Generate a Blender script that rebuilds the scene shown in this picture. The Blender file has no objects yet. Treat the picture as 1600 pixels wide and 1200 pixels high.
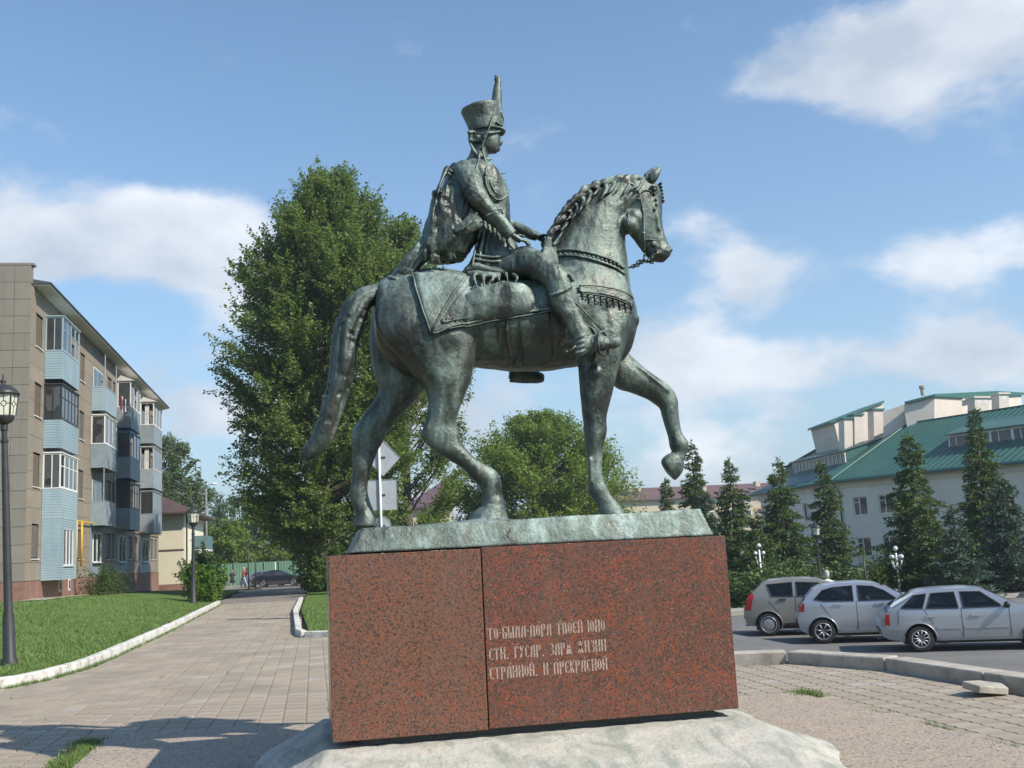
import bpy, bmesh, math, random
import numpy as np
from math import radians, sin, cos, pi, tan, sqrt, atan2
from mathutils import Vector, Matrix, noise
from mathutils.bvhtree import BVHTree

rnd = random.Random(7)
rng = np.random.default_rng(11)
sc = bpy.context.scene
COL = sc.collection

# ---------------------------------------------------------------- camera
EYE = Vector((0.0, 0.0, 1.65))
FPX, YAW, PITCH, ROLL = 1640.0, radians(11), radians(9), -0.05
_f = Vector((sin(YAW)*cos(PITCH), cos(YAW)*cos(PITCH), sin(PITCH)))
_r0 = Vector((cos(YAW), -sin(YAW), 0)); _u0 = _r0.cross(_f)
_r = _r0*cos(ROLL) + _u0*sin(ROLL); _u = -_r0*sin(ROLL) + _u0*cos(ROLL)
cam_d = bpy.data.cameras.new('camera'); cam = bpy.data.objects.new('camera', cam_d); COL.objects.link(cam)
cam_d.sensor_width = 36; cam_d.lens = 36*FPX/1600; cam_d.clip_start = .05; cam_d.clip_end = 6000
M = Matrix((( _r.x, _u.x, -_f.x, EYE.x), (_r.y, _u.y, -_f.y, EYE.y), (_r.z, _u.z, -_f.z, EYE.z), (0, 0, 0, 1)))
cam.matrix_world = M
sc.camera = cam

# ---------------------------------------------------------------- sun, sky
SUN_EL = radians(40)
SUN_H = Vector((.767, -.641, 0)).normalized()
sun_dir = Vector((SUN_H.x*cos(SUN_EL), SUN_H.y*cos(SUN_EL), sin(SUN_EL)))
sl = bpy.data.lights.new('sun', 'SUN'); sl.energy = 4.4; sl.angle = radians(.53); sl.color = (1, .93, .82)
so = bpy.data.objects.new('sun', sl); COL.objects.link(so)
so.rotation_euler = (-sun_dir).to_track_quat('-Z', 'Y').to_euler()
so.location = (20, -20, 40)

world = bpy.data.worlds.new('World'); sc.world = world; world.use_nodes = True
def make_sky():
    nt = world.node_tree; N = nt.nodes; L = nt.links; N.clear()
    out = N.new('ShaderNodeOutputWorld')
    sky = N.new('ShaderNodeTexSky'); sky.sky_type = 'NISHITA'; sky.sun_disc = False
    sky.sun_elevation = SUN_EL; sky.sun_rotation = atan2(SUN_H.x, SUN_H.y)
    sky.air_density = 1.0; sky.dust_density = .25; sky.ozone_density = 1.6; sky.altitude = 100
    tc = N.new('ShaderNodeTexCoord')
    sep = N.new('ShaderNodeSeparateXYZ'); L.new(tc.outputs['Generated'], sep.inputs[0])
    def m(op, a, b=None, c=None):
        n = N.new('ShaderNodeMath'); n.operation = op
        for i, v in enumerate((a, b, c)):
            if v is None: continue
            if isinstance(v, (int, float)): n.inputs[i].default_value = v
            else: L.new(v, n.inputs[i])
        return n.outputs[0]
    # clouds: direction-space noise, flattened vertically; wide banks plus wispy edges
    mp = N.new('ShaderNodeMapping'); mp.inputs['Scale'].default_value = (1, 1, 1.7); mp.inputs['Location'].default_value = (3.1, 1.7, .3)
    L.new(tc.outputs['Generated'], mp.inputs[0])
    n1 = N.new('ShaderNodeTexNoise'); n1.inputs['Scale'].default_value = 6.5; n1.inputs['Detail'].default_value = 9; n1.inputs['Roughness'].default_value = .54; n1.inputs['Distortion'].default_value = .0
    L.new(mp.outputs[0], n1.inputs[0])
    n2 = N.new('ShaderNodeTexNoise'); n2.inputs['Scale'].default_value = 1.7; n2.inputs['Detail'].default_value = 2
    L.new(mp.outputs[0], n2.inputs[0])
    # the banks of cloud where the photograph has them: soft lobes about given directions
    def lobe(px, py, rx, ry, w, tilt=0.0):
        d = (_f + _r*((px-800)/FPX) + _u*((600-py)/FPX)).normalized()
        az = atan2(d.x, d.y); el = math.asin(d.z)
        a = m('SUBTRACT', AZ, az); e = m('SUBTRACT', EL, el)
        a2 = m('DIVIDE', m('ADD', m('MULTIPLY', a, cos(tilt)), m('MULTIPLY', e, sin(tilt))), rx/FPX)
        e2 = m('DIVIDE', m('ADD', m('MULTIPLY', a, -sin(tilt)), m('MULTIPLY', e, cos(tilt))), ry/FPX)
        q = m('ADD', m('MULTIPLY', a2, a2), m('MULTIPLY', e2, e2))
        return m('MULTIPLY', m('POWER', 2.718, m('MULTIPLY', q, -1)), w)
    AZ = m('ARCTAN2', sep.outputs[0], sep.outputs[1]); EL = m('ARCSINE', sep.outputs[2])
    tot = None
    for a in CLOUDS:
        l = lobe(*a); tot = l if tot is None else m('ADD', tot, l)
    base = m('ADD', m('MULTIPLY', m('SUBTRACT', n1.outputs[0], .5), 2.5), m('MULTIPLY', m('SUBTRACT', n2.outputs[0], .5), .5))
    low = m('MULTIPLY', m('POWER', 2.718, m('MULTIPLY', m('ABSOLUTE', EL), -7.0)), .27)
    v = m('ADD', m('ADD', base, m('ADD', tot, low)), -.30)
    mr = N.new('ShaderNodeMapRange'); mr.interpolation_type = 'SMOOTHERSTEP'
    mr.inputs['From Min'].default_value = -.10; mr.inputs['From Max'].default_value = .52
    mr.inputs['To Max'].default_value = .88
    L.new(v, mr.inputs[0])
    # cloud colour: white tops, greyer thick parts
    n3 = N.new('ShaderNodeTexNoise'); n3.inputs['Scale'].default_value = 7; n3.inputs['Detail'].default_value = 5; L.new(mp.outputs[0], n3.inputs[0])
    cc = N.new('ShaderNodeMix'); cc.data_type = 'RGBA'
    cc.inputs['A'].default_value = (3.1, 3.5, 4.1, 1); cc.inputs['B'].default_value = (5.3, 5.5, 5.8, 1)
    mr3 = N.new('ShaderNodeMapRange'); mr3.inputs['From Min'].default_value = .35; mr3.inputs['From Max'].default_value = .65
    L.new(n3.outputs[0], mr3.inputs[0]); L.new(mr3.outputs[0], cc.inputs['Factor'])
    mx = N.new('ShaderNodeMix'); mx.data_type = 'RGBA'
    L.new(mr.outputs[0], mx.inputs['Factor'])
    tint = N.new('ShaderNodeMix'); tint.data_type = 'RGBA'; tint.blend_type = 'MULTIPLY'; tint.inputs['Factor'].default_value = 1
    tint.inputs['B'].default_value = SKYTINT
    L.new(sky.outputs[0], tint.inputs['A'])
    hz = N.new('ShaderNodeMix'); hz.data_type = 'RGBA'; hz.inputs['B'].default_value = (2.2, 2.75, 3.4, 1)
    L.new(m('MULTIPLY', m('POWER', 2.718, m('MULTIPLY', m('ABSOLUTE', EL), -5.0)), .95), hz.inputs['Factor'])
    L.new(tint.outputs['Result'], hz.inputs['A']); L.new(hz.outputs['Result'], mx.inputs['A']); L.new(cc.outputs['Result'], mx.inputs['B'])
    bg = N.new('ShaderNodeBackground'); bg.inputs['Strength'].default_value = .138
    L.new(mx.outputs['Result'], bg.inputs[0]); L.new(bg.outputs[0], out.inputs[0])
CLOUDS = [  # (photo px, py, half-widths, weight, tilt)
    (1450, 50, 200, 90, .7, 0), (1340, 140, 110, 55, .35, 0), (1570, 60, 140, 110, .4, 0),
    (310, 335, 100, 60, .75, 0), (130, 370, 180, 55, .7, 0), (330, 430, 170, 70, .6, 0), (60, 400, 120, 50, .5, 0),
    (1520, 400, 200, 42, .55, 0), (1170, 420, 80, 38, .45, 0),
    (1060, 550, 110, 50, .7, 0), (1240, 575, 210, 45, .6, 0), (1560, 560, 90, 45, .55, 0),
    (800, 640, 900, 90, .35, 0), (340, 620, 120, 60, .3, 0), (850, 30, 120, 30, .12, 0)]
SKYTINT = (.86, 1.0, 1.04, 1)
make_sky()
vs = sc.view_settings
vs.view_transform = 'Standard'; vs.look = 'None'; vs.exposure = 0.43; vs.gamma = 1; vs.use_curve_mapping = False
sc.cycles.max_bounces = 6; sc.cycles.transparent_max_bounces = 8; sc.cycles.caustics_reflective = False; sc.cycles.caustics_refractive = False

# ---------------------------------------------------------------- helpers
def ray(px, py):
    return _f + _r*((px-800)/FPX) + _u*((600-py)/FPX)
def atY(px, py, Y):
    d = ray(px, py); return EYE + d*(Y/d.y)
def atX(px, py, X):
    d = ray(px, py); return EYE + d*(X/d.x)
def atZ(px, py, Z):
    d = ray(px, py); return EYE + d*((Z-EYE.z)/d.z)

def tag(o, label=None, cat=None, group=None, kind=None):
    if label: o['label'] = label
    if cat: o['category'] = cat
    if group: o['group'] = group
    if kind: o['kind'] = kind
    return o
def thing(name, loc, label, cat, group=None, rz=0.0):
    o = bpy.data.objects.new(name, None); COL.objects.link(o)
    o.location = loc; o.rotation_euler = (0, 0, rz); o.empty_display_size = .2
    return tag(o, label, cat, group)
def kids(o): return [c for c in bpy.data.objects if c.parent == o]
def copy_tree(o, parent=None):
    c = o.copy(); COL.objects.link(c)
    if parent is not None: c.parent = parent
    for ch in list(o.children): copy_tree(ch, c)
    return c

class MB:
    def __init__(s): s.v = []; s.f = []; s.m = []; s.xf = None
    def add(s, vs_, fs, m=0):
        b = len(s.v)
        if s.xf is not None: vs_ = [s.xf @ Vector(p) for p in vs_]
        s.v.extend([tuple(p) for p in vs_]); s.f.extend([tuple(b+i for i in f) for f in fs]); s.m.extend([m]*len(fs))
        return s
    def box(s, x0, x1, y0, y1, z0, z1, m=0):
        P = [(x0,y0,z0),(x1,y0,z0),(x1,y1,z0),(x0,y1,z0),(x0,y0,z1),(x1,y0,z1),(x1,y1,z1),(x0,y1,z1)]
        return s.add(P, [(3,2,1,0),(4,5,6,7),(0,1,5,4),(1,2,6,5),(2,3,7,6),(3,0,4,7)], m)
    def prism(s, pts, ext, m=0):
        e = Vector(ext); n = len(pts)
        P = [Vector(p) for p in pts] + [Vector(p)+e for p in pts]
        F = [tuple(range(n))[::-1], tuple(range(n, 2*n))] + [(i, (i+1) % n, n+(i+1) % n, n+i) for i in range(n)]
        return s.add(P, F, m)
    def tube(s, path, rad, n=8, m=0, cap=True, up=(0, 0, 1)):
        P = [Vector(p) for p in path]; k = len(P)
        if isinstance(rad, (int, float)): rad = [rad]*k
        V = []; F = []
        for i, p in enumerate(P):
            t = (P[min(i+1, k-1)]-P[max(i-1, 0)])
            t = t.normalized() if t.length > 1e-9 else Vector((0, 0, 1))
            a = Vector(up)
            if abs(t.dot(a)) > .95: a = Vector((1, 0, 0))
            b = t.cross(a).normalized(); c = b.cross(t)
            r = rad[i]; r1, r2 = (r if isinstance(r, (tuple, list)) else (r, r))
            for j in range(n):
                q = 2*pi*j/n; V.append(p + b*(cos(q)*r1) + c*(sin(q)*r2))
        for i in range(k-1):
            for j in range(n):
                F.append((i*n+j, i*n+(j+1) % n, (i+1)*n+(j+1) % n, (i+1)*n+j))
        if cap: F.append(tuple(range(n))[::-1]); F.append(tuple(range((k-1)*n, k*n)))
        return s.add(V, F, m)
    def lathe(s, prof, c=(0, 0, 0), n=16, m=0, axis='z', ph=0, cap=True):
        V = []; F = []; k = len(prof)
        for (r, h) in prof:
            for j in range(n):
                q = 2*pi*j/n+ph; x, y = cos(q)*r, sin(q)*r
                if axis == 'z': V.append((c[0]+x, c[1]+y, c[2]+h))
                elif axis == 'y': V.append((c[0]+x, c[1]+h, c[2]+y))
                else: V.append((c[0]+h, c[1]+x, c[2]+y))
        for i in range(k-1):
            for j in range(n): F.append((i*n+j, i*n+(j+1) % n, (i+1)*n+(j+1) % n, (i+1)*n+j))
        if cap: F.append(tuple(range(n))[::-1]); F.append(tuple(range((k-1)*n, k*n)))
        return s.add(V, F, m)
    def sphere(s, c, r, n=10, k=7, m=0):
        rx, ry, rz = (r, r, r) if isinstance(r, (int, float)) else r
        V = [(c[0], c[1], c[2]-rz)]
        for i in range(1, k):
            a = -pi/2+pi*i/k
            for j in range(n): q = 2*pi*j/n; V.append((c[0]+rx*cos(a)*cos(q), c[1]+ry*cos(a)*sin(q), c[2]+rz*sin(a)))
        V.append((c[0], c[1], c[2]+rz)); F = []
        for j in range(n): F.append((0, 1+(j+1) % n, 1+j)); F.append((len(V)-1, 1+(k-2)*n+j, 1+(k-2)*n+(j+1) % n))
        for i in range(k-2):
            for j in range(n): a = 1+i*n; F.append((a+j, a+(j+1) % n, a+n+(j+1) % n, a+n+j))
        return s.add(V, F, m)
    def mesh(s, name, mats, smooth=False, off=None):
        me = bpy.data.meshes.new(name)
        V = s.v if off is None else [(a-off[0], b-off[1], c-off[2]) for a, b, c in s.v]
        me.from_pydata(V, [], s.f)
        mats = mats if isinstance(mats, (list, tuple)) else [mats]
        for mt in mats: me.materials.append(mt)
        if len(mats) > 1: me.polygons.foreach_set('material_index', s.m)
        if smooth: me.polygons.foreach_set('use_smooth', [True]*len(me.polygons))
        me.update(); return me
    def build(s, name, mats, parent=None, smooth=False, bevel=0, world=True, recalc=True, kind=None, angle=None):
        """world=True: vertices are world coordinates; the object sits at its parent's origin (parent is unrotated then)."""
        off = None
        if parent is not None and world:
            p = parent; off = Vector(parent.location)
            while p.parent is not None: p = p.parent; off += Vector(p.location)
        me = s.mesh(name, mats, smooth or angle is not None, off)
        if recalc or bevel:
            bm = bmesh.new(); bm.from_mesh(me)
            bmesh.ops.recalc_face_normals(bm, faces=bm.faces)
            if bevel:
                ed = [e for e in bm.edges if len(e.link_faces) == 2 and e.calc_face_angle(0) > .6]
                bmesh.ops.bevel(bm, geom=ed, offset=bevel, segments=1, affect='EDGES', clamp_overlap=True)
            bm.to_mesh(me); bm.free()
        if angle is not None and hasattr(me, 'set_sharp_from_angle'): me.set_sharp_from_angle(angle=angle)
        o = bpy.data.objects.new(name, me); COL.objects.link(o)
        if parent is not None: o.parent = parent
        if kind: o['kind'] = kind
        return o

def np_mesh(name, V, quads, mat, attr=None, smooth=False):
    """large quad soups straight from numpy"""
    me = bpy.data.meshes.new(name); nv = len(V); k = quads.shape[1]; nf = len(quads)
    me.vertices.add(nv); me.vertices.foreach_set('co', V.astype(np.float32).ravel())
    me.loops.add(nf*k); me.loops.foreach_set('vertex_index', quads.astype(np.int32).ravel())
    me.polygons.add(nf); me.polygons.foreach_set('loop_start', (np.arange(nf)*k).astype(np.int32))
    me.polygons.foreach_set('loop_total', np.full(nf, k, np.int32))
    me.materials.append(mat)
    if smooth: me.polygons.foreach_set('use_smooth', np.ones(nf, bool))
    me.update(calc_edges=True); me.validate()
    return me
def link(name, me, parent=None, loc=None):
    o = bpy.data.objects.new(name, me); COL.objects.link(o)
    if parent is not None: o.parent = parent
    if loc is not None: o.location = loc
    return o

# ---------------------------------------------------------------- materials
class NT:
    def __init__(s, name):
        s.m = bpy.data.materials.new(name); s.m.use_nodes = True
        s.t = s.m.node_tree; s.N = s.t.nodes; s.L = s.t.links
        s.b = s.N['Principled BSDF']; s.tc = s.N.new('ShaderNodeTexCoord')
    def map(s, scale=(1, 1, 1), rot=(0, 0, 0), src='Object', loc=(0, 0, 0)):
        n = s.N.new('ShaderNodeMapping'); n.inputs['Scale'].default_value = scale; n.inputs['Rotation'].default_value = rot; n.inputs['Location'].default_value = loc
        s.L.new(s.tc.outputs[src], n.inputs[0]); return n.outputs[0]
    def noise(s, vec, scale, detail=4, rough=.5, out=0, dist=0):
        n = s.N.new('ShaderNodeTexNoise'); n.inputs['Scale'].default_value = scale; n.inputs['Detail'].default_value = detail
        n.inputs['Roughness'].default_value = rough; n.inputs['Distortion'].default_value = dist
        s.L.new(vec, n.inputs['Vector']); return n.outputs[out]
    def vor(s, vec, scale, feature='F1', out='Color', rnd_=1):
        n = s.N.new('ShaderNodeTexVoronoi'); n.feature = feature; n.inputs['Scale'].default_value = scale; n.inputs['Randomness'].default_value = rnd_
        s.L.new(vec, n.inputs['Vector']); return n.outputs[out]
    def ramp(s, fac, stops, interp='LINEAR'):
        n = s.N.new('ShaderNodeValToRGB'); n.color_ramp.interpolation = interp
        while len(n.color_ramp.elements) < len(stops): n.color_ramp.elements.new(.5)
        for e, (p, c) in zip(n.color_ramp.elements, stops):
            e.position = p; e.color = (c, c, c, 1) if isinstance(c, (int, float)) else (*c[:3], 1)
        s.L.new(fac, n.inputs[0]); return n.outputs[0]
    def rng(s, fac, a, b, c=0., d=1.):
        n = s.N.new('ShaderNodeMapRange'); n.inputs[1].default_value = a; n.inputs[2].default_value = b; n.inputs[3].default_value = c; n.inputs[4].default_value = d
        s.L.new(fac, n.inputs[0]); return n.outputs[0]
    def mix(s, fac, a, b, mode='MIX'):
        n = s.N.new('ShaderNodeMix'); n.data_type = 'RGBA'; n.blend_type = mode
        for k, v in (('Factor', fac), ('A', a), ('B', b)):
            if isinstance(v, (int, float)) and k == 'Factor': n.inputs[k].default_value = v
            elif isinstance(v, (int, float)): n.inputs[k].default_value = (v, v, v, 1)
            elif isinstance(v, tuple): n.inputs[k].default_value = (*v[:3], 1)
            else: s.L.new(v, n.inputs[k])
        return n.outputs['Result']
    def math(s, op, a, b=None):
        n = s.N.new('ShaderNodeMath'); n.operation = op
        for i, v in enumerate((a, b)):
            if v is None: continue
            if isinstance(v, (int, float)): n.inputs[i].default_value = v
            else: s.L.new(v, n.inputs[i])
        return n.outputs[0]
    def sep(s, vec):
        n = s.N.new('ShaderNodeSeparateXYZ'); s.L.new(vec, n.inputs[0]); return n.outputs
    def info(s, out='Random'):
        return s.N.new('ShaderNodeObjectInfo').outputs[out]
    def color(s, c): 
        if isinstance(c, tuple): s.b.inputs['Base Color'].default_value = (*c[:3], 1)
        else: s.L.new(c, s.b.inputs['Base Color'])
        return s
    def rough(s, r):
        if isinstance(r, (int, float)): s.b.inputs['Roughness'].default_value = r
        else: s.L.new(r, s.b.inputs['Roughness'])
        return s
    def spec(s, v): s.b.inputs['Specular IOR Level'].default_value = v; return s
    def metal(s, v): s.b.inputs['Metallic'].default_value = v; return s
    def bump(s, h, strength=.4, dist=.01):
        n = s.N.new('ShaderNodeBump'); n.inputs['Strength'].default_value = strength; n.inputs['Distance'].default_value = dist
        s.L.new(h, n.inputs['Height']); s.L.new(n.outputs[0], s.b.inputs['Normal']); return s

def simple(name, c, rough=.6, var=.12, scale=3.0, bump=0.0, bscale=40, metal=0, spec=.5, objvar=0.0, src='Object', stretch=(1, 1, 1)):
    t = NT(name); v = t.map(stretch, src=src)
    n = t.noise(v, scale, 6, .6); n2 = t.noise(v, scale*9, 3)
    f = t.math('ADD', t.math('MULTIPLY', n, .7), t.math('MULTIPLY', n2, .3))
    lo = tuple(x*(1-var*1.6) for x in c); hi = tuple(min(1, x*(1+var*1.6)) for x in c)
    col = t.ramp(f, [(.3, lo), (.7, hi)])
    if objvar:
        k = t.rng(t.info(), 0, 1, 1-objvar, 1+objvar)
        cc = t.N.new('ShaderNodeHueSaturation'); t.L.new(k, cc.inputs['Value']); t.L.new(col, cc.inputs['Color']); col = cc.outputs[0]
    t.color(col).rough(rough).metal(metal).spec(spec)
    if bump: t.bump(t.noise(v, bscale, 4, .6), bump, .01)
    return t.m
# ================================================================ ground, paving, kerbs
def sstep(a, b, x):
    t = min(1, max(0, (x-a)/(b-a))); return t*t*(3-2*t)
def HG(x, y):
    """height of the terrain: level forecourt, lawn rising to the flats on the left, car park a metre lower on the right"""
    left = .60*sstep(-4.4, -9.5, x)*sstep(13, 42, y)*min(1, max(0, (84-y)/38))
    base = -.5*sstep(66, 92, y)
    r = sstep(7.3, 9.6, x)*(1 if y < 70 else 1)
    far = sstep(120, 260, y)
    return (base*(1-r)+(-1.05)*r)*(1-far)+(-1.05)*far+left
m_soil = NT('soil'); _v = m_soil.map(); _n = m_soil.noise(_v, .35, 6, .65); _n2 = m_soil.noise(_v, 9, 6, .7)
m_soil.color(m_soil.mix(m_soil.rng(_n, .42, .58), m_soil.mix(_n2, (.05, .085, .022), (.085, .12, .035)), m_soil.mix(_n2, (.17, .14, .10), (.12, .13, .06)))).rough(.95); m_soil.bump(_n2, .5, .05); m_soil = m_soil.m
xs = sorted(set([-700, -500, -300, -200, -150, -110, -80, -60]+[-45+i*1.5 for i in range(70)]+[61+i*4 for i in range(16)]+[130, 160, 220, 300, 500, 700]))
ys = sorted(set([-400, -100, -40]+[-20+i*2 for i in range(75)]+[131+i*6 for i in range(14)]+[230, 260, 300, 400, 600, 1000]))
V = [(x, y, HG(x, y)-.05) for y in ys for x in xs]; nx = len(xs)
F = [(j*nx+i, j*nx+i+1, (j+1)*nx+i+1, (j+1)*nx+i) for j in range(len(ys)-1) for i in range(nx-1)]
g = MB(); g.add(V, F); g.build('ground', m_soil, smooth=True, recalc=False, kind='structure')

def inpoly(x, y, P):
    c = False; n = len(P)
    for i in range(n):
        x1, y1 = P[i][0], P[i][1]; x2, y2 = P[(i+1) % n][0], P[(i+1) % n][1]
        if (y1 > y) != (y2 > y) and x < (x2-x1)*(y-y1)/(y2-y1)+x1: c = not c
    return c
KERB_L = [(-12, 15.6), (-9, 15.9), (-6.2, 16.45), (-5.2, 16.85), (-4.566, 17.15), (-4.207, 18.0), (-3.95, 19.4), (-3.86, 21.0), (-3.84, 23.5), (-3.80, 27), (-3.79, 31), (-3.86, 36.8), (-3.92, 43), (-3.97, 47.5)]
PLAZA = [(7.0, 5.2), (6.85, 9.6), (6.62, 13.1), (5.4, 13.6), (3.0, 14.4), (.32, 23.6), (-.25, 24.1), (-.55, 35.3), (-.5, 47.5)] + KERB_L[::-1] + [(-12, 5.2)]
m_pave = NT('paver'); _v = m_pave.map()
_isl = m_pave.N.new('ShaderNodeNewGeometry').outputs['Random Per Island']
_h = m_pave.math('FRACT', m_pave.math('ADD', m_pave.info(), _isl))
_c = m_pave.mix(m_pave.rng(_h, 0, 1), (.35, .285, .205), (.43, .36, .27)); _c = m_pave.mix(m_pave.rng(_h, .965, .97), _c, (.44, .395, .335))
_c = m_pave.mix(m_pave.rng(m_pave.noise(m_pave.map(src='Object'), 1.1, 5, .6), .4, .62), _c, m_pave.mix(.5, _c, (.24, .20, .165)))
_g = m_pave.noise(_v, 120, 4, .6); _c = m_pave.mix(m_pave.rng(_g, .35, .65, 0, .35), _c, (.18, .16, .14))
_c = m_pave.mix(m_pave.rng(m_pave.noise(m_pave.map(), .45, 5, .65), .5, .66, 0, .5), _c, (.21, .175, .135)); m_pave.color(_c).rough(.88); m_pave.bump(m_pave.math('ADD', _g, m_pave.noise(_v, 25, 3)), .25, .004); m_pave = m_pave.m
m_joint = NT('joint_sand'); _v = m_joint.map(); m_joint.color(m_joint.mix(m_joint.rng(m_joint.noise(_v, 1.3, 5, .7), .45, .6), (.13, .11, .085), (.06, .085, .03))).rough(1); m_joint = m_joint.m
plaza = MB(); plaza.prism([(x, y, -.06) for x, y in PLAZA], (0, 0, .045))
plaza = plaza.build('plaza', m_joint, kind='structure')
# wavy-edged paving tiles laid in columns that run away from the camera
TX, TY = .245, .30
def tile_mesh():
    w = TX/2-.0065; l = TY/2-.003; ed = []
    zig = [(-1, 0), (-.75, .011), (-.5, 0), (-.25, -.011), (0, 0), (.25, .011), (.5, 0), (.75, -.011), (1, 0)]
    R = [(w+d, l*t) for t, d in zig]; Lf = [(-w+d, l*t) for t, d in zig][::-1]
    P = R+Lf; n = len(P)
    V = [(x, y, -.05) for x, y in P]+[(x, y, -.003) for x, y in P]+[(x*.965, y*.97, 0) for x, y in P]
    F = [(i, (i+1) % n, n+(i+1) % n, n+i) for i in range(n)]+[(n+i, n+(i+1) % n, 2*n+(i+1) % n, 2*n+i) for i in range(n)]+[tuple(range(2*n, 3*n))]
    return V, F
TV, TF = tile_mesh(); TVn = np.array(TV)
me_tile = bpy.data.meshes.new('paving_tile'); me_tile.from_pydata(TV, [], TF); me_tile.materials.append(m_pave)
cent = []
for i in range(int(20/TX)):
    x = -12+i*TX
    for j in range(int(43/TY)):
        y = 5.2+j*TY+(TY/2 if i % 2 else 0)
        if inpoly(x, y, PLAZA) and not (-1.8 < x < 4.9 and 6 < y < 10.5):
            if inpoly(x-.1, y-.12, PLAZA) or inpoly(x+.1, y+.12, PLAZA): cent.append((x, y))
def seen(x, y, z=0):
    d = Vector((x, y, z))-EYE; zz = d.dot(_f)
    if zz < .5: return False
    u, v = 800+FPX*d.dot(_r)/zz, 600-FPX*d.dot(_u)/zz
    if u > 505 and u < 1150 and v < 1150: return False
    return -20 < u < 1620 and v < 1215
vis = sorted([c for c in cent if seen(*c)], key=lambda c: c[0]**2+c[1]**2)[:295]; vs_set = set(vis)
def jit(x, y):
    r_ = random.Random(int(x*977+y*7919)); s = .0012
    return r_.uniform(-s, s), r_.uniform(-.003, .003), r_.uniform(-.004, .004), r_.uniform(-.012, .012)
for (x, y) in vis:
    dz, a, b, c = jit(x, y)
    o = bpy.data.objects.new('paving_tile', me_tile); COL.objects.link(o); o.parent = plaza; o.location = (x, y, dz); o.rotation_euler = (a, b, c)
VV = []; FF = []; k = 0
for (x, y) in cent:
    if (x, y) in vs_set: continue
    dz, a, b, c = jit(x, y); q = TVn.copy(); q[:, 2] += dz+q[:, 1]*a-q[:, 0]*b; q[:, 0] += x-q[:, 1]*c; q[:, 1] += y
    VV.append(q); n = len(TV); FF += [tuple(k+i for i in f) for f in TF]; k += n
mb = MB(); mb.v = [tuple(p) for p in np.concatenate(VV)]; mb.f = FF; mb.m = [0]*len(FF)
mb.build('paving_field', m_pave, plaza, recalc=False, kind='stuff')
# dirt and weeds that grow in the paving edges
m_path = simple('path_asphalt', (.20, .175, .15), .95, .2, 1.2, .4, 30)
mb = MB(); Vp = []
for i in range(12):
    y = 47+i*4.4; Vp += [(-4.1-.3*(i % 2)-.1*i*.2, y, HG(-3, y)+.004), (-.3+.05*i, y, HG(-1, y)+.004)]
mb.add(Vp, [(2*i, 2*i+1, 2*i+3, 2*i+2) for i in range(11)]); mb.build('path', m_path, kind='structure', recalc=False)
m_road = simple('asphalt', (.155, .15, .142), .92, .14, .7, .4, 60)
m_road2 = simple('pale_asphalt', (.22, .205, .185), .92, .14, .5, .3, 60)
mb = MB(); mb.add([(-120, 94, -.46), (70, 94, -.46), (70, 112, -.46), (-120, 112, -.46)], [(0, 1, 2, 3)]); mb.build('street', m_road2, kind='structure', recalc=False)
cxs = [.6, 1.6, 2.8, 4, 5.4, 6.4, 7.05, 7.3, 7.8, 8.3, 8.8, 9.3, 9.8, 12, 20, 40, 90]; cys = [5, 8, 10, 12, 13.7, 14.6, 16, 20, 24, 28, 32, 36.2]; V = [(x, y, HG(x, y)-.012) for y in cys for x in cxs]; n = len(cxs)
F = []
for j in range(len(cys)-1):
    for i in range(n-1):
        if (cys[j] < 13.6 and cxs[i] < 7.0) or (cys[j] < 14.5 and cxs[i] < 4): continue
        F.append((j*n+i, j*n+i+1, (j+1)*n+i+1, (j+1)*n+i))
mb = MB(); mb.add(V, F); carpark = mb.build('car_park', m_road, kind='structure', recalc=False)
m_footp = simple('footway_grey', (.33, .31, .28), .95, .15, 1.5, .3)
mb = MB(); mb.box(9.9, 80, 37.0, 38.4, -1.2, -.93); mb.build('footway', m_footp, kind='structure')
# kerbs
m_kw = NT('whitewashed_concrete'); _v = m_kw.map(); _n = m_kw.noise(_v, 4, 8, .7); m_kw.color(m_kw.ramp(_n, [(.38, (.36, .33, .28)), (.5, (.60, .58, .53)), (.7, (.70, .69, .65))])).rough(.9); m_kw.bump(m_kw.noise(_v, 20, 5), .5, .012); m_kw = m_kw.m
m_kc = NT('kerb_concrete'); _v = m_kc.map(); _n = m_kc.noise(_v, 3, 8, .7); m_kc.color(m_kc.ramp(_n, [(.35, (.27, .24, .20)), (.5, (.40, .36, .30)), (.7, (.48, .44, .37))])).rough(.92); m_kc.bump(m_kc.noise(_v, 30, 5), .5, .01); m_kc = m_kc.m
def walk(P, step):
    out = [Vector((*P[0], 0))]; 
    pts = catmull_xy(P); acc = 0
    for a, b in zip(pts, pts[1:]):
        L_ = (b-a).length; 
        while acc+L_ >= step:
            t = (step-acc)/L_; a = a.lerp(b, t); out.append(a.copy()); L_ = (b-a).length; acc = 0
        acc += L_
    return out
def catmull_xy(P):
    out = []
    for i in range(len(P)-1):
        for k in range(8):
            out.append(Vector((P[i][0]+(P[i+1][0]-P[i][0])*k/8, P[i][1]+(P[i+1][1]-P[i][1])*k/8, 0)))
    out.append(Vector((*P[-1], 0))); return out
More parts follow.
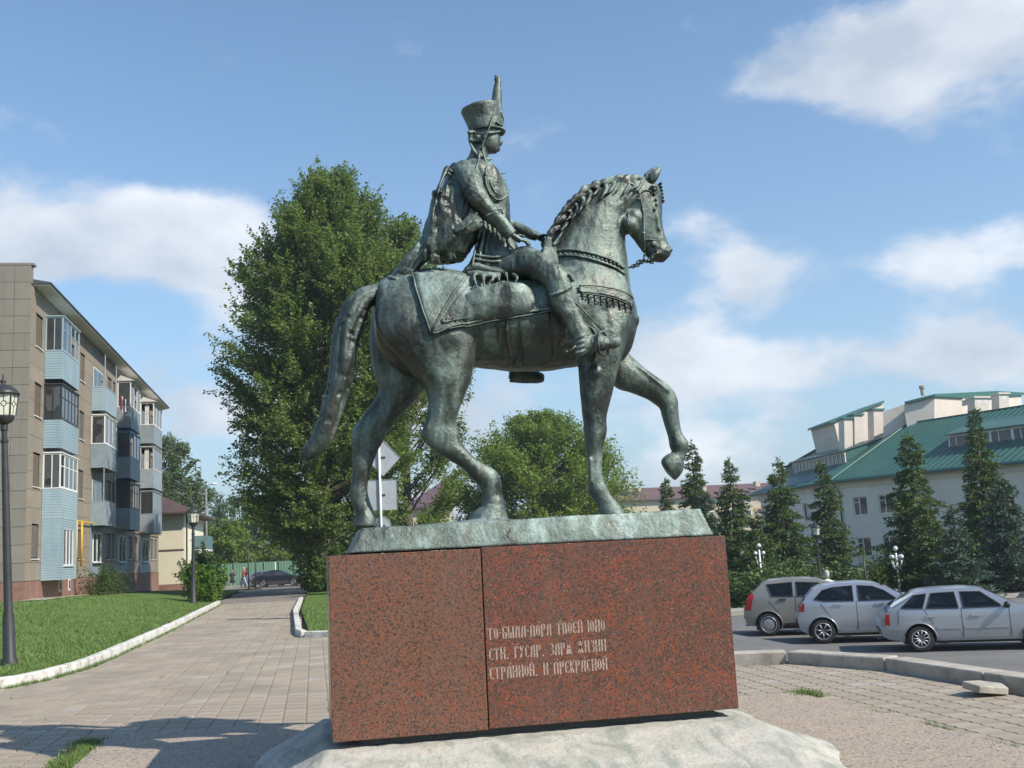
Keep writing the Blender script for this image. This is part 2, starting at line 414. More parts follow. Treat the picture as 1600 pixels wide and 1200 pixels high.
def kerb(name, P, mat, w, h, step, zb=lambda x, y: 0, inside=1, dn=.12):
    root = thing(name, (0, 0, 0), None, None); root['kind'] = 'structure'
    pts = walk(P, step)
    for a, b in zip(pts, pts[1:]):
        d = (b-a).normalized(); n_ = Vector((-d.y, d.x, 0))*w*inside; g_ = d*.006
        za, zb_ = zb(a.x, a.y)-dn, zb(b.x, b.y)-dn; j = rnd.uniform(-.006, .006)
        mb = MB(); A = a+g_; B = b-g_
        mb.add([(A.x, A.y, za), (B.x, B.y, zb_), (B.x+n_.x, B.y+n_.y, zb_), (A.x+n_.x, A.y+n_.y, za),
                (A.x, A.y, za+dn+h+j), (B.x, B.y, zb_+dn+h+j), (B.x+n_.x, B.y+n_.y, zb_+dn+h+j), (A.x+n_.x, A.y+n_.y, za+dn+h+j)],
               [(3,2,1,0),(4,5,6,7),(0,1,5,4),(1,2,6,5),(2,3,7,6),(3,0,4,7)])
        mb.build('kerb_stone', mat, root, bevel=.014)
    return root
kerb('lawn_kerb', KERB_L, m_kw, .16, .15, 1.0)
kerb('path_kerb', [(-.5, 47), (-.55, 35.3), (-.28, 24.15), (.3, 23.65), (1.6, 23.3)], m_kw, .15, .13, 1.0, inside=-1)
kerb('forecourt_kerb', [(7.25, 5), (6.88, 9.6), (6.64, 13.15), (5.45, 13.6), (3.0, 14.5)], m_kc, .30, .15, 1.75, inside=-1)
# loose broken kerb slab lying in the corner
p_ = atZ(1545, 1080, .03)
mb = MB(); mb.prism([(-.26, -.1, 0), (.05, -.2, 0), (.27, .02, 0), (.1, .17, 0), (-.2, .14, 0)], (0, 0, .07)); o = mb.build('broken_slab', m_kc, None, bevel=.008)
o.location = (p_.x-.02, p_.y, .035); o.rotation_euler = (.12, .10, .35); tag(o, 'small broken slab of concrete lying loose against the kerb at right', 'slab')
# concrete pad under the pedestal and the cement collar on it
m_pad = NT('exposed_aggregate'); _v = m_pad.map(); _a = m_pad.noise(_v, 45, 6, .7); _b = m_pad.noise(_v, 2.2, 6, .6)
_c = m_pad.mix(m_pad.rng(_a, .4, .6), (.28, .215, .16), (.47, .39, .30)); _c = m_pad.mix(m_pad.rng(_b, .42, .62), _c, m_pad.mix(.45, _c, (.30, .27, .24)))
_s = m_pad.sep(m_pad.vor(_v, 55))[0]; _c = m_pad.mix(m_pad.rng(_s, .90, .93), _c, (.14, .11, .09))
m_pad.color(_c).rough(.95); m_pad.bump(_a, .7, .01); m_pad = m_pad.m
PAD = [(-2.0, 5.6), (5.16, 5.6), (5.06, 8.3), (4.98, 10.72), (1.5, 10.92), (-2.06, 11.55)]
pad = MB(); pad.prism([(x, y, -.05) for x, y in PAD], (0, 0, .078)); pad.build('concrete_pad', m_pad, kind='structure', bevel=.01)
m_cem = NT('cement'); _v = m_cem.map(); _a = m_cem.noise(_v, 2.6, 7, .65, dist=.5); _b = m_cem.noise(_v, 30, 5, .6); _st = m_cem.noise(m_cem.map((1.6, .35, 1)), 4.2, 5, .7)
_c = m_cem.ramp(_a, [(.3, (.27, .265, .22)), (.46, (.40, .39, .33)), (.58, (.49, .465, .40)), (.7, (.45, .39, .32))])
_c = m_cem.mix(m_cem.rng(_st, .53, .62, 0, .6), _c, (.22, .25, .21)); _c = m_cem.mix(m_cem.rng(_b, .55, .7, 0, .6), _c, (.27, .235, .19))
m_cem.color(_c).rough(.9); m_cem.bump(m_cem.math('ADD', _b, _a), .5, .02); m_cem = m_cem.m
V = []; nx, ny = 200, 150
for j in range(ny):
    for i in range(nx):
        x = -.9+5.3*i/(nx-1); y = 6.3+4.2*j/(ny-1)
        dx = max(0, .05-x, x-3.28); dy = max(0, 7.86-y, y-9.6)
        wl = (.52 if x < 1.6 else .60)*(1+.3*noise.noise(Vector((x*1.3, y*1.3, 2)))); wy = (1.1 if y < 8 else .45)*(1+.25*noise.noise(Vector((x*.9, y*.9, 7))))
        d = sqrt((dx/wl)**2+(dy/wy)**2); h = .265*max(0, 1-d)**.9+(.007*noise.noise(Vector((x*3, y*3, 0)))+.007*noise.noise(Vector((x*11, y*11, 0)))+.004*abs(noise.noise(Vector((x*26, y*26, 0)))))*(d < .97)
        e = .035 if d < 1 else 0
        V.append((x, y, .024+max(0, h) if d < .985+.03*noise.noise(Vector((x*7, y*7, 1))) else .002))
F = [(j*nx+i, j*nx+i+1, (j+1)*nx+i+1, (j+1)*nx+i) for j in range(ny-1) for i in range(nx-1)]
mb = MB(); mb.add(V, F); mb.build('cement_collar', m_cem, smooth=True, recalc=False, kind='structure')
# grass
G2 = [(-.42, 35.3), (-.13, 24.3), (.35, 23.8), (2.6, 23.1), (6.5, 23.0), (6.5, 60), (-.35, 60)]
m_grass = NT('grass_blade'); _g = m_grass.N.new('ShaderNodeNewGeometry').outputs['Random Per Island']
m_grass.color(m_grass.mix(_g, m_grass.mix(m_grass.rng(m_grass.noise(m_grass.map(), .5, 4), .4, .6), (.08, .145, .035), (.14, .19, .055)), (.155, .23, .07))).rough(.8).spec(.2); m_grass = m_grass.m
m_lawn = NT('lawn'); _v = m_lawn.map(); _a = m_lawn.noise(_v, .55, 6, .65); _b = m_lawn.noise(m_lawn.map((1, .5, 1)), 14, 5, .7)
_c = m_lawn.mix(m_lawn.rng(_b, .3, .7), (.06, .105, .022), (.145, .215, .06)); _c = m_lawn.mix(m_lawn.rng(_a, .52, .72, 0, .55), _c, (.16, .17, .06))
m_lawn.color(_c).rough(.95).spec(.1); m_lawn.bump(_b, .9, .04); m_lawn = m_lawn.m
lxs = [-60, -50, -42, -36, -30, -26, -22, -18]+[-16+.6*i for i in range(21)]
V = []; F = []
def kx(y):
    P = KERB_L
    if y < 17.15: return None
    for (x1, y1), (x2, y2) in zip(P[4:], P[5:]):
        if y1 <= y <= y2: return x1+(x2-x1)*(y-y1)/(y2-y1)
    return -4.2-(y-47.5)*.01
lys = [15.7+.9*i for i in range(78)]
for y in lys:
    xr = kx(y)
    if xr is None: xr = -12+(y-15.6)*(7.4/1.55) if y > 15.6 else -12
    xr -= .13
    for x in lxs: xx = xr+(x+4)*(1 if x > -16 else 1); V.append((xx, y, HG(xx, y)+.05+.012*noise.noise(Vector((xx, y, 0)))))
n = len(lxs); F = [(j*n+i, j*n+i+1, (j+1)*n+i+1, (j+1)*n+i) for j in range(len(lys)-1) for i in range(n-1)]
mb = MB(); mb.add(V, F); mb.build('lawn', m_lawn, smooth=True, recalc=False, kind='structure')
def blades(name, pts, h, w, mat, spread=.0, n_per=1, lean=.5, kind='stuff'):
    P = np.repeat(np.array(pts, float), n_per, 0); N = len(P)
    if spread: P[:, :2] += rng.normal(0, spread, (N, 2))
    a = rng.uniform(0, 2*np.pi, N); hh = h*rng.uniform(.5, 1.3, N); ww = w*rng.uniform(.6, 1.3, N)
    l = rng.normal(0, lean, (N, 2))*hh[:, None]
    dx = np.cos(a)*ww; dy = np.sin(a)*ww
    V = np.empty((N, 3, 3)); V[:, 0] = P; V[:, 0, 0] -= dx; V[:, 0, 1] -= dy; V[:, 1] = P; V[:, 1, 0] += dx; V[:, 1, 1] += dy
    V[:, 2] = P; V[:, 2, :2] += l; V[:, 2, 2] += hh
    me = np_mesh(name, V.reshape(-1, 3), np.arange(N*3).reshape(-1, 3), mat); o = link(name, me); o['kind'] = kind; return o
pts = []
for _ in range(64000):
    y = 15.8+rnd.random()**1.6*32; xr = kx(y) or (-12+(y-15.6)*(7.4/1.55)); x = xr-.14-rnd.random()**1.3*9; pts.append((x, y, HG(x, y)+.045))
blades('grass', pts, .07, .010, m_grass, lean=.6)
pts = []
for _ in range(2600):   # grass at the pad's edges, in the paving and along the kerbs
    t_ = rnd.random()
    if t_ < .20: a = rnd.random(); x, y = 5.06+rnd.gauss(.06, .035), 7.2+3.4*a; z = -.035; 
    elif t_ < .42: x, y = -2.12+rnd.gauss(-.04, .07), 9.6+1.7*rnd.random(); z = 0
    elif t_ < .46: x, y = 5.0+rnd.gauss(.02, .08), 10.62+rnd.gauss(0, .12); z = .0
    elif t_ < .8: a = rnd.random(); i = rnd.randrange(3, len(KERB_L)-1); x = KERB_L[i][0]+(KERB_L[i+1][0]-KERB_L[i][0])*a+.06+abs(rnd.gauss(0, .03)); y = KERB_L[i][1]+(KERB_L[i+1][1]-KERB_L[i][1])*a; z = 0
    else: 
        c = cent[rnd.randrange(len(cent))]; x, y = c[0]+TX/2, c[1]; z = -.01
        if noise.noise(Vector((x*.5, y*.5, 3))) < .12: continue
    if t_ < .20 and noise.noise(Vector((y*2.2, 5, 0))) < .12: continue
    pts.append((x, y, z))
blades('grass', pts, .06, .005, m_grass, spread=.012, n_per=5, lean=.5)
pts = [(10+rnd.random()*50, 38.5+rnd.random()*4, -1.07) for _ in range(30000)]
blades('grass', pts, .16, .02, m_grass, lean=.5)

mb = MB(); mb.prism([(x, y, .02) for x, y in G2], (0, 0, .06)); mb.build('lawn', m_lawn, kind='structure')
pts = []
while len(pts) < 9000:
    x, y = rnd.uniform(-.5, 3.5), 23.1+rnd.random()**1.5*16
    if inpoly(x, y, G2): pts.append((x, y, .075))
blades('grass', pts, .07, .010, m_grass, lean=.6)
# ================================================================ granite pedestal and bronze rider
YF = 8.0; YC = YF+.72          # front face of the pedestal; middle plane of the horse
def granite(name, a, b, c, spk, seed):
    t = NT(name); v = t.map(loc=(seed, seed*.7, 0))
    big = t.noise(v, 7, 4, .6); col = t.mix(t.rng(big, .42, .6), a, b)
    cell = t.sep(t.vor(v, 130, out='Color'))[0]
    col = t.mix(t.rng(cell, .55, .62), col, c)
    cell2 = t.sep(t.vor(v, 85, out='Color'))[1]
    col = t.mix(t.rng(cell2, .72, .78), col, (.055, .042, .038))
    cell3 = t.sep(t.vor(v, 120, out='Color'))[2]
    col = t.mix(t.math('MULTIPLY', t.rng(cell3, .955, .975), spk), col, (.33, .26, .21))
    blot = t.vor(t.map(loc=(seed*2, 0, seed)), 17, out='Distance')
    col = t.mix(t.math('MULTIPLY', t.rng(blot, .28, .12), t.rng(t.noise(v, 4), .5, .62)), col, (.26, .05, .022))
    col = t.mix(t.rng(t.noise(v, 110, 3, .7), .35, .6, .45, 0), col, (.10, .06, .045))
    st_ = t.rng(t.noise(t.map((1, 1, .18)), 5, 6, .7), .5, .72, 0, .38); col = t.mix(st_, col, (.15, .095, .075))
    t.color(col).rough(t.rng(t.noise(v, 3, 6, .7), .35, .65, .16, .36)).spec(.4)
    t.bump(t.noise(v, 1.3, 3), .15, .004)
    return t.m
m_gr_l = granite('granite_brown', (.225, .095, .056), (.26, .087, .047), (.135, .078, .055), .3, 3.3)
m_gr_r = granite('granite_red', (.19, .062, .037), (.275, .066, .031), (.115, .062, .044), .5, 9.1)
m_text = simple('cut_stone', (.36, .26, .21), .8, .25, 60)
m_dark = simple('joint_black', (.03, .025, .02), .9)

ped = thing('granite_pedestal', (1.66, YF+.72, 0), 'red granite pedestal with cut Slavonic lettering under the bronze rider', 'pedestal')
DP = 1.44
mb = MB(); mb.box(.105, 1.246, YF, YF+.06, .345, 1.676); mb.build('granite_panel', m_gr_l, ped, bevel=.004)
mb = MB(); mb.box(1.254, 3.22, YF-.004, YF+.056, .352, 1.684); o = mb.build('granite_panel', m_gr_r, ped, bevel=.004); o['label'] = 'redder granite panel that carries the lettering'
mb = MB(); mb.box(.105, .165, YF+.062, YF+DP, .345, 1.676); mb.build('granite_panel', m_gr_l, ped, bevel=.004)
mb = MB(); mb.box(3.16, 3.22, YF+.058, YF+DP, .352, 1.684); mb.build('granite_panel', m_gr_r, ped, bevel=.004)
mb = MB(); mb.box(.167, 3.158, YF+DP-.06, YF+DP, .352, 1.68); mb.build('granite_panel', m_gr_r, ped, bevel=.004)
mb = MB(); mb.box(.167, 3.158, YF+.064, YF+DP-.062, 1.60, 1.672); mb.build('granite_panel', m_gr_r, ped, bevel=.004)
m_core = simple('dark_concrete', (.16, .155, .14), .9, .2, 6, .3)
mb = MB(); mb.box(.30, 3.08, YF+.14, YF+DP-.12, .10, 1.58); mb.build('core', m_core, ped, bevel=.03)

# ---- lettering: thick uprights and thin links, as in old Slavonic print (one glyph cell = 1 wide, 3 high)
G = {
 'Т': (1.1, [(.5,0,.5,3,'k'),(-.05,2.9,1.05,2.9,'n'),(-.02,2.9,-.02,2.5,'n'),(1.02,2.9,1.02,2.5,'n')]),
 'О': (.9, [(.12,.6,.12,2.3,'k'),(.78,.6,.78,2.3,'k'),(.12,2.3,.45,2.8,'n'),(.78,2.3,.45,2.8,'n'),(.12,.6,.45,.15,'n'),(.78,.6,.45,.15,'n')]),
 'Б': (1.0, [(.15,0,.15,3,'k'),(.15,2.9,.9,2.9,'n'),(.9,2.9,.95,2.5,'n'),(.15,1.6,.85,1.5,'n'),(.85,.2,.85,1.5,'k'),(.15,.1,.85,.1,'n')]),
 'Ы': (1.4, [(.12,0,.12,3,'k'),(.12,1.5,.7,1.4,'n'),(.7,.15,.7,1.4,'k'),(.12,.1,.7,.1,'n'),(1.25,0,1.25,3,'k')]),
 'Л': (1.1, [(.95,0,.95,3,'k'),(.15,0,.4,2.9,'k'),(.4,2.9,.95,2.9,'n')]),
 'А': (1.1, [(.95,0,.95,3,'k'),(.15,0,.35,2.6,'k'),(.35,2.6,.95,2.95,'n'),(.22,1.1,.95,1.1,'n')]),
 'П': (1.1, [(.15,0,.15,3,'k'),(.95,0,.95,3,'k'),(.0,2.93,1.1,2.93,'n')]),
 'Р': (1.0, [(.15,-.2,.15,3,'k'),(.15,2.9,.8,2.8,'n'),(.82,1.7,.82,2.8,'k'),(.15,1.5,.82,1.7,'n')]),
 'В': (1.0, [(.15,0,.15,3,'k'),(.15,2.9,.75,2.8,'n'),(.78,1.8,.78,2.8,'k'),(.15,1.6,.85,1.5,'n'),(.85,.2,.85,1.5,'k'),(.15,.08,.85,.15,'n')]),
 'Е': (.9, [(.15,.3,.15,2.7,'k'),(.15,2.7,.8,2.9,'n'),(.8,2.9,.85,2.4,'n'),(.15,1.5,.7,1.5,'n'),(.15,.3,.8,.1,'n'),(.8,.1,.85,.5,'n')]),
 'Й': (1.1, [(.15,0,.15,3,'k'),(.95,0,.95,3,'k'),(.15,1.1,.95,1.8,'n'),(.3,3.35,.55,3.2,'n'),(.55,3.2,.8,3.35,'n')]),
 'И': (1.1, [(.15,0,.15,3,'k'),(.95,0,.95,3,'k'),(.15,1.3,.95,1.7,'n')]),
 'Ю': (1.5, [(.12,0,.12,3,'k'),(.12,1.5,.65,1.5,'n'),(.68,.5,.68,2.4,'k'),(1.35,.5,1.35,2.4,'k'),(.68,2.4,1.0,2.85,'n'),(1.35,2.4,1.0,2.85,'n'),(.68,.5,1.0,.1,'n'),(1.35,.5,1.0,.1,'n')]),
 'Н': (1.1, [(.15,0,.15,3,'k'),(.95,0,.95,3,'k'),(.15,1.8,.95,1.2,'n')]),
 'С': (.9, [(.15,.5,.15,2.5,'k'),(.15,2.5,.5,2.9,'n'),(.5,2.9,.85,2.5,'n'),(.15,.5,.5,.1,'n'),(.5,.1,.85,.45,'n')]),
 'Г': (.9, [(.15,0,.15,3,'k'),(.15,2.9,.85,2.9,'n'),(.85,2.9,.88,2.4,'n')]),
 'У': (1.0, [(.15,2.9,.5,1.4,'k'),(.85,2.9,.5,1.4,'n'),(.5,1.4,.2,.1,'k')]),
 'З': (.9, [(.15,2.8,.75,2.8,'n'),(.78,1.8,.78,2.75,'k'),(.35,1.55,.78,1.8,'n'),(.35,1.55,.82,1.3,'n'),(.82,.3,.82,1.3,'k'),(.15,.1,.82,.3,'n')]),
 'Я': (1.3, [(.1,0,.6,2.9,'k'),(1.2,0,.6,2.9,'k'),(.3,1.3,.95,1.3,'n'),(.65,0,.65,1.3,'k')]),
 'Ж': (1.5, [(.75,0,.75,3,'k'),(.1,2.8,.75,1.5,'n'),(1.4,2.8,.75,1.5,'n'),(.1,.1,.75,1.5,'k'),(1.4,.1,.75,1.5,'k')]),
 'К': (1.0, [(.15,0,.15,3,'k'),(.85,2.9,.3,1.5,'n'),(.3,1.5,.88,0,'k')]),
 '·': (.5, [(.2,1.4,.3,1.7,'k')]), '.': (.5, [(.2,.0,.3,.3,'k')]), ' ': (.75, []), "'": (0, [(-.6,3.35,-.35,3.7,'n')]),
}
def letter_line(text, pl, pr, hgt, line):
    p0 = atY(*pl, YF-.004); p1 = atY(*pr, YF-.004)
    gap = .34; W = sum(G[c][0]+(gap if c != "'" else 0) for c in text)-gap
    sx = (p1.x-p0.x)/W; sy = hgt/3.0
    x = 0.0; holder = MB(); words = [holder]
    for ch in text:
        if ch == ' ': holder = MB(); words.append(holder)
        w, st = G[ch]
        for (x0, y0, x1, y1, k) in st:
            a = Vector((p0.x+(x+x0)*sx, 0, (p0.z+(p1.z-p0.z)*(x+x0)/W)+y0*sy)); b = Vector((p0.x+(x+x1)*sx, 0, (p0.z+(p1.z-p0.z)*(x+x1)/W)+y1*sy))
            d = (b-a); d.normalize(); hw = (.0058 if k == 'k' else .0032)
            n_ = Vector((-d.z, 0, d.x))*hw; e = d*.001
            holder.prism([(q.x, YF-.0062, q.z) for q in (a-n_-e, b-n_+e, b+n_+e, a+n_-e)], (0, .004, 0))
        x += w+(gap if ch != "'" else 0)
    for h_ in words: h_.build('inscription_word', m_text, ped, recalc=True)
for s_, pl, pr in (("ТО·БЫЛА·ПО'РА Т'ВОЕЙ ЮНО", (763, 1000), (945, 986)), ("СТИ. Г'УСАР. ЗАРЯ ЖИЗНИ", (765, 1032), (947, 1017)), ("СТРА'ННОЙ. И П'РЕКРА'СНОЙ", (766, 1062), (949, 1046))):
    letter_line(s_, pl, pr, .088, None)

# ---- bronze
def bronze_mat(name, green=.5, light=1.0):
    t = NT(name); v = t.map(); vs_ = t.map((1, 1, .22))
    a = t.noise(vs_, 7, 7, .62, dist=.4); b = t.noise(v, 2.6, 5, .6); c = t.noise(v, 30, 6, .7)
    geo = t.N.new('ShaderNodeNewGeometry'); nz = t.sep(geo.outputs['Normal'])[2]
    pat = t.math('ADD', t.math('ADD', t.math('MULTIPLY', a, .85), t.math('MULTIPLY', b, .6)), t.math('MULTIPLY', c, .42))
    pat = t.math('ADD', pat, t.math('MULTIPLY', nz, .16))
    dark = t.mix(t.rng(b, .38, .62), (.040, .042, .037), (.056, .072, .057))
    col = t.ramp(pat, [(.0, 0), (1, 1)])
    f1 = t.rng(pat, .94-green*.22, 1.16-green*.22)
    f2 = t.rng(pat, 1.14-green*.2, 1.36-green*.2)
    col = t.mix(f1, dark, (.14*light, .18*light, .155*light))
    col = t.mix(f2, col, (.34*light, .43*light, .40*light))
    br = t.rng(t.noise(vs_, 5, 4, .6, dist=.3), .57, .7, 0, .4)
    col = t.mix(br, col, (.15, .115, .085))
    t.color(col)
    t.b.inputs['Metallic'].default_value = .45
    t.rough(t.rng(f1, 0, 1, .30, .58))
    t.bump(t.math('ADD', t.noise(v, 38, 6, .65), t.math('MULTIPLY', t.noise(v, 11, 3), 1.5)), .5, .012)
    return t.m
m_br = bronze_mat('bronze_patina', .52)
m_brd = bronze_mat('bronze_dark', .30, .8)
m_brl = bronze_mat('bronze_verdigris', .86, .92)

statue = thing('equestrian_statue', (1.66, YC, 1.68), 'weathered bronze hussar on a walking horse with one foreleg raised, on the granite block', 'statue')
SO = Vector(statue.location)
def catmull(rows, sub):
    A = np.array(rows, float); n = len(A); out = []
    for i in range(n-1):
        p0 = A[max(i-1, 0)]; p1 = A[i]; p2 = A[i+1]; p3 = A[min(i+2, n-1)]
        for k in range(sub):
            t = k/sub
            out.append(.5*((2*p1)+(-p0+p2)*t+(2*p0-5*p1+4*p2-p3)*t*t+(-p0+3*p1-3*p2+p3)*t**3))
    out.append(A[-1]); return np.array(out)
def loft(mb, rows, n=20, sub=4, sq=1.0):
    """rows: (ax, ay, bx, by, half-width, dy): the two outline points of a section in the photograph, its half width and its offset across the horse"""
    R = catmull(rows, sub); k = len(R); V = []
    for (ax, ay, bx, by, w, dy) in R:
        A = atY(ax, ay, YC+dy); B = atY(bx, by, YC+dy); c = (A+B)/2; h = (A-B)/2
        if INFL: h = h*(1+INFL/max(h.length, .02)); w = w+INFL*.6
        for j in range(n):
            q = 2*pi*j/n; cx, sx = cos(q), sin(q)
            if sq != 1: cx = math.copysign(abs(cx)**sq, cx); sx = math.copysign(abs(sx)**sq, sx)
            V.append(c+h*cx+Vector((0, w*sx, 0)))
    F = []
    for i in range(k-1):
        for j in range(n): F.append((i*n+j, i*n+(j+1) % n, (i+1)*n+(j+1) % n, (i+1)*n+j))
    F.append(tuple(range(n))[::-1]); F.append(tuple(range((k-1)*n, k*n)))
    mb.add(V, F)
def ptube(mb, pts, n=10, sub=3, flat=1.0):
    """pts: (px, py, dy, radius in metres)"""
    R = catmull(pts, sub)
    mb.tube([atY(a, b, YC+d) for a, b, d, r in R], [(abs(r), abs(r)*flat) for a, b, d, r in R], n)
def pball(mb, px, py, dy, r): 
    p = atY(px, py, YC+dy); mb.sphere(p, r, 14, 10)
def fuse(mb, name, mat, parent, voxel=.012, smooth=6, disp=None, fac=.5):
    me = mb.mesh('tmp', mat)
    bm = bmesh.new(); bm.from_mesh(me); bmesh.ops.recalc_face_normals(bm, faces=bm.faces); bm.to_mesh(me); bm.free()
    o = bpy.data.objects.new('tmp', me); COL.objects.link(o)
    r = o.modifiers.new('r', 'REMESH'); r.mode = 'VOXEL'; r.voxel_size = voxel; r.adaptivity = 0
    s = o.modifiers.new('s', 'SMOOTH'); s.factor = fac; s.iterations = smooth
    dg = bpy.context.evaluated_depsgraph_get()
    m2 = bpy.data.meshes.new_from_object(o.evaluated_get(dg)); bpy.data.objects.remove(o); bpy.data.meshes.remove(me)
    n = len(m2.vertices); co = np.empty(n*3, np.float32); m2.vertices.foreach_get('co', co); co = co.reshape(-1, 3)
    if disp:
        no = np.empty(n*3, np.float32); m2.vertices.foreach_get('normal', no); no = no.reshape(-1, 3)
        for (amp, scl, st) in disp:
            d = np.array([noise.noise(Vector((p[0]*scl*st[0], p[1]*scl*st[1], p[2]*scl*st[2]))) for p in co.tolist()])
            co = co+no*(d*amp)[:, None]
    base = Vector(parent.location)
    q = parent
    while q.parent is not None: q = q.parent; base += Vector(q.location)
    m2.vertices.foreach_set('co', (co-np.array(base)).astype(np.float32).ravel())
    m2.polygons.foreach_set('use_smooth', [True]*len(m2.polygons)); m2.materials.clear(); m2.materials.append(mat); m2.name = name; m2.update()
    ob = bpy.data.objects.new(name, m2); COL.objects.link(ob); ob.parent = parent
    return ob
def bvh_of(*obs):
    V = []; F = []
    for o in obs:
        b = len(V); off = Vector((0, 0, 0)); q = o.parent
        while q is not None: off += Vector(q.location); q = q.parent
        V += [v.co+off for v in o.data.vertices]; F += [tuple(b+i for i in p.vertices) for p in o.data.polygons]
    return BVHTree.FromPolygons(V, F)

INFL = 0
# ---- horse
hb = MB(); INFL = 0
loft(hb, [(588,452,584,490,.08,0),(594,440,588,535,.2,0),(612,430,612,570,.28,0),(640,423,645,588,.33,0),(675,420,685,588,.355,0),(710,424,715,572,.365,0),(750,432,750,574,.36,0),(795,436,797,580,.365,0),
          (845,430,850,580,.365,0),(880,412,900,574,.345,0),(905,398,938,570,.32,0),(935,400,968,566,.29,0),(962,420,984,548,.24,0),(982,455,993,515,.13,0),(988,470,994,500,.05,0)], 28)
loft(hb, [(852,440,982,500,.26,0),(856,400,985,462,.24,0),(866,380,983,432,.215,0),(880,352,979,400,.18,0),(900,320,976,366,.155,0),(930,293,980,345,.135,0),(962,281,990,332,.12,0),(992,280,1006,320,.10,0)], 24)
loft(hb, [(992,278,984,306,.075,0),(1010,277,979,340,.105,0),(1025,287,978,357,.12,0),(1034,303,984,367,.112,0),(1034,322,991,375,.098,0),(1034,342,996,383,.08,0),(1037,361,1002,391,.068,0),
          (1042,377,1010,400,.066,0),(1048,386,1018,407,.07,0),(1050,394,1028,410,.062,0),(1046,402,1036,411,.035,0)], 20)
INFL = .008
loft(hb, [(715,440,600,455,.12,-.14),(742,478,588,480,.17,-.17),(748,508,588,505,.19,-.19),(747,530,600,530,.185,-.2),(743,552,620,554,.17,-.2),(738,575,642,580,.15,-.2),(732,600,663,606,.125,-.2),(724,622,670,630,.105,-.2),
          (716,642,668,650,.09,-.2),(712,660,663,668,.08,-.2),(716,678,660,683,.075,-.2),(720,692,676,702,.068,-.2),(731,706,706,720,.056,-.2),(742,717,726,733,.05,-.2),(754,726,736,745,.058,-.2),
          (774,737,746,754,.075,-.2),(782,757,750,761,.072,-.2),(782,772,755,776,.060,-.2),(786,783,755,786,.07,-.2),(789,798,751,799,.082,-.2),(794,812,745,814,.092,-.2)], 20)
loft(hb, [(715,440,600,455,.12,.14),(716,490,584,485,.17,.18),(708,525,579,525,.18,.19),(694,565,582,568,.165,.2),(672,596,590,598,.145,.2),(658,612,594,610,.125,.2),(641,633,584,629,.105,.2),(623,653,569,648,.09,.2),
          (606,673,554,669,.08,.2),(597,690,550,686,.07,.2),(587,708,552,705,.06,.2),(579,730,552,728,.052,.2),(574,750,550,748,.05,.2),(573,768,547,768,.06,.2),(577,783,549,783,.056,.2),(582,796,556,798,.06,.2),(586,810,555,811,.08,.2),(588,824,552,824,.09,.2)], 20)
loft(hb, [(985,475,872,470,.09,-.2),(984,510,890,520,.125,-.2),(974,548,902,556,.13,-.2),(964,578,907,588,.125,-.2),(958,604,909,616,.11,-.2),(951,632,910,642,.092,-.2),(946,655,913,662,.078,-.2),(947,676,915,686,.082,-.2),
          (942,696,917,703,.068,-.2),(939,722,920,726,.052,-.2),(940,744,921,748,.052,-.2),(946,760,921,767,.064,-.2),(952,773,929,780,.056,-.2),(961,783,936,791,.062,-.2),(969,792,937,799,.08,-.2),(977,804,939,808,.09,-.2)], 20)
loft(hb, [(950,505,925,575,.12,.17),(972,545,948,592,.12,.2),(988,560,966,606,.11,.2),(1005,575,985,612,.098,.2),(1024,589,1004,619,.09,.2),(1044,603,1020,628,.084,.2),(1056,622,1032,637,.08,.2),(1058,642,1036,650,.07,.2),
          (1061,662,1041,667,.056,.2),(1066,679,1046,684,.056,.2),(1074,692,1049,699,.064,.2),(1073,706,1054,709,.05,.2),(1068,718,1056,716,.05,.2)], 18)
loft(hb, [(1067,717,1051,708,.046,.2),(1068,726,1042,711,.056,.2),(1066,735,1036,716,.064,.2),(1061,743,1034,724,.064,.2),(1054,750,1040,735,.054,.2)], 16)
# muscle and bone accents
for a in ((982,352,-.09,.085),(990,340,-.085,.07),(1022,296,-.09,.035),(1041,392,-.05,.028),(930,583,-.28,.07),(1049,390,-.045,.02),
          (664,680,-.2,.038),(935,672,-.235,.045),(770,745,-.2,.05),(560,675,.2,.035),(985,500,-.12,.08)): pball(hb, *a)
# tendon ridges along the legs
ptube(hb, [(676,650,-.25,.02),(668,672,-.25,.02)])
ptube(hb, [(985,565,.12,.02),(1020,592,.12,.022),(1045,612,.12,.02)])
ptube(hb, [(922,715,-.25,.015),(924,755,-.25,.013)])
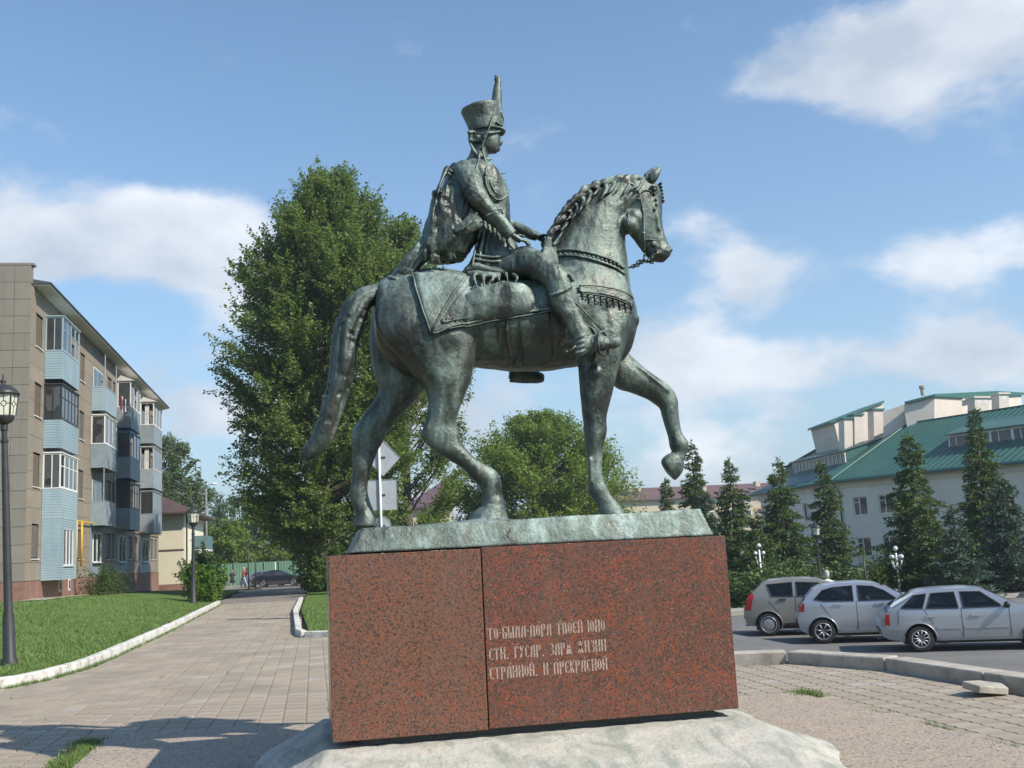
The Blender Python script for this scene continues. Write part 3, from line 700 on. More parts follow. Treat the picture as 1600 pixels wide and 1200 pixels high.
# jaw crease, nasal ridge, lips, nostril rim
ptube(hb, [(1012,300,-.105,.014),(1024,330,-.09,.016),(1030,360,-.07,.014)])
ptube(hb, [(1018,400,-.06,.012),(1030,395,-.064,.012),(1042,398,-.05,.01)])
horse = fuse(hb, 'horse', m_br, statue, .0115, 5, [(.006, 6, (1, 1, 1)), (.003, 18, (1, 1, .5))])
HB = bvh_of(horse)
def on(px, py, off=.012, side=-1, dyr=None):
    """point on the horse's flank straight across from a traced point"""
    p = atY(px, py, YC+side*.3) if dyr is None else atY(px, py, YC+dyr)
    o_ = Vector((p.x, YC+side*1.2, p.z)); hit = HB.ray_cast(o_, Vector((0, -side, 0)), 2.4)
    if hit[0] is None: return None
    return hit[0]+hit[1]*off if hit[1].y*side > 0 else hit[0]+Vector((0, side*off, 0))
def drape(rows, off, name, mat, parent, nu=26, nv=18, side=-1, thick=.016, wob=.004):
    R = [catmull([(x, y) for x, y in r], 8) for r in rows]
    def samp(A, t):
        i = t*(len(A)-1); k = min(int(i), len(A)-2); return A[k]*(1-(i-k))+A[k+1]*(i-k)
    P = []; last = None
    for a in range(nu+1):
        row = []
        for b in range(nv+1):
            s = b/nv*(len(R)-1); k = min(int(s), len(R)-2); q = samp(R[k], a/nu)*(1-(s-k))+samp(R[k+1], a/nu)*(s-k)
            h = on(q[0], q[1], off, side)
            if h is None:
                h = Vector(last) if last is not None else atY(q[0], q[1], YC+side*.3)
            h = h+Vector((0, side*wob*noise.noise(h*9)*2, 0)); row.append(h); last = h
        P.append(row)
    # relax depth so that the cloth spans hollows
    for it in range(4):
        Q = [[p.y for p in r] for r in P]
        for a in range(nu+1):
            for b in range(nv+1):
                nb = [Q[i][j] for i, j in ((a-1, b), (a+1, b), (a, b-1), (a, b+1)) if 0 <= i <= nu and 0 <= j <= nv]
                avg = sum(nb)/len(nb)
                if side*(avg-P[a][b].y) > 0: P[a][b].y = .4*P[a][b].y+.6*avg
    mb = MB(); V = [p for r in P for p in r]; W = [p-Vector((0, side*thick, 0)) for p in V]; n = len(V); F = []
    idx = lambda a, b: a*(nv+1)+b
    for a in range(nu):
        for b in range(nv):
            F.append((idx(a, b), idx(a+1, b), idx(a+1, b+1), idx(a, b+1))); F.append((n+idx(a, b), n+idx(a, b+1), n+idx(a+1, b+1), n+idx(a+1, b)))
    ring = [idx(a, 0) for a in range(nu+1)]+[idx(nu, b) for b in range(1, nv+1)]+[idx(a, nv) for a in range(nu-1, -1, -1)]+[idx(0, b) for b in range(nv-1, 0, -1)]
    for i in range(len(ring)): a, b = ring[i], ring[(i+1) % len(ring)]; F.append((a, b, n+b, n+a))
    mb.add(V+W, F); return mb.build(name, mat, parent, smooth=True)
def strap(mb, pts, r, off=.004, side=-1, sub=6, flat=1.0, n=8):
    R = catmull(pts, sub); P = []
    for a, b in R:
        h = on(a, b, off, side)
        if h is not None: P.append(h)
    if len(P) > 2: mb.tube(P, (r, r*flat) if False else r, n)
    return P
INFL = 0
# shabrack, its border, pouch roll, saddle
for sd in (-1, 1):
    drape([[(646,425),(655,475),(671,526)],[(690,426),(680,472),(686,520)],[(752,436),(735,478),(712,513)],[(785,440),(775,480),(762,502)],[(830,438),(822,475),(815,494)],[(862,430),(862,465),(864,487)]], .022, 'shabrack', m_brl if sd < 0 else m_br, horse, side=sd)
bd = MB()
strap(bd, [(646,426),(655,475),(671,525)], .008, .03); strap(bd, [(728,434),(700,475),(673,524),(713,511),(762,501),(815,493),(864,486)], .011, .03); strap(bd, [(733,446),(706,480),(688,508),(722,500),(768,490),(820,482)], .005, .032)
strap(bd, [(672,526),(712,515),(762,505),(815,497),(866,489)], .006, .03)
for k in range(34):  # little embossed ornaments inside the border
    t_ = k/33; q = np.array([690, 507])*(1-t_)+np.array([850, 484])*t_+np.array([0, 4*sin(t_*pi)])
    h = on(q[0], q[1]-4*((k % 2)), .028)
    if h: bd.sphere(h, .008, 6, 4)
for k in range(60):
    h = on(733+rnd.random()*45, 452+rnd.random()*28, .03)
    if h: bd.sphere(h, (.012*rnd.random()+.004, .008, .01), 6, 4)
bd.build('border', m_brl, horse, smooth=True)
vb = MB()
loft(vb, [(724,462,718,504,.022,-.36),(748,448,742,503,.035,-.375),(782,441,780,499,.05,-.385),(812,441,812,494,.05,-.39),(828,449,830,488,.035,-.395),(835,460,836,478,.02,-.395)], 16)
loft(vb, [(728,426,728,446,.12,-.12),(742,424,744,444,.12,-.2),(760,426,760,446,.11,-.22),(780,426,780,444,.1,-.22)], 12)
for k in range(6): q = rnd.uniform(-4, 4); ptube(vb, [(738+k*13+q,426+rnd.random()*4,-.3,.016),(745+k*12-q,436+q*.6,-.345,rnd.uniform(.014,.03)),(738+k*14+q*2,447+q,-.35,.010)])
fuse(vb, 'saddle_roll', m_br, horse, .011, 4, [(.01, 12, (1, 1, 1))])
sb = MB()
loft(sb, [(722,424,722,440,.2,0),(735,412,740,440,.22,0),(760,420,770,450,.25,0),(800,424,810,450,.27,0),(840,400,850,440,.22,0),(858,382,868,420,.14,0),(863,378,870,398,.06,0)], 18)
loft(sb, [(846,396,866,470,.04,-.3),(850,380,872,420,.05,-.2),(858,372,872,400,.06,-.06)], 12)
fuse(sb, 'saddle', m_br, horse, .012, 5, [(.006, 10, (1, 1, 1))])
# girth bands and stirrup straps below the saddle
gb = MB()
strap(gb, [(790,492),(792,530),(803,560),(812,578)], .012); strap(gb, [(820,492),(815,530),(810,560),(808,578)], .006)
strap(gb, [(775,500),(783,540),(796,572)], .006); strap(gb, [(860,490),(856,520),(848,555),(842,576)], .006)
strap(gb, [(742,440),(733,470),(724,505)], .004, .03)
gb.build('girth_strap', m_br, horse, smooth=True)
for (r_, o_) in (([[(806,496),(812,530),(822,566)],[(822,494),(830,530),(838,566)],[(840,492),(846,530),(853,566)],[(856,490),(862,525),(868,560)]], .01),):
    drape(r_, o_, 'saddle_flap', m_brd, horse, nu=16, nv=10)
# breast collar with tassels
drape([[(903,450),(902,458)],[(930,451),(930,461)],[(958,454),(958,465)],[(978,459),(979,471)],[(990,466),(991,476)]], .014, 'breast_collar', m_br, horse, nu=4, nv=28, thick=.02)
ts = MB()
strap(ts, [(903,449),(930,449),(958,452),(978,457),(990,464)], .007, .022); strap(ts, [(906,461),(930,463),(958,467),(978,473),(990,479)], .005, .02)
for k in range(9):
    x = 908+k*10.0; y = 459+k*1.9
    h = on(x, y, .012); h2 = on(x+1, y+rnd.uniform(9,14), .003); 
    if h and h2:
        ts.tube([h, (h+h2)/2, h2], [.005, .009, .007], 6); ts.sphere(h2, .011, 7, 5); ts.sphere(h+Vector((0, .003, 0)), .010, 6, 4)
        for s_ in (-1, 1):
            h3 = on(x+s_*3.5, y+8, .012)
            if h3 and k % 2: ts.sphere(h3, .008, 6, 4)
ts.build('collar_tassel', m_br, horse, smooth=True)
st = MB(); strap(st, [(872,462),(890,480),(905,500),(925,515),(930,528)], .008, .006); st.build('strap', m_brd, horse, smooth=True)
# neck strap with embossed band, reins, bridle
ns = MB()
P1 = strap(ns, [(866,384),(890,384),(920,390),(950,399),(970,406),(981,413)], .014, .008); strap(ns, [(864,392),(890,393),(920,400),(950,409),(970,416),(982,422)], .014, .008)
for k in range(17):
    t_ = k/16; h = on(869+108*t_, 389+22*t_**1.3, .014)
    if h: ns.sphere(h, (.014, .012, .014), 6, 4)
ns.build('neck_strap', m_br, horse, smooth=True)
br = MB()
def hp(px, py, dy): return atY(px, py, YC+dy)
strap(br, [(1006,282),(1009,292),(1014,315),(1017,340),(1020,362),(1023,378)], .0075, .006)
strap(br, [(1007,292),(998,310),(990,330),(986,345)], .006, .006)
strap(br, [(1008,291),(1020,286),(1028,289)], .007, .006)
strap(br, [(1004,368),(1015,364),(1028,362),(1038,364)], .007, .006)
strap(br, [(1007,284),(1001,278),(995,275)], .008, .006)
for (a, b) in ((1009,291),(1008,300),(1022,376),(1018,352),(1033,292),(1036,300),(1037,308),(1034,316)):
    h = on(a, b, .006)
    if h is None: h = hp(a, b, -.03)
    br.sphere(h, .014, 8, 6)
for k in range(6):
    h = hp(1031+k*.8, 288+k*5.5, -.0); br.sphere(h, (.016, .05, .014), 8, 5)
br.tube([hp(1024,378,-.075), hp(1028,388,-.085), hp(1024,398,-.085), hp(1016,404,-.08)], [.01, .011, .009, .007], 8)
br.lathe([(.010, -.008), (.026, -.004), (.026, .004), (.010, .008)], hp(1022, 381, -.08), 12, axis='y')
br.build('bridle', m_br, horse, smooth=True)
ey = MB(); ey.sphere(hp(1022, 296, -.118), (.02, .012, .014), 10, 6); ey.tube([hp(1014,296,-.112), hp(1019,290,-.125), hp(1027,293,-.115)], .008, 6); ey.tube([hp(1014,297,-.112), hp(1021,302,-.12), hp(1027,299,-.112)], .006, 6)
ey.lathe([(.012, -.004), (.019, 0), (.012, .004)], hp(1043, 388, -.058), 10, axis='y')
ey.build('eye', m_brd, horse, smooth=True)
ch = MB()
def link_chain(mb, P, ln=.032, r=.0055):
    P = [Vector(p) for p in P]; L_ = [0]
    for a, b in zip(P, P[1:]): L_.append(L_[-1]+(b-a).length)
    n = int(L_[-1]/(ln*.8)); 
    for i in range(n):
        s = (i+.5)/n*L_[-1]; k = max(j for j in range(len(L_)) if L_[j] <= s); k = min(k, len(P)-2)
        t = (s-L_[k])/(L_[k+1]-L_[k]); c = P[k].lerp(P[k+1], t); d = (P[k+1]-P[k]).normalized()
        e = d.cross(Vector((0, 1, 0))).normalized() if i % 2 else Vector((0, 1, 0))
        ring = [c+d*(cos(q)*ln*.62)+e*(sin(q)*ln*.36) for q in [2*pi*j/10 for j in range(11)]]
        mb.tube(ring, r, 5, cap=False)
link_chain(ch, [hp(983,418,-.02), hp(990,415,-.04), hp(1000,407,-.06), hp(1012,407,-.075), hp(1020,402,-.08)])
link_chain(ch, [hp(984,418,.02), hp(994,416,.04), hp(1006,408,.06), hp(1018,410,.075), hp(1026,404,.08)])
link_chain(ch, [hp(1006,407,-.07), hp(1007,396,-.07)], .024)
link_chain(ch, [hp(1016,405,-.08), hp(1023,397,-.08), hp(1025,390,-.08)], .024)
ch.build('rein_chain', m_br, horse, smooth=True)
# ears
eb = MB()
for s_ in (-1, 1):
    dx = 0 if s_ < 0 else -6
    loft(eb, [(1012+dx,272,1016+dx,290,.035,s_*.065),(1019+dx,266,1025+dx,284,.045,s_*.075),(1026+dx,262,1030+dx,275,.032,s_*.08),(1032+dx,260,1033+dx,266,.01,s_*.082)], 12)
fuse(eb, 'ear', m_br, horse, .007, 2)
# mane in sculpted locks along the crest
mn = MB()
crest = catmull([(854,401),(865,382),(877,356),(891,331),(910,309),(933,293),(957,286),(981,283),(1000,284)], 6)
for i, (x, y) in enumerate(crest):
    nrm = np.array([-(crest[min(i+1, len(crest)-1)]-crest[max(i-1, 0)])[1]*-1, -(crest[min(i+1, len(crest)-1)]-crest[max(i-1, 0)])[0]]); nrm = nrm/np.linalg.norm(nrm)
    nx, ny = nrm
    for s_ in (-1, 1):
        L_ = rnd.uniform(6, 15); w = rnd.uniform(.014, .034); bend = rnd.uniform(-5, 5)
        ptube(mn, [(x-nx*7, y-ny*7, s_*.02, w), (x+nx*L_*.35+bend*.3, y+ny*L_*.35, s_*.05, w*1.25), (x+nx*L_*.7-4+bend, y+ny*L_*.7+3, s_*.075, w*.9), (x+nx*L_*.6-10+bend, y+ny*L_*.6+9, s_*.09, .006)], 7, 2)
    if i % 3 == 0:
        L_ = rnd.uniform(10, 30); w = rnd.uniform(.014, .026)
        ptube(mn, [(x, y, -.03, w*1.2), (x+2, y+L_*.25, -.09-.04*(1-i/len(crest)), w), (x-3, y+L_*.7, -.13-.05*(1-i/len(crest)), w*.8), (x-8, y+L_, -.14-.06*(1-i/len(crest)), .006)], 7, 2)
fuse(mn, 'mane', m_br, horse, .0085, 2)
# tail in long wavy strands
tl = MB()
TA = [(602,442,596,466,.05,0),(584,443,586,474,.08,0),(563,447,574,486,.10,0),(545,460,571,505,.115,0),(530,484,566,528,.115,0),(521,517,562,548,.11,0),(517,555,560,570,.11,0),(513,590,554,593,.105,0),(502,620,544,620,.10,0),(496,649,533,652,.095,0),(484,680,521,688,.085,0),(473,702,506,707,.065,0),(471,716,488,718,.035,0)]
loft(tl, [(a+(c-a)*.06, b+(d-b)*.06, c-(c-a)*.06, d-(d-b)*.06, w*.84, e) for a, b, c, d, w, e in TA], 18)
for k in range(9):
    u0 = .04+k/8*.92; ph = rnd.uniform(0, 6); pts = []
    for i, (ax, ay, bx, by, w, dy) in enumerate(TA):
        t_ = min(.9, max(.1, .1+.8*u0+.08*sin(i*.8+ph))); e = sin(pi*t_)
        s_ = -1 if k % 2 else -1
        pts.append((ax+(bx-ax)*t_, ay+(by-ay)*t_, s_*w*e*1.06, (.030, .022, .026)[k % 3] if i < 10 else .014))
    ptube(tl, pts, 7, 3)
for k in range(0):
    u0 = rnd.random(); ptube(tl, [(a+(c-a)*u0, b+(d-b)*u0, w*sin(pi*u0), .02) for (a, b, c, d, w, dy) in TA], 7, 2)
ptube(tl, [(482,690,0,.02),(474,706,-.03,.02),(469,720,0,.008)]); ptube(tl, [(500,700,0,.02),(486,714,-.03,.018),(476,722,0,.008)])
fuse(tl, 'tail', m_brd, horse, .010, 2)

# ---- rider
rb = MB(); INFL = .006
loft(rb, [(800,432,722,428,.19,0),(815,408,733,412,.20,0),(806,384,742,388,.18,0),(797,360,742,362,.155,0),(796,338,728,342,.165,0),(794,315,716,322,.185,0),(790,292,708,302,.2,0),(782,274,702,280,.215,0),(772,262,708,266,.19,0),(764,254,722,256,.12,0),(762,246,730,248,.078,0),(762,236,736,236,.066,0),(768,224,738,222,.07,0)], 22)
loft(rb, [(776,238,752,240,.035,0),(779,233,740,233,.065,0),(780,224,734,224,.083,0),(780,214,732,214,.09,0),(781,205,733,206,.09,0),(778,197,736,198,.08,0)], 18)
ptube(rb, [(779,212,0,.010),(783,221,0,.014),(784,225,0,.012),(779,228,0,.01)])           # nose
ptube(rb, [(779,231,0,.012),(781,233,0,.009),(778,236,0,.012)])                              # lips
pball(rb, 773, 236, 0, .026)
ptube(rb, [(754,213,-.088,.012),(751,217,-.094,.014),(753,223,-.088,.010)])                  # ear
for k in range(10): pball(rb, 733+rnd.random()*14, 206+rnd.random()*15, -.06-.02*rnd.random(), .022)   # hair
# right arm
ptube(rb, [(720,266,-.14,.10),(728,274,-.2,.108),(736,288,-.27,.104),(742,302,-.31,.098),(754,320,-.31,.088),(771,338,-.3,.074),(785,352,-.29,.062),(797,364,-.285,.048)], 14)
ptube(rb, [(785,352,-.29,.062),(800,368,-.285,.058)], 12)
# left arm
ptube(rb, [(745,268,.16,.09),(752,285,.24,.085),(768,325,.28,.075),(790,348,.2,.06),(820,362,.12,.05),(840,370,.08,.045)], 14)
# legs
INFL = .003
loft(rb, [(790,395,762,435,.11,-.1),(812,386,793,432,.10,-.22),(832,388,817,430,.10,-.3),(852,399,833,436,.092,-.36),(872,412,848,443,.086,-.405),(887,426,855,452,.082,-.43),(892,443,858,465,.075,-.44),(896,461,862,479,.072,-.445),(903,481,872,493,.066,-.45),(912,500,885,512,.058,-.45),(921,515,893,528,.055,-.455),(926,530,897,545,.055,-.46),(926,545,902,562,.045,-.46)], 18)
loft(rb, [(912,528,900,560,.05,-.46),(932,523,920,553,.05,-.47),(950,526,942,548,.05,-.48),(964,526,960,545,.042,-.485),(970,530,968,541,.025,-.485)], 14)
loft(rb, [(790,395,760,440,.11,.1),(815,400,790,450,.115,.25),(838,415,808,462,.10,.37),(845,440,812,475,.09,.42),(838,480,805,500,.08,.44),(830,520,802,530,.065,.45),(825,550,798,560,.055,.455),(826,570,795,592,.05,.46)], 16)
loft(rb, [(812,572,795,597,.045,.46),(830,576,825,599,.045,.46),(846,582,843,599,.04,.46),(851,586,850,596,.02,.46)], 12)
# trouser stripes, boot folds
for k in range(3): ptube(rb, [(838+k*18,394+k*10,-.36-.04*k,.009),(838+k*17,406+k*9,-.42-.03*k,.010),(830+k*15,420+k*8,-.40-.03*k,.008)])
for k in range(4): ptube(rb, [(921+k,520+k*7,-.46,.012),(908,526+k*8,-.515,.012),(896,534+k*6,-.47,.01)])
ptube(rb, [(888,428,-.5,.016),(896,440,-.47,.012)]); ptube(rb, [(858,462,-.5,.012),(876,456,-.53,.014),(895,446,-.49,.012)])
# coat folds
for k in range(7): ptube(rb, [(748+k*6,330+k*2,-.165,.012),(750+k*7,360,-.17,.014),(742+k*9,392,-.19,.012),(738+k*10,418,-.2,.01)])
for k in range(5): ptube(rb, [(724+k*3,270+k*9,-.26-.015*k,.012),(738+k*2,274+k*10,-.345-.01*k,.012),(750+k*3,280+k*9,-.28-.015*k,.01)])
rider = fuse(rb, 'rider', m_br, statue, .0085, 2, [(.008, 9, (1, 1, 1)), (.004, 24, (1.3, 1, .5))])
# hands: palm, four bent fingers and a thumb each
def hand(name, px, py, dy, s):
    h = MB(); ptube(h, [(px-6,py-5,dy,.036),(px+2,py,dy,.042),(px+8,py+3,dy,.038)], 10, 3, .6)
    for k in range(4):
        o_ = (k-1.5)*.024
        ln = (1, 1.12, 1.08, .88)[k]
        ptube(h, [(px+6,py+2,dy+o_,.0135),(px+6+9*ln,py+4,dy+o_,.013),(px+6+14*ln,py+10,dy+o_*.9,.012),(px+6+11*ln,py+14,dy+o_*.8,.0105)], 7, 3)
    ptube(h, [(px-2,py-1,dy+s*.03,.015),(px+5,py-5,dy+s*.055,.014),(px+14,py-3,dy+s*.05,.012)], 7, 3)
    return fuse(h, name, m_br, rider, .0055, 1)
hand('hand', 806, 373, -.285, 1); hand('hand', 842, 372, .06, -1)
# stirrup and spur
sp = MB()
sp.tube([hp(936,520,-.53), hp(935,534,-.55), hp(936,552,-.55), hp(944,556,-.48), hp(950,552,-.41), hp(950,530,-.41), hp(942,518,-.47), hp(936,520,-.53)], .012, 7)
sp.tube([hp(900,540,-.5), hp(893,547,-.49), hp(886,550,-.48)], .008, 6); sp.sphere(hp(885, 550, -.48), .014, 8, 5)
sp.tube([hp(942,518,-.47), hp(930,505,-.47), hp(905,478,-.50), hp(880,460,-.47)], .007, 6)
sp.build('stirrup', m_brd, rider, smooth=True)
# dolman braid and cords on the chest, sash, hip buttons
cd = MB()
for k in range(7):
    y = 268+k*11; ptube(cd, [(756+k*2,y,-.17+.003*k,.007),(774+k*2,y+3,-.13,.007),(790,y+2,-.06,.007)], 6)
ptube(cd, [(757,256,-.12,.010),(758,280,-.21,.010),(766,304,-.21,.010),(780,313,-.17,.010),(794,304,-.09,.010)], 7)
ptube(cd, [(762,256,-.1,.008),(765,280,-.19,.008),(773,300,-.18,.008),(786,305,-.13,.008),(795,296,-.06,.008)], 7)
ptube(cd, [(750,234,-.10,.012),(748,250,-.17,.012),(743,268,-.27,.010),(740,276,-.3,.007)], 7)
ptube(cd, [(752,232,-.1,.012),(757,246,-.15,.010),(760,262,-.2,.012),(758,274,-.22,.01)], 7)
ptube(cd, [(742,398,-.19,.012),(770,402,-.215,.012),(800,398,-.18,.012)], 6); ptube(cd, [(740,404,-.19,.012),(770,409,-.22,.012),(804,405,-.17,.012)], 6)
ptube(cd, [(735,225,-.08,.010),(745,242,-.11,.018),(760,250,-.1,.018),(768,246,-.05,.012)], 7)
ptube(cd, [(770,330,-.375,.008),(782,326,-.36,.008),(786,334,-.35,.008)], 6); ptube(cd, [(758,338,-.37,.008),(775,330,-.37,.008)], 6)
for k in range(26): pball(cd, 700+rnd.random()*34, 262+rnd.random()*30, -.2-.02*rnd.random(), .014)
cd.build('braid', m_brl, rider, smooth=True)
# shako with visor, cords and plume
sh = MB()
loft(sh, [(784,206,735,208,.118,0),(785,198,732,200,.122,0),(783,186,728,190,.128,0),(781,175,724,182,.14,0),(779,167,721,176,.15,0),(777,163,721,172,.15,0)], 26)
ptube(sh, [(785,201,-.07,.012),(788,204,-.03,.013),(789,205,.03,.013)], 6)
loft(sh, [(781,202,776,206,.09,0),(787,204,782,210,.075,0),(790,207,786,211,.03,0)], 12)
ptube(sh, [(735,205,-.05,.012),(748,209,-.115,.012),(765,208,-.115,.012),(783,205,-.05,.012)], 6)
for k in range(5): pball(sh, 783-k*.8, 176+k*6, -.03, .018)
shako = fuse(sh, 'shako', m_br, rider, .0075, 2, [(.003, 14, (1, 1, 1))])
cc = MB(); ptube(cc, [(775,167,-.1,.0085),(765,198,-.14,.009),(757,218,-.13,.009),(752,234,-.12,.010)], 7)
ptube(cc, [(778,170,-.06,.007),(787,184,-.04,.008),(785,196,-.07,.008),(775,190,-.12,.007)], 6); cc.build('cord', m_brl, shako, smooth=True)
pl = MB()
loft(pl, [(785,196,774,196,.028,0),(785,182,770,184,.034,0),(784,165,768,168,.036,0),(784,150,769,152,.036,0),(783,136,771,138,.03,0),(782,125,774,126,.022,0),(780,117,776,118,.01,0)], 12)
for k in range(90):
    t_ = rnd.random(); x = 777+(rnd.random()-.5)*13*(1-.5*t_); y = 190-72*t_
    pball(pl, x, y, (rnd.random()-.5)*.06*(1-.5*t_), .011)
fuse(pl, 'plume', m_brl, shako, .006, 1)
# pelisse slung behind, its fur trim and the empty sleeve
pe = MB()
loft(pe, [(704,258,730,262,.10,-.02),(697,274,738,280,.20,-.02),(690,295,742,304,.235,-.03),(677,308,744,322,.245,-.04),(670,330,744,340,.24,-.05),(664,352,745,357,.245,-.05),(659,374,744,376,.255,-.05),(657,390,735,392,.25,-.05),(659,402,728,404,.225,-.05)], 20)
for k in range(8):
    j = rnd.uniform(-5, 5); ptube(pe, [(690+k*6+j,292+k*3+rnd.uniform(-8,8),-.25,.010),(682+k*7+j*2,325+rnd.uniform(-10,10),-.275,rnd.uniform(.012,.026)),(672+k*7-j,362,-.25,rnd.uniform(.012,.028)),(666+k*6+j,392,-.25,.018),(667+k*6.5+j*1.4,rnd.uniform(404,414),-.23,.012)])
    ptube(pe, [(672+k*6,385,.05,.02),(671+k*6.5+j,rnd.uniform(402,412),.08,.014)])
ptube(pe, [(700,262,-.14,.022),(692,276,-.2,.022),(684,298,-.22,.022),(678,304,-.15,.02),(680,300,0,.02)])
pelisse = fuse(pe, 'pelisse', m_brd, rider, .0095, 2, [(.01, 9, (1.2, 1, .5)), (.005, 24, (1.4, 1, .4))])
ft = MB()
loft(ft, [(733,322,742,334,.015,-.31),(734,330,753,342,.02,-.32),(726,342,753,354,.02,-.32),(714,352,740,362,.02,-.31),(706,360,718,368,.012,-.30)], 12)
for k in range(9): ptube(ft, [(746-k*1.2,332+k*2,-.385,.009),(735-k*1.5,345+k*1.6,-.385,.010),(718-k*.6,358+k*.6,-.365,.007)])
fuse(ft, 'fur_trim', m_brl, pelisse, .0075, 1, [(.005, 26, (1, 1, 1))])
sv = MB()
loft(sv, [(662,366,690,382,.09,-.1),(653,378,682,393,.09,-.11),(641,392,672,404,.085,-.11),(628,408,656,420,.08,-.10),(615,424,644,434,.08,-.09),(607,433,636,446,.082,-.08)], 16)
ptube(sv, [(606,432,-.1,.018),(618,437,-.17,.018),(634,445,-.14,.018)])
for k in range(4): ptube(sv, [(662+k*6,370+k*2,-.19,.012),(644+k*6,394+k*2,-.2,.012),(622+k*6,424+k*2,-.175,.010)])
fuse(sv, 'sleeve', m_br, pelisse, .0085, 2, [(.007, 14, (1, 1, 1))])
# bronze ground plate with the raised lump under the near hind hoof
pb = MB()
z0, z1 = 1.684, 1.875
Xa, Xb = .265, 3.165
Y0, Y1 = YF+.09, YF+1.34
V = [(Xa,Y0,z0),(Xb,Y0,z0),(Xb,Y1,z0),(Xa,Y1,z0),(Xa+.10,Y0+.07,z1),(Xb-.07,Y0+.07,z1+.035),(Xb-.07,Y1-.07,z1+.02),(Xa+.10,Y1-.07,z1)]
pb.add(V, [(3,2,1,0),(4,5,6,7),(0,1,5,4),(1,2,6,5),(2,3,7,6),(3,0,4,7)])
loft(pb, [(758,787,757,792,.10,-.2),(784,788,752,792,.12,-.2),(790,800,738,802,.14,-.2),(795,815,726,818,.16,-.2),(800,830,700,832,.18,-.2)], 12)
loft(pb, [(625,822,622,835,.1,-.3),(680,818,680,835,.16,-.3),(760,812,760,835,.2,-.3),(850,812,850,830,.15,-.3),(930,806,930,830,.2,-.3),(990,804,990,826,.1,-.3)], 12)
fuse(pb, 'ground_plate', m_brl, statue, .012, 2, [(.006, 3, (1, 1, 1)), (.002, 14, (1, 1, 1))])
# ================================================================ flats on the left
XF = -11.0; YA, YB = 44.0, 80.0
m_clad = NT('clad_panel'); _v = m_clad.map(); _n = m_clad.noise(_v, .5, 5, .6); _k = m_clad.rng(m_clad.info(), 0, 1, .0, 1.)
_st = m_clad.rng(m_clad.noise(m_clad.map((2.2, 2.2, .12)), 1.6, 5, .7), .52, .7, 0, .45)
m_clad.color(m_clad.mix(_st, m_clad.mix(m_clad.rng(_n, .35, .65, 0, .5), m_clad.mix(_k, (.23, .205, .165), (.265, .235, .19)), (.18, .155, .125)), (.14, .12, .10))).rough(.55); m_clad = m_clad.m
m_clad2 = simple('clad_facade', (.265, .225, .175), .7, .10, .6, objvar=.06)
m_plinth = NT('plinth_stone'); _v = m_plinth.map(); _n = m_plinth.noise(_v, 2.4, 6, .7); m_plinth.color(m_plinth.ramp(_n, [(.35, (.18, .095, .07)), (.6, (.27, .15, .11)), (.75, (.34, .22, .17))])).rough(.8); m_plinth = m_plinth.m
m_blue = NT('blue_siding'); _v = m_blue.map(); _n = m_blue.noise(m_blue.map((1, 1, .3)), 2, 5, .6); m_blue.color(m_blue.mix(m_blue.rng(m_blue.info(), 0, 1), m_blue.ramp(_n, [(.3, (.28, .38, .44)), (.7, (.37, .47, .52))]), m_blue.ramp(_n, [(.3, (.23, .32, .37)), (.7, (.31, .41, .46))]))).rough(.5); m_blue = m_blue.m
m_bgrey = simple('grey_sheet', (.26, .315, .345), .6, .15, 1.5, objvar=.15)
m_white = simple('white_pvc', (.72, .72, .70), .4, .05, 2)
m_wood = simple('worn_white_wood', (.45, .45, .42), .7, .2, 3)
m_soff = simple('soffit_white', (.62, .60, .55), .7, .1, 1)
m_droof = simple('roof_dark', (.055, .065, .07), .6, .2, 1)
m_trim = simple('panel_trim', (.13, .11, .085), .6, .1)
m_metalw = simple('dark_iron', (.035, .035, .036), .45, .2, 8)
m_yellow = simple('yellow_gas_paint', (.62, .36, .02), .5, .12, 3)
def glass_mat(name, c, r=.05):
    t = NT(name); v = t.map(); n = t.noise(v, 1.3, 3, .5); k = t.math('FRACT', t.math('ADD', t.info(), n))
    t.color(t.mix(k, tuple(x*.5 for x in c), tuple(x*1.6 for x in c))).rough(r).spec(.6); return t.m
m_glass = glass_mat('dark_glass', (.03, .034, .038)); m_glassb = glass_mat('room_glass', (.05, .055, .055), .08)
m_curt = simple('curtain', (.55, .55, .50), .9, .2, 4)
m_back = simple('room_wall', (.13, .125, .11), .9, .3, 1)

flats = thing('apartment_block', (XF, YA, 0), 'four storey block of flats with beige cladding and pale blue glazed balconies', 'apartment block')
# core walls
mb = MB(); mb.box(-42, XF-.06, YA+.06, YB, -.6, 13.2); mb.build('wall', m_trim, flats)
mb = MB(); mb.box(-42.05, XF+.03, YA-.05, YA+.05, -.4, 1.385); mb.box(XF-.05, XF+.03, YA+.052, YB, -.6, 1.385); mb.build('plinth', m_plinth, flats)
# gable cladding: panels with recessed joints
rows = [1.40+.70*i for i in range(19)]; 
cols = [XF, -11.62]+[-11.62-.75*i for i in range(1, 8)]
for i, (zb, zt) in enumerate(zip(rows, rows[1:]+[None])):
    if zt is None: break
    for a, b in zip(cols, cols[1:]):
        mb = MB(); mb.box(b+.006, a-.006, YA-.03, YA+.055, zb+.008, min(zt, 14.05)-.008); mb.build('clad_panel', m_clad, flats)
mb = MB(); mb.box(-42, cols[-1], YA-.028, YA+.055, 1.4, 13.99); mb.build('wall', m_clad, flats)
mb = MB(); mb.box(-42, XF+.10, YA-.04, YA+.36, 14.01, 14.10); mb.box(-42, XF, YA+.057, YA+.30, 13.3, 14.0); mb.build('parapet', m_clad, flats)
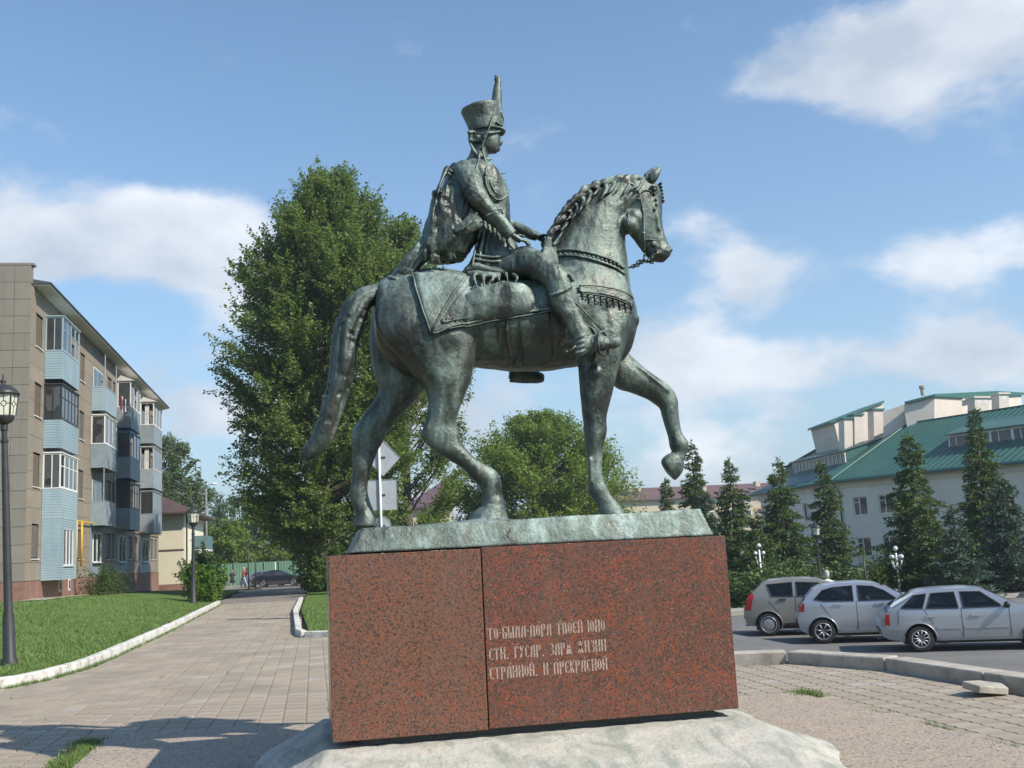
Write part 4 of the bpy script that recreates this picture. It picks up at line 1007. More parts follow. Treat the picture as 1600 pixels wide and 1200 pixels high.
# facade openings: windows (y0, y1, z0, z1)
zf = [1.40+2.87*i for i in range(4)]
BAL = [(46.4, 49.6, -10.30), (56.0, 59.2, -10.33), (63.2, 66.6, -10.26), (71.5, 75.3, -10.16)]
wins = []
for k, z in enumerate(zf):
    for y0, w in ((44.9, 1.15), (51.0, 1.25), (53.3, 1.1), (60.3, 1.2), (61.9, .8), (67.4, 1.1), (69.4, 1.1), (76.2, 1.2), (78.2, 1.0)):
        wins.append((y0, y0+w, z+.87, z+2.25))
holes = sorted(wins)
ys_ = sorted(set([YA+.06, YB]+[a for w in wins for a in w[:2]]))
row_edges = [1.40+.72*i for i in range(17)]+[13.2]
count = 0
for y0, y1 in zip(ys_, ys_[1:]):
    # between window columns: full strips cut into rows; in window columns: leave the openings
    for zb, zt in zip(row_edges, row_edges[1:]):
        segs = [(zb, zt)]
        for w in wins:
            if w[0] < (y0+y1)/2 < w[1]:
                ns = []
                for a, b in segs:
                    if w[3] <= a or w[2] >= b: ns.append((a, b)); continue
                    if w[2] > a: ns.append((a, w[2]))
                    if w[3] < b: ns.append((w[3], b))
                segs = ns
        for a, b in segs:
            if b-a < .03: continue
            mb = MB(); mb.box(XF-.055, XF+rnd.uniform(-.002, .004), y0+.006, y1-.006, a+.007, b-.007)
            if count < 260: mb.build('clad_panel', m_clad2, flats)
            else:
                if count == 260: rest = MB()
                rest.box(XF-.055, XF+rnd.uniform(-.002, .004), y0+.006, y1-.006, a+.007, b-.007)
            count += 1
if count > 260: rest.build('clad_field', m_clad2, flats, kind='stuff')
# windows sit deep in the wall: reveals, frame, panes
def window_x(root, x, y0, y1, z0, z1, frame=m_white, n=2, depth=.24, glass=None, rev=m_clad2):
    mb = MB(); xg = x-depth
    for a in ((y0, y0+.05, z0, z1), (y1-.05, y1, z0, z1), (y0+.052, y1-.052, z0, z0+.05), (y0+.052, y1-.052, z1-.05, z1)): mb.box(xg-.02, xg+.04, *a)
    for i in range(1, n): yy = y0+(y1-y0)*i/n; mb.box(xg-.018, xg+.038, yy-.03, yy+.03, z0+.052, z1-.052)
    o = mb.build('window', frame, root)
    mb = MB(); mb.box(xg-.012, xg, y0+.04, y1-.04, z0+.04, z1-.04); mb.build('pane', glass or m_glass, o)
    mb = MB(); mb.box(x-depth+.04, x+.05, y0-.02, y1+.02, z0-.04, z0-.003); mb.build('sill', m_white, o)
    mb = MB(); mb.box(xg-.5, xg-.015, y0+.01, y1-.01, z0+.01, z1-.01); mb.build('recess', m_back, o)
    return o
# cut the core: recess niches are built in front of the core, so push it back
for w in wins: window_x(flats, XF+.0, *w, depth=.045 if False else .10)
# eave
mb = MB(); mb.box(XF-.05, XF+.62, YA+.38, YB+.5, 13.26, 13.32); mb.build('soffit', m_soff, flats)
mb = MB(); mb.prism([(XF+.68, YA+.32, 13.33), (XF+.68, YA+.32, 13.39), (XF-6, YA+.32, 14.6), (XF-6, YA+.32, 13.31)], (0, YB-YA+.3, 0)); mb.build('roof', m_droof, flats)
for y in (52.5, 61, 69.5): 
    mb = MB(); mb.box(XF-2.2, XF-1.5, y, y+1.1, 13.3, 14.7); mb.build('chimney', m_soff, flats)
# balconies
def balcony(i, k, glazed, fmat, smat, hood=False):
    y0, y1, xo = BAL[i]; zb = (None, 3.98, 6.88, 9.80)[k]; zt = zb+1.14; zc = zb+2.62
    b = MB(); b.box(XF+.01, xo-.01, y0+.01, y1-.01, zb, zb+.10); slab = b.build('balcony', m_bgrey, flats)
    # ribbed siding: each board a shallow step
    s = MB(); nb = 11
    for j in range(nb):
        za = zb-.06+(zt-zb+.06)*j/nb; ze = zb-.06+(zt-zb+.06)*(j+1)/nb-.012; t_ = .022
        s.box(XF+.012, xo, y0-t_, y0, za, ze); s.box(xo, xo+t_, y0-t_, y1+t_, za, ze); s.box(XF+.012, xo, y1, y1+t_, za, ze)
    s.box(XF+.012, xo-.004, y0+.002, y0+.03, zb-.05, zt-.01); s.box(xo-.03, xo-.002, y0+.032, y1-.002, zb-.05, zt-.01)
    s.build('siding', smat, slab, kind='stuff')
    r = MB(); r.box(XF+.012, xo+.04, y0-.04, y0+.02, zt, zt+.045); r.box(xo-.02, xo+.04, y0+.022, y1+.04, zt, zt+.045); r.build('rail', fmat, slab)
    f = MB(); pw = .035
    if glazed:
        f.box(XF+.012, XF+.07, y0-.02, y0+.04, zt+.05, zc); f.box(xo-.04, xo+.02, y0-.02, y0+.04, zt+.05, zc); f.box(xo-.04, xo+.02, y1-.04, y1+.02, zt+.05, zc)
        f.box(XF+.072, xo-.042, y0-.02, y0+.04, zc-.06, zc); f.box(xo-.04, xo+.02, y0+.042, y1-.042, zc-.06, zc); f.box(xo-.04, xo+.02, y0+.042, y1-.042, zt+.05, zt+.1)
        nn = glazed
        for j in range(1, nn): yy = y0+(y1-y0)*j/nn; f.box(xo-.03, xo+.012, yy-pw, yy+pw, zt+.102, zc-.062)
        if glazed > 3: f.box(xo-.03, xo+.01, y0+.05, y1-.05, zc-.55, zc-.51); f.box(XF+.35, XF+.39, y0-.01, y0+.03, zt+.052, zc-.062)
        f.build('glazing_frame', fmat, slab)
        for j in range(nn):
            if rnd.random() < .25: continue
            ya, yb = y0+(y1-y0)*j/nn+.04, y0+(y1-y0)*(j+1)/nn-.04
            p = MB(); p.box(xo-.012, xo-.006, ya, yb, zt+.1, zc-.06); p.build('pane', m_glassb, slab)
        if rnd.random() < .6:
            p = MB(); p.box(XF+.08, xo-.05, y0+.008, y0+.014, zt+.05, zc-.06); p.build('pane', m_glassb, slab)
        for j in range(2):
            cx = XF+.1+rnd.random()*.2; c = MB(); ya = y0+.1; 
            pts_ = [(cx+.05*q, ya+.02*(q % 2), zt-.2) for q in range(6)]
            c.add([p for q in pts_ for p in (q, (q[0], q[1], zc-.1))], [(2*q, 2*q+2, 2*q+3, 2*q+1) for q in range(5)])
            if j == 0: c.build('curtain', m_curt, slab, recalc=False)
        t = MB(); t.box(XF+.012, xo+.06, y0-.06, y1+.06, zc+.003, zc+.05)
        t.build('balcony_roof', m_soff if hood else fmat, slab)
    else:
        f.box(xo-.04, xo, y0, y0+.04, zt+.05, zc+.2); f.build('post', smat, slab); f = MB(); f.box(xo-.04, xo, y1-.04, y1, zt+.05, zc+.2); f.build('post', smat, slab)
    if hood:
        h = MB(); h.prism([(XF+.02, y0-.1, zc+.055), (xo+.25, y0-.1, zc+.055), (XF+.02, y0-.1, zc+.45)], (0, y1-y0+.2, 0)); h.build('hood', m_soff, slab)
    # door and window in the wall behind
    d = MB(); d.box(XF+.006, XF+.03, y0+.4, y1-.4, zb+.15, zb+2.3); d.build('door_frame', m_white, slab)
    d = MB(); d.box(XF+.031, XF+.036, y0+.46, y0+1.2, zb+.2, zb+2.24); d.box(XF+.031, XF+.036, y0+1.3, y1-.46, zb+1.0, zb+2.24); d.build('door_glass', m_glass, slab, kind='stuff')
    return slab
m_bluep = simple('bright_blue_paint', (.05, .30, .48), .5, .15, 3)
conf = {(0,3):(4,m_blue,m_blue,0),(0,2):(5,m_metalw,m_blue,0),(0,1):(4,m_white,m_blue,0),
        (1,3):(0,m_blue,m_blue,0),(1,2):(3,m_white,m_bgrey,0),(1,1):(0,m_bgrey,m_bgrey,0),
        (2,3):(3,m_white,m_bgrey,1),(2,2):(3,m_bluep,m_bgrey,0),(2,1):(4,m_metalw,m_bgrey,0),
        (3,3):(3,m_white,m_bgrey,1),(3,2):(2,m_wood,m_bgrey,0),(3,1):(2,m_bgrey,m_bgrey,0)}
for (i, k), (g_, fm, sm, hd) in conf.items(): balcony(i, k, g_, fm, sm, hd)
# ground floor bays under the balconies, sheathed in the same siding
for i, (y0, y1, xo) in enumerate(BAL):
    s = MB(); xx = XF+.10 if i else xo+.0
    if i == 0:
        for j in range(26):
            za = 1.38+2.6*j/26; ze = za+.088
            s.box(XF+.012, xo, y0-.02, y0, za, ze)
            if not (1.9 < za < 3.45): s.box(xo, xo+.02, y0-.02, y1, za, ze)
            else: s.box(xo, xo+.02, y0-.02, y0+.8, za, ze); s.box(xo, xo+.02, y1-.6, y1, za, ze)
        s.box(XF+.012, xo-.04, y0+.002, y1, 1.38, 3.98)
        o = s.build('siding', m_blue, flats, kind='stuff')
        window_x(flats, xo+.03, y0+.8, y1-.6, 1.95, 3.5, m_white, 3, .06, m_glassb)
    else:
        s.box(XF+.006, XF+.05, y0, y1, 1.4, 3.97); s.build('siding', m_bgrey, flats)
        window_x(flats, XF+.16, y0+.5, y1-.7, 2.1, 3.6, m_white, 2, .1, m_glass)
for y in (49.5, 51.3):
    f = MB(); f.box(XF+.031, XF+.05, y, y+.42, .85, 1.37); o = f.build('cellar_window', m_white, flats)
    f = MB(); f.box(XF+.052, XF+.056, y+.1, y+.34, .93, 1.3); f.build('pane', m_glass, o)
# gas pipe
gp = MB(); xg = XF+.16
gp.tube([(xg, 50.9, 4.02), (xg, 58, 4.03), (xg, 66, 4.02), (xg, 80, 4.0)], .035, 8); gp.tube([(xg, 50.9, 4.05), (xg, 50.9, 3.9), (xg, 52.9, 3.86)], .03, 8)
gp.tube([(xg+.06, 52.0, 4.0), (xg+.06, 52.0, 1.9)], .05, 8); gp.tube([(xg+.06, 53.1, 4.0), (xg+.06, 53.1, 1.9)], .05, 8)
gp.build('gas_pipe', m_yellow, flats, smooth=True)
mb = MB(); mb.box(XF+.03, XF+1.1, YA-.5, YB, -.3, 0.0)
ap = MB(); Vq = []
for i in range(19): y = YA-1+i*2.05; h_ = HG(-10.4, y)+.10; Vq += [(XF+.03, y, h_), (XF+1.0, y, h_-.02)]
ap.add(Vq, [(2*i, 2*i+1, 2*i+3, 2*i+2) for i in range(18)]); ap.build('blind_area', m_kc, flats, recalc=False)
# washing on the open top balcony
for i, (c_, dy) in enumerate((((.45, .02, .05), 0), ((.62, .55, .45), .45), ((.02, .02, .025), 1.1), ((.55, .56, .58), 1.5), ((.03, .03, .05), 1.9))):
    m_ = simple('cloth_%d' % i, c_, .9, .15, 6); y = 59.5+dy*.9
    mb = MB(); x = -10.18; n = 7; hgt = (.8, .95, .9, .7, .75)[i]
    Vc = [(x+.03*sin(q*1.7+j*.8), y+.34*q/n, 11.05-hgt*j/5) for j in range(6) for q in range(n)]
    mb.add(Vc+[(a-.015, b, c) for a, b, c in Vc], [(j*n+q, j*n+q+1, (j+1)*n+q+1, (j+1)*n+q) for j in range(5) for q in range(n-1)]); o = mb.build('laundry', m_, None, recalc=False)
    tag(o, ('crimson cloth pegged out beside the open top balcony', 'cream towel drying between a crimson and a black cloth', 'black garment drying right of the cream towel', 'pale grey garment drying between two black ones', 'black garment at the far end of the washing line')[i], 'laundry', 'washing on the balcony line')
# ================================================================ cream house behind
m_cream = simple('cream_siding', (.62, .56, .42), .75, .06, .8)
m_cream2 = simple('cream_plaster', (.72, .68, .52), .8, .05, .8)
m_brr = simple('brown_roof', (.085, .05, .045), .7, .18, .8)
ch_ = thing('cream_house', (-10.18, 88, -.4), 'two storey cream house with brown hipped roof behind the flats', 'house')
mb = MB(); mb.box(-26, -10.2, 88, 103.4, -.6, 5.95); mb.build('wall', m_cream, ch_)
mb = MB(); mb.box(-10.198, -10.17, 88.01, 103.39, .5, 5.94); mb.build('wall', m_cream2, ch_)
mb = MB(); mb.box(-26.1, -10.1, 87.9, 103.5, -.8, .35); mb.build('plinth', m_plinth, ch_)
mb = MB(); mb.box(-26.0, -10.165, 87.96, 87.995, 2.95, 3.07); mb.build('band', m_brr, ch_)
mb = MB(); e = 1.0
mb.add([(-27, 87, 6.0), (-10.18+e, 87, 6.0), (-10.18+e, 104.4, 6.0), (-27, 104.4, 6.0), (-21.5, 93.5, 9.0), (-15.3, 93.5, 9.0), (-15.3, 97.6, 9.0), (-21.5, 97.6, 9.0),
        (-27, 87, 5.85), (-10.18+e, 87, 5.85), (-10.18+e, 104.4, 5.85), (-27, 104.4, 5.85)],
       [(0,1,5,4),(1,2,6,5),(2,3,7,6),(3,0,4,7),(4,5,6,7),(8,9,1,0),(9,10,2,1),(10,11,3,2),(11,8,0,3),(11,10,9,8)])
rf = mb.build('roof', m_brr, ch_)
mb = MB(); mb.box(-14.6, -13.6, 92, 93, 7.3, 9.2); mb.build('chimney', m_plinth, rf)
for (y0, y1, z0, z1) in ((92.2, 94.4, 3.9, 5.5), (97.5, 99, 3.9, 5.5), (92.2, 94.4, .9, 2.6), (97.5, 99, .9, 2.6), (90, 91, 3.2, 5.4)):
    window_x(ch_, -10.16, y0, y1, z0, z1, m_white, 2, .03, m_glass)
mb = MB(); mb.box(-10.16, -8.9, 93.5, 98.5, 2.9, 3.05); bal = mb.build('balcony', m_white, ch_)
m_gbal = simple('balcony_green', (.10, .18, .18), .6, .1)
mb = MB(); mb.box(-10.15, -8.96, 93.5, 93.55, 3.06, 4.2); mb.box(-8.96, -8.9, 93.5, 98.5, 3.06, 4.2); mb.build('balcony_panel', m_gbal, bal)
mb = MB(); mb.tube([(-9.95, 88.1, 5.8), (-9.95, 88.1, .2)], .07, 8); mb.build('downpipe', m_brr, ch_)

# ================================================================ green-roofed office building on the right
m_gr = NT('green_metal_roof'); _v = m_gr.map(); _n = m_gr.noise(_v, .4, 5, .6); m_gr.color(m_gr.ramp(_n, [(.3, (.028, .10, .075)), (.55, (.04, .125, .098)), (.75, (.065, .16, .13))])).rough(.42).metal(.1); m_gr = m_gr.m
m_plas = simple('pale_plaster', (.74, .68, .61), .85, .06, .5)
m_plasp = simple('pinkish_plaster', (.68, .60, .52), .85, .07, .5)
m_gtrim = simple('green_trim', (.03, .13, .11), .5, .1)
C0 = Vector((45.6, 86.0, 0)); D1 = Vector((.358, -.934, 0)).normalized(); N1 = Vector((.934, .358, 0)).normalized()   # along the right facade (towards us), inwards
D2 = Vector((.05, 1, 0)).normalized(); N2 = Vector((1, -.05, 0)).normalized()
green = thing('office_building', (45.6, 86.0, -1.05), 'long pale building with steep green metal roof, dormers and white chimneys', 'building')
L1, L2 = 44.0, 19.0; ZE = 6.35
def onpl(px, py, P0, Nn):
    d = ray(px, py); return EYE+d*((P0-EYE).dot(Nn)/d.dot(Nn))
def fw(base, D, Nn, s, t, z): p = base+D*s+Nn*t; return Vector((p.x, p.y, z))
def slab(mb, base, D, Nn, s0, s1, t0, t1, z0, z1):
    P = [fw(base, D, Nn, s, t, z) for z in (z0, z1) for s, t in ((s0, t0), (s1, t0), (s1, t1), (s0, t1))]
    mb.add(P, [(3,2,1,0),(4,5,6,7),(0,1,5,4),(1,2,6,5),(2,3,7,6),(3,0,4,7)])
ZB = -1.15
def punched(root, base, D, Nn, L, z0, z1, wins_, mat, th=.35):
    """wall with real window openings: vertical strips between and pieces above/below"""
    ss = sorted(set([0, L]+[a for w in wins_ for a in w[:2]])); mb = MB()
    for a, b in zip(ss, ss[1:]):
        hs = sorted([(w[2], w[3]) for w in wins_ if w[0] < (a+b)/2 < w[1]]); z = z0
        for h0, h1 in hs:
            slab(mb, base, D, Nn, a, b, 0, th, z, h0); z = h1
        slab(mb, base, D, Nn, a, b, 0, th, z, z1)
    mb.build('wall', mat, root)
    for (a, b, h0, h1) in wins_:
        f = MB(); slab(f, base, D, Nn, a, a+.08, .12, .2, h0, h1); slab(f, base, D, Nn, b-.08, b, .12, .2, h0, h1)
        m_ = a+(b-a)*.42; slab(f, base, D, Nn, m_-.05, m_+.05, .12, .2, h0+.08, h1-.08); slab(f, base, D, Nn, a+.08, b-.08, .12, .2, h0, h0+.08); slab(f, base, D, Nn, a+.08, b-.08, .12, .2, h1-.08, h1)
        slab(f, base, D, Nn, a+.08, m_-.05, .12, .2, h1-.5, h1-.44)
        o = f.build('window', m_white, root)
        f = MB(); slab(f, base, D, Nn, a+.07, b-.07, .16, .18, h0+.07, h1-.07); f.build('pane', m_glass, o)
        f = MB(); slab(f, base, D, Nn, a-.05, b+.05, -.07, .11, h0-.06, h0-.003); f.build('sill', m_white, o)
W1 = []
s = 1.35
while s < L1-2:
    W1 += [(s, s+1.5, 3.15, 4.75), (s, s+1.5, -.35, 1.25)]; s += 2.72
# nearest bays follow the photograph: two pairs, a blank bay, then single windows
W1 = [w for w in W1 if not (6.6 < w[0] < 11.5)]
punched(green, C0, D1, N1, L1, ZB, ZE+.18, W1, m_plas)
punched(green, C0+D2*.0, D2, N2, L2, ZB, ZE+.18, [(2.6, 3.8, 3.15, 4.75), (7.0, 8.2, 3.15, 4.75), (11.5, 12.7, 3.15, 4.75), (2.6, 3.8, -.35, 1.25)], m_plas)
mb = MB(); slab(mb, C0, D1, N1, -.12, L1, -.12, .3, ZE-.75, ZE-.10); slab(mb, C0, D2, N2, .2, L2, -.12, .3, ZE-.75, ZE-.105); mb.build('cornice', m_plasp, green)
mb = MB(); slab(mb, C0, D1, N1, .5, L1, .5, 14, ZB, ZE-.2); slab(mb, C0, D2, N2, 1, L2-.4, .5, 14, ZB, ZE-.25); mb.build('inner_wall', m_back, green)
# roof: two pitched planes meeting in a hip above the corner, with raised seams
ov = .75; RH = 5.0; RD = 8.2
def corner(t):   # intersection of both facade lines offset inwards by t
    a = C0+N1*t; b = C0+N2*t; M_ = Matrix(((D1.x, -D2.x), (D1.y, -D2.y))); r_ = M_.inverted() @ Vector((b.x-a.x, b.y-a.y)); return a+D1*r_[0]
ce = corner(-ov); cr = corner(RD)
e1 = fw(C0, D1, N1, L1, -ov, ZE); r1 = fw(C0, D1, N1, L1, RD, ZE+RH); e2 = fw(C0, D2, N2, L2+1, -ov, ZE); r2 = fw(C0, D2, N2, L2-1, RD, ZE+RH*.72)
ce = Vector((ce.x, ce.y, ZE)); cr = Vector((cr.x, cr.y, ZE+RH))
def roofplane(mb, a, b, c, d, th=.12):   # a,b eave; c,d ridge (b-c same side)
    n_ = (b-a).cross(d-a).normalized(); n_ = n_ if n_.z > 0 else -n_
    P = [a, b, c, d]; mb.add(P+[p-n_*th for p in P], [(0,1,2,3),(7,6,5,4),(0,4,5,1),(1,5,6,2),(2,6,7,3),(3,7,4,0)]); return n_
mb = MB(); n1 = roofplane(mb, ce, e1, r1, cr); n2 = roofplane(mb, e2, ce, cr, r2); rf = mb.build('roof', m_gr, green)
sm = MB()
def seams(a, b, c, d, n_, step, drop):
    L_ = (b-a).length; k = int(L_/step)
    for i in range(1, k):
        t = i/k; p = a.lerp(b, t); q = d.lerp(c, t)
        dd = drop(p, q)
        if dd: p, q = dd
        sm.tube([p+n_*.02, q+n_*.02], .035, 4)
seams(ce, e1, r1, cr, n1, .62, lambda p, q: None); seams(e2, ce, cr, r2, n2, .62, lambda p, q: None)
sm.build('roof_seam', m_gtrim, rf, kind='stuff')
mb = MB(); mb.tube([ce+Vector((0, 0, .05)), cr+Vector((0, 0, .05))], .10, 6); mb.tube([cr, r1], .12, 6); mb.build('ridge_cap', m_gr, rf)
mb = MB(); mb.tube([ce+Vector((0, 0, -.12)), e1+Vector((0, 0, -.12))], .14, 8); mb.tube([ce+Vector((0, 0, -.12)), e2+Vector((0, 0, -.12))], .14, 8)
dpp = C0-N1*.12; mb.tube([(ce.x, ce.y, ZE-.1), (C0.x-.1, C0.y-.15, ZE-1.0), (C0.x-.1, C0.y-.15, ZB)], .08, 8); mb.build('gutter', m_gtrim, green, smooth=True)
# flat top behind the ridge
mb = MB(); mb.add([cr, r1, r1+N1*12, cr+N1*12+D2*10], [(0,1,2,3)]); mb.build('flat_roof', m_gr, rf, recalc=False)
def dormer(base, D, Nn, s0, s1, tf, tb, z0, z1, nwin, slope, mat=m_white):
    """long dormer: its front wall stands at depth tf, lid runs back to tb"""
    a = MB(); slab(a, base, D, Nn, s0, s1, tf+.14, tf+.3, z0, z1); fr = a.build('dormer_wall', mat, green)
    w = (s1-s0)/nwin
    f = MB(); slab(f, base, D, Nn, s0, s1, tf, tf+.12, z0, z0+.16); slab(f, base, D, Nn, s0, s1, tf, tf+.12, z1-.14, z1)
    for i in range(nwin+1): c = s0+w*i; slab(f, base, D, Nn, max(s0, c-.11), min(s1, c+.11), tf, tf+.12, z0+.16, z1-.14)
    f.build('window_frame', mat, fr)
    for i in range(nwin):
        p = MB(); slab(p, base, D, Nn, s0+w*i+.13, s0+w*(i+1)-.13, tf+.05, tf+.13, z0+.17, z1-.15); p.build('pane', m_glass, fr)
        if w > .8: p = MB(); q = s0+w*i+w*.38; slab(p, base, D, Nn, q-.04, q+.04, tf+.0, tf+.045, z0+.17, z1-.15); p.build('mullion', mat, fr)
    l = MB(); P = [fw(base, D, Nn, s0-.15, tf-.3, z1+.0), fw(base, D, Nn, s1+.15, tf-.3, z1+.0), fw(base, D, Nn, s1+.15, tb, z1+slope), fw(base, D, Nn, s0-.15, tb, z1+slope)]
    l.add(P+[p+Vector((0, 0, .1)) for p in P], [(0,1,2,3),(4,5,6,7),(0,4,5,1),(1,5,6,2),(2,6,7,3),(3,7,4,0)]); l.build('dormer_roof', m_gr, fr)
    c_ = MB()
    for s_ in (s0, s1):   # cheeks
        zt = lambda t: ZE+(t+ov)/(RD+ov)*RH
        c_.prism([fw(base, D, Nn, s_, tf+.1, z0-.3), fw(base, D, Nn, s_, tb, z1+slope), fw(base, D, Nn, s_, tf+.1, z1)], D*.06)
    c_.build('dormer_cheek', m_gtrim, fr)
    return fr
dormer(C0, D1, N1, 9.6, 40, 2.6, 7.2, ZE+1.55, ZE+2.85, 16, 1.35)
dormer(C0, D2, N2, 3.3, 15.5, 2.4, 7.0, ZE+1.35, ZE+2.75, 14, 1.3, m_plas)
# attic blocks above the roof, traced on upright planes at their own depth
def attic(name, pts_front, P0, Nn, back, mat, cap=.18, root=green):
    F_ = [onpl(px, py, P0, Nn) for px, py in pts_front]; B_ = [p+Vector(back) for p in F_]
    mb = MB(); mb.prism(F_, back); o = mb.build(name, mat, root)
    return o, F_
Nc = Vector((sin(YAW+.25), cos(YAW+.25), 0))
P0a = C0+D2*10+N2*8; P0a.z = 0
NY = Vector((-.08, 1, 0)).normalized(); NR = Vector((-.25, .97, 0)).normalized()
back = (.5, 6, 0)
o, Fa = attic('attic_wall', [(1318, 722), (1303, 660), (1380, 630), (1386, 716)], P0a, NY, back, m_plasp)
cp = MB(); a_, b_ = Fa[1], Fa[2]; up = Vector((0, 0, .22)); of = -Nc*.3
cp.prism([a_+of+(a_-b_)*.06, b_+of+(b_-a_)*.02, b_+of+(b_-a_)*.02+up, a_+of+(a_-b_)*.06+up], Vector(back)+Nc*.4); cp.build('attic_cap', m_gtrim, o)
mb = MB(); F2 = [onpl(x, y, P0a-D2*.1, Nc) for x, y in ((1296, 661), (1303, 658), (1306, 690), (1298, 688))]; mb.prism(F2, tuple(Nc*.5)); mb.build('attic_side', m_gtrim, green)
# stepped low wing at the far left of the roof
P0c = C0+D2*17+N2*4
o, Fc = attic('low_attic_wall', [(1228, 762), (1227, 732), (1262, 712), (1300, 690), (1316, 700), (1312, 740)], P0c, NY, tuple(N2*3+D2*4), m_plasp)
cp = MB(); cp.prism([Fc[1]+of, Fc[3]+of, Fc[3]+of+up, Fc[1]+of+up], Vector(tuple(N2*3+D2*4))); cp.build('attic_cap', m_gtrim, o)
w_ = MB(); w_.prism([onpl(x, y, P0c-NY*.1, NY) for x, y in ((1238, 735), (1247, 730), (1247, 738), (1238, 742))], tuple(Nc*.08)); w_.build('pane', m_glass, o)
# tower block on the ridge: front face with a lighter right face
P0t = Vector((cr.x, cr.y, 0))+D1*1.0
Nt = Nc
o, Ft = attic('tower_wall', [(1420, 685), (1413, 640), (1413, 632), (1460, 620), (1460, 690), (1432, 690)], P0t, Nt, tuple(N1*4), m_plasp)
o2, Fr = attic('tower_wall', [(1461, 690), (1460, 620), (1505, 617), (1557, 615), (1560, 690), (1500, 690)], P0t+Nc*.05, NR, tuple(N1*4), m_plasp)
cp = MB(); cp.prism([Ft[2]+of, Ft[3]+of, Fr[3]+of, Fr[3]+of+up, Ft[3]+of+up, Ft[2]+of+up], tuple(N1*4.5)); cp.build('tower_cap', m_gtrim, o)
o3, Fw = attic('tower_wing', [(1380, 700), (1380, 643), (1413, 632), (1420, 700)], P0t+Nc*.8, Nt, tuple(N1*3), m_plasp)
mb = MB(); q = onpl(1442, 618, P0t+Nc*1, Nt); mb.tube([q, q+Vector((0, 0, .75))], .18, 8); mb.tube([q+Vector((0, 0, .65)), q+Vector((0, 0, .9))], .27, 8); mb.build('vent_pipe', m_kc, green)
def chimney(px0, px1, pyt, pyb, P0, slots=0, mat=m_white, Nc=Vector((0, 1, 0))):
    F_ = [onpl(x, y, P0, Nc) for x, y in ((px0, pyb), (px1, pyb-1), (px1-1, pyt), (px0-1, pyt))]
    mb = MB(); mb.prism(F_, tuple(Nc*1.1)); o = mb.build('chimney', m_plasp, green)
    c = MB(); a, b = F_[3], F_[2]; e_ = (b-a).normalized()*.12
    c.prism([a-e_-Nc*.12+Vector((0,0,.003)), b+e_-Nc*.12+Vector((0,0,.003)), b+e_-Nc*.12+Vector((0, 0, .16)), a-e_-Nc*.12+Vector((0, 0, .16))], tuple(Nc*1.35)); c.build('chimney_cap', m_plasp if slots else m_gtrim, o)
    s_ = MB()
    for i in range(slots): u0 = (i+.3)/slots; p = a.lerp(b, u0)-Vector((0, 0, .5)); w = (b-a)*(.42/slots); s_.prism([p, p+w, p+w+Vector((0, 0, .3)), p+Vector((0, 0, .3))], tuple(-Nc*.01))
    if slots: s_.build('vent_slot', m_white, o)
for a in ((1320, 1333, 655, 708), (1336, 1349, 649, 704), (1366, 1381, 641, 698)): chimney(*a, C0+D2*5+N2*6)
chimney(1524, 1546, 622, 658, P0t-Nc*3.0, 2); chimney(1562, 1577, 616, 654, P0t-Nc*2.0, 1)

# ================================================================ far flats, purple- and red-roofed houses
m_fcream = simple('far_cream', (.52, .46, .34), .85, .06, .2)
m_froof = simple('far_brown_roof', (.13, .075, .07), .8, .15, .3)
m_orange = simple('balcony_orange', (.50, .30, .14), .8, .1, .3)
def house_px(name, lbl, cat, wall, roof, Y, wm, rm, wins_=(), chim=(), depth=12):
    """wall: x0,x1 px and top/bottom; roof outline in px; all on the plane Y=const, then given real depth"""
    pl_ = [atY(x, y, Y) for x, y in wall]; root = thing(name, tuple(pl_[0]), lbl, cat)
    mb = MB(); mb.prism(pl_, (0, depth, 0)); mb.build('wall', wm, root)
    rp = [atY(x, y, Y-.8) for x, y in roof]; mb = MB()
    if len(rp) == 4:  # front slope: eave a,b and ridge c,d set back
        a, b, c, d = rp; k = (Y+depth/2)/(Y-.8)
        c2 = EYE+(c-EYE)*k; d2 = EYE+(d-EYE)*k; a2 = Vector((a.x, Y+depth+.8, a.z)); b2 = Vector((b.x, Y+depth+.8, b.z))
        mb.add([a, b, c2, d2, a2, b2, a-Vector((0,0,.25)), b-Vector((0,0,.25)), b2-Vector((0,0,.25)), a2-Vector((0,0,.25))], [(0,1,2,3),(5,4,3,2),(1,5,2),(4,0,3),(6,7,1,0),(7,8,5,1),(8,9,4,5),(9,6,0,4),(9,8,7,6)])
    else: mb.prism(rp, (0, depth+1.6, 0))
    rf_ = mb.build('roof', rm, root)
    for (x0, y0, x1, y1, gm) in wins_:
        P = [atY(x0, y1, Y-.06), atY(x1, y1, Y-.06), atY(x1, y0, Y-.06), atY(x0, y0, Y-.06)]
        f = MB(); f.prism(P, (0, .05, 0)); fo = f.build('window' if gm is m_glass else 'balcony', m_white if gm is m_glass else gm, root)
        if gm is m_glass:
            c_ = sum(P, Vector())/4; P2 = [c_+(p-c_)*.82-Vector((0, .012, 0)) for p in P]; f = MB(); f.prism(P2, (0, .01, 0)); f.build('pane', gm, fo)
    for (x0, x1, y0, y1) in chim:
        P = [atY(x, y, Y+2) for x, y in ((x0, y1), (x1, y1), (x1, y0), (x0, y0))]; mb = MB(); mb.prism(P, (0, 1.4, 0)); mb.build('chimney', wm, rf_)
    return root
wn = []
for x in (1112, 1130, 1170, 1188): wn += [(x-4, 780+(-.05)*(x-1100), x+4, 789-.05*(x-1100), m_glass), (x-4, 800-.05*(x-1100), x+4, 808-.05*(x-1100), m_glass), (x-4, 820-.05*(x-1100), x+4, 827-.05*(x-1100), m_glass)]
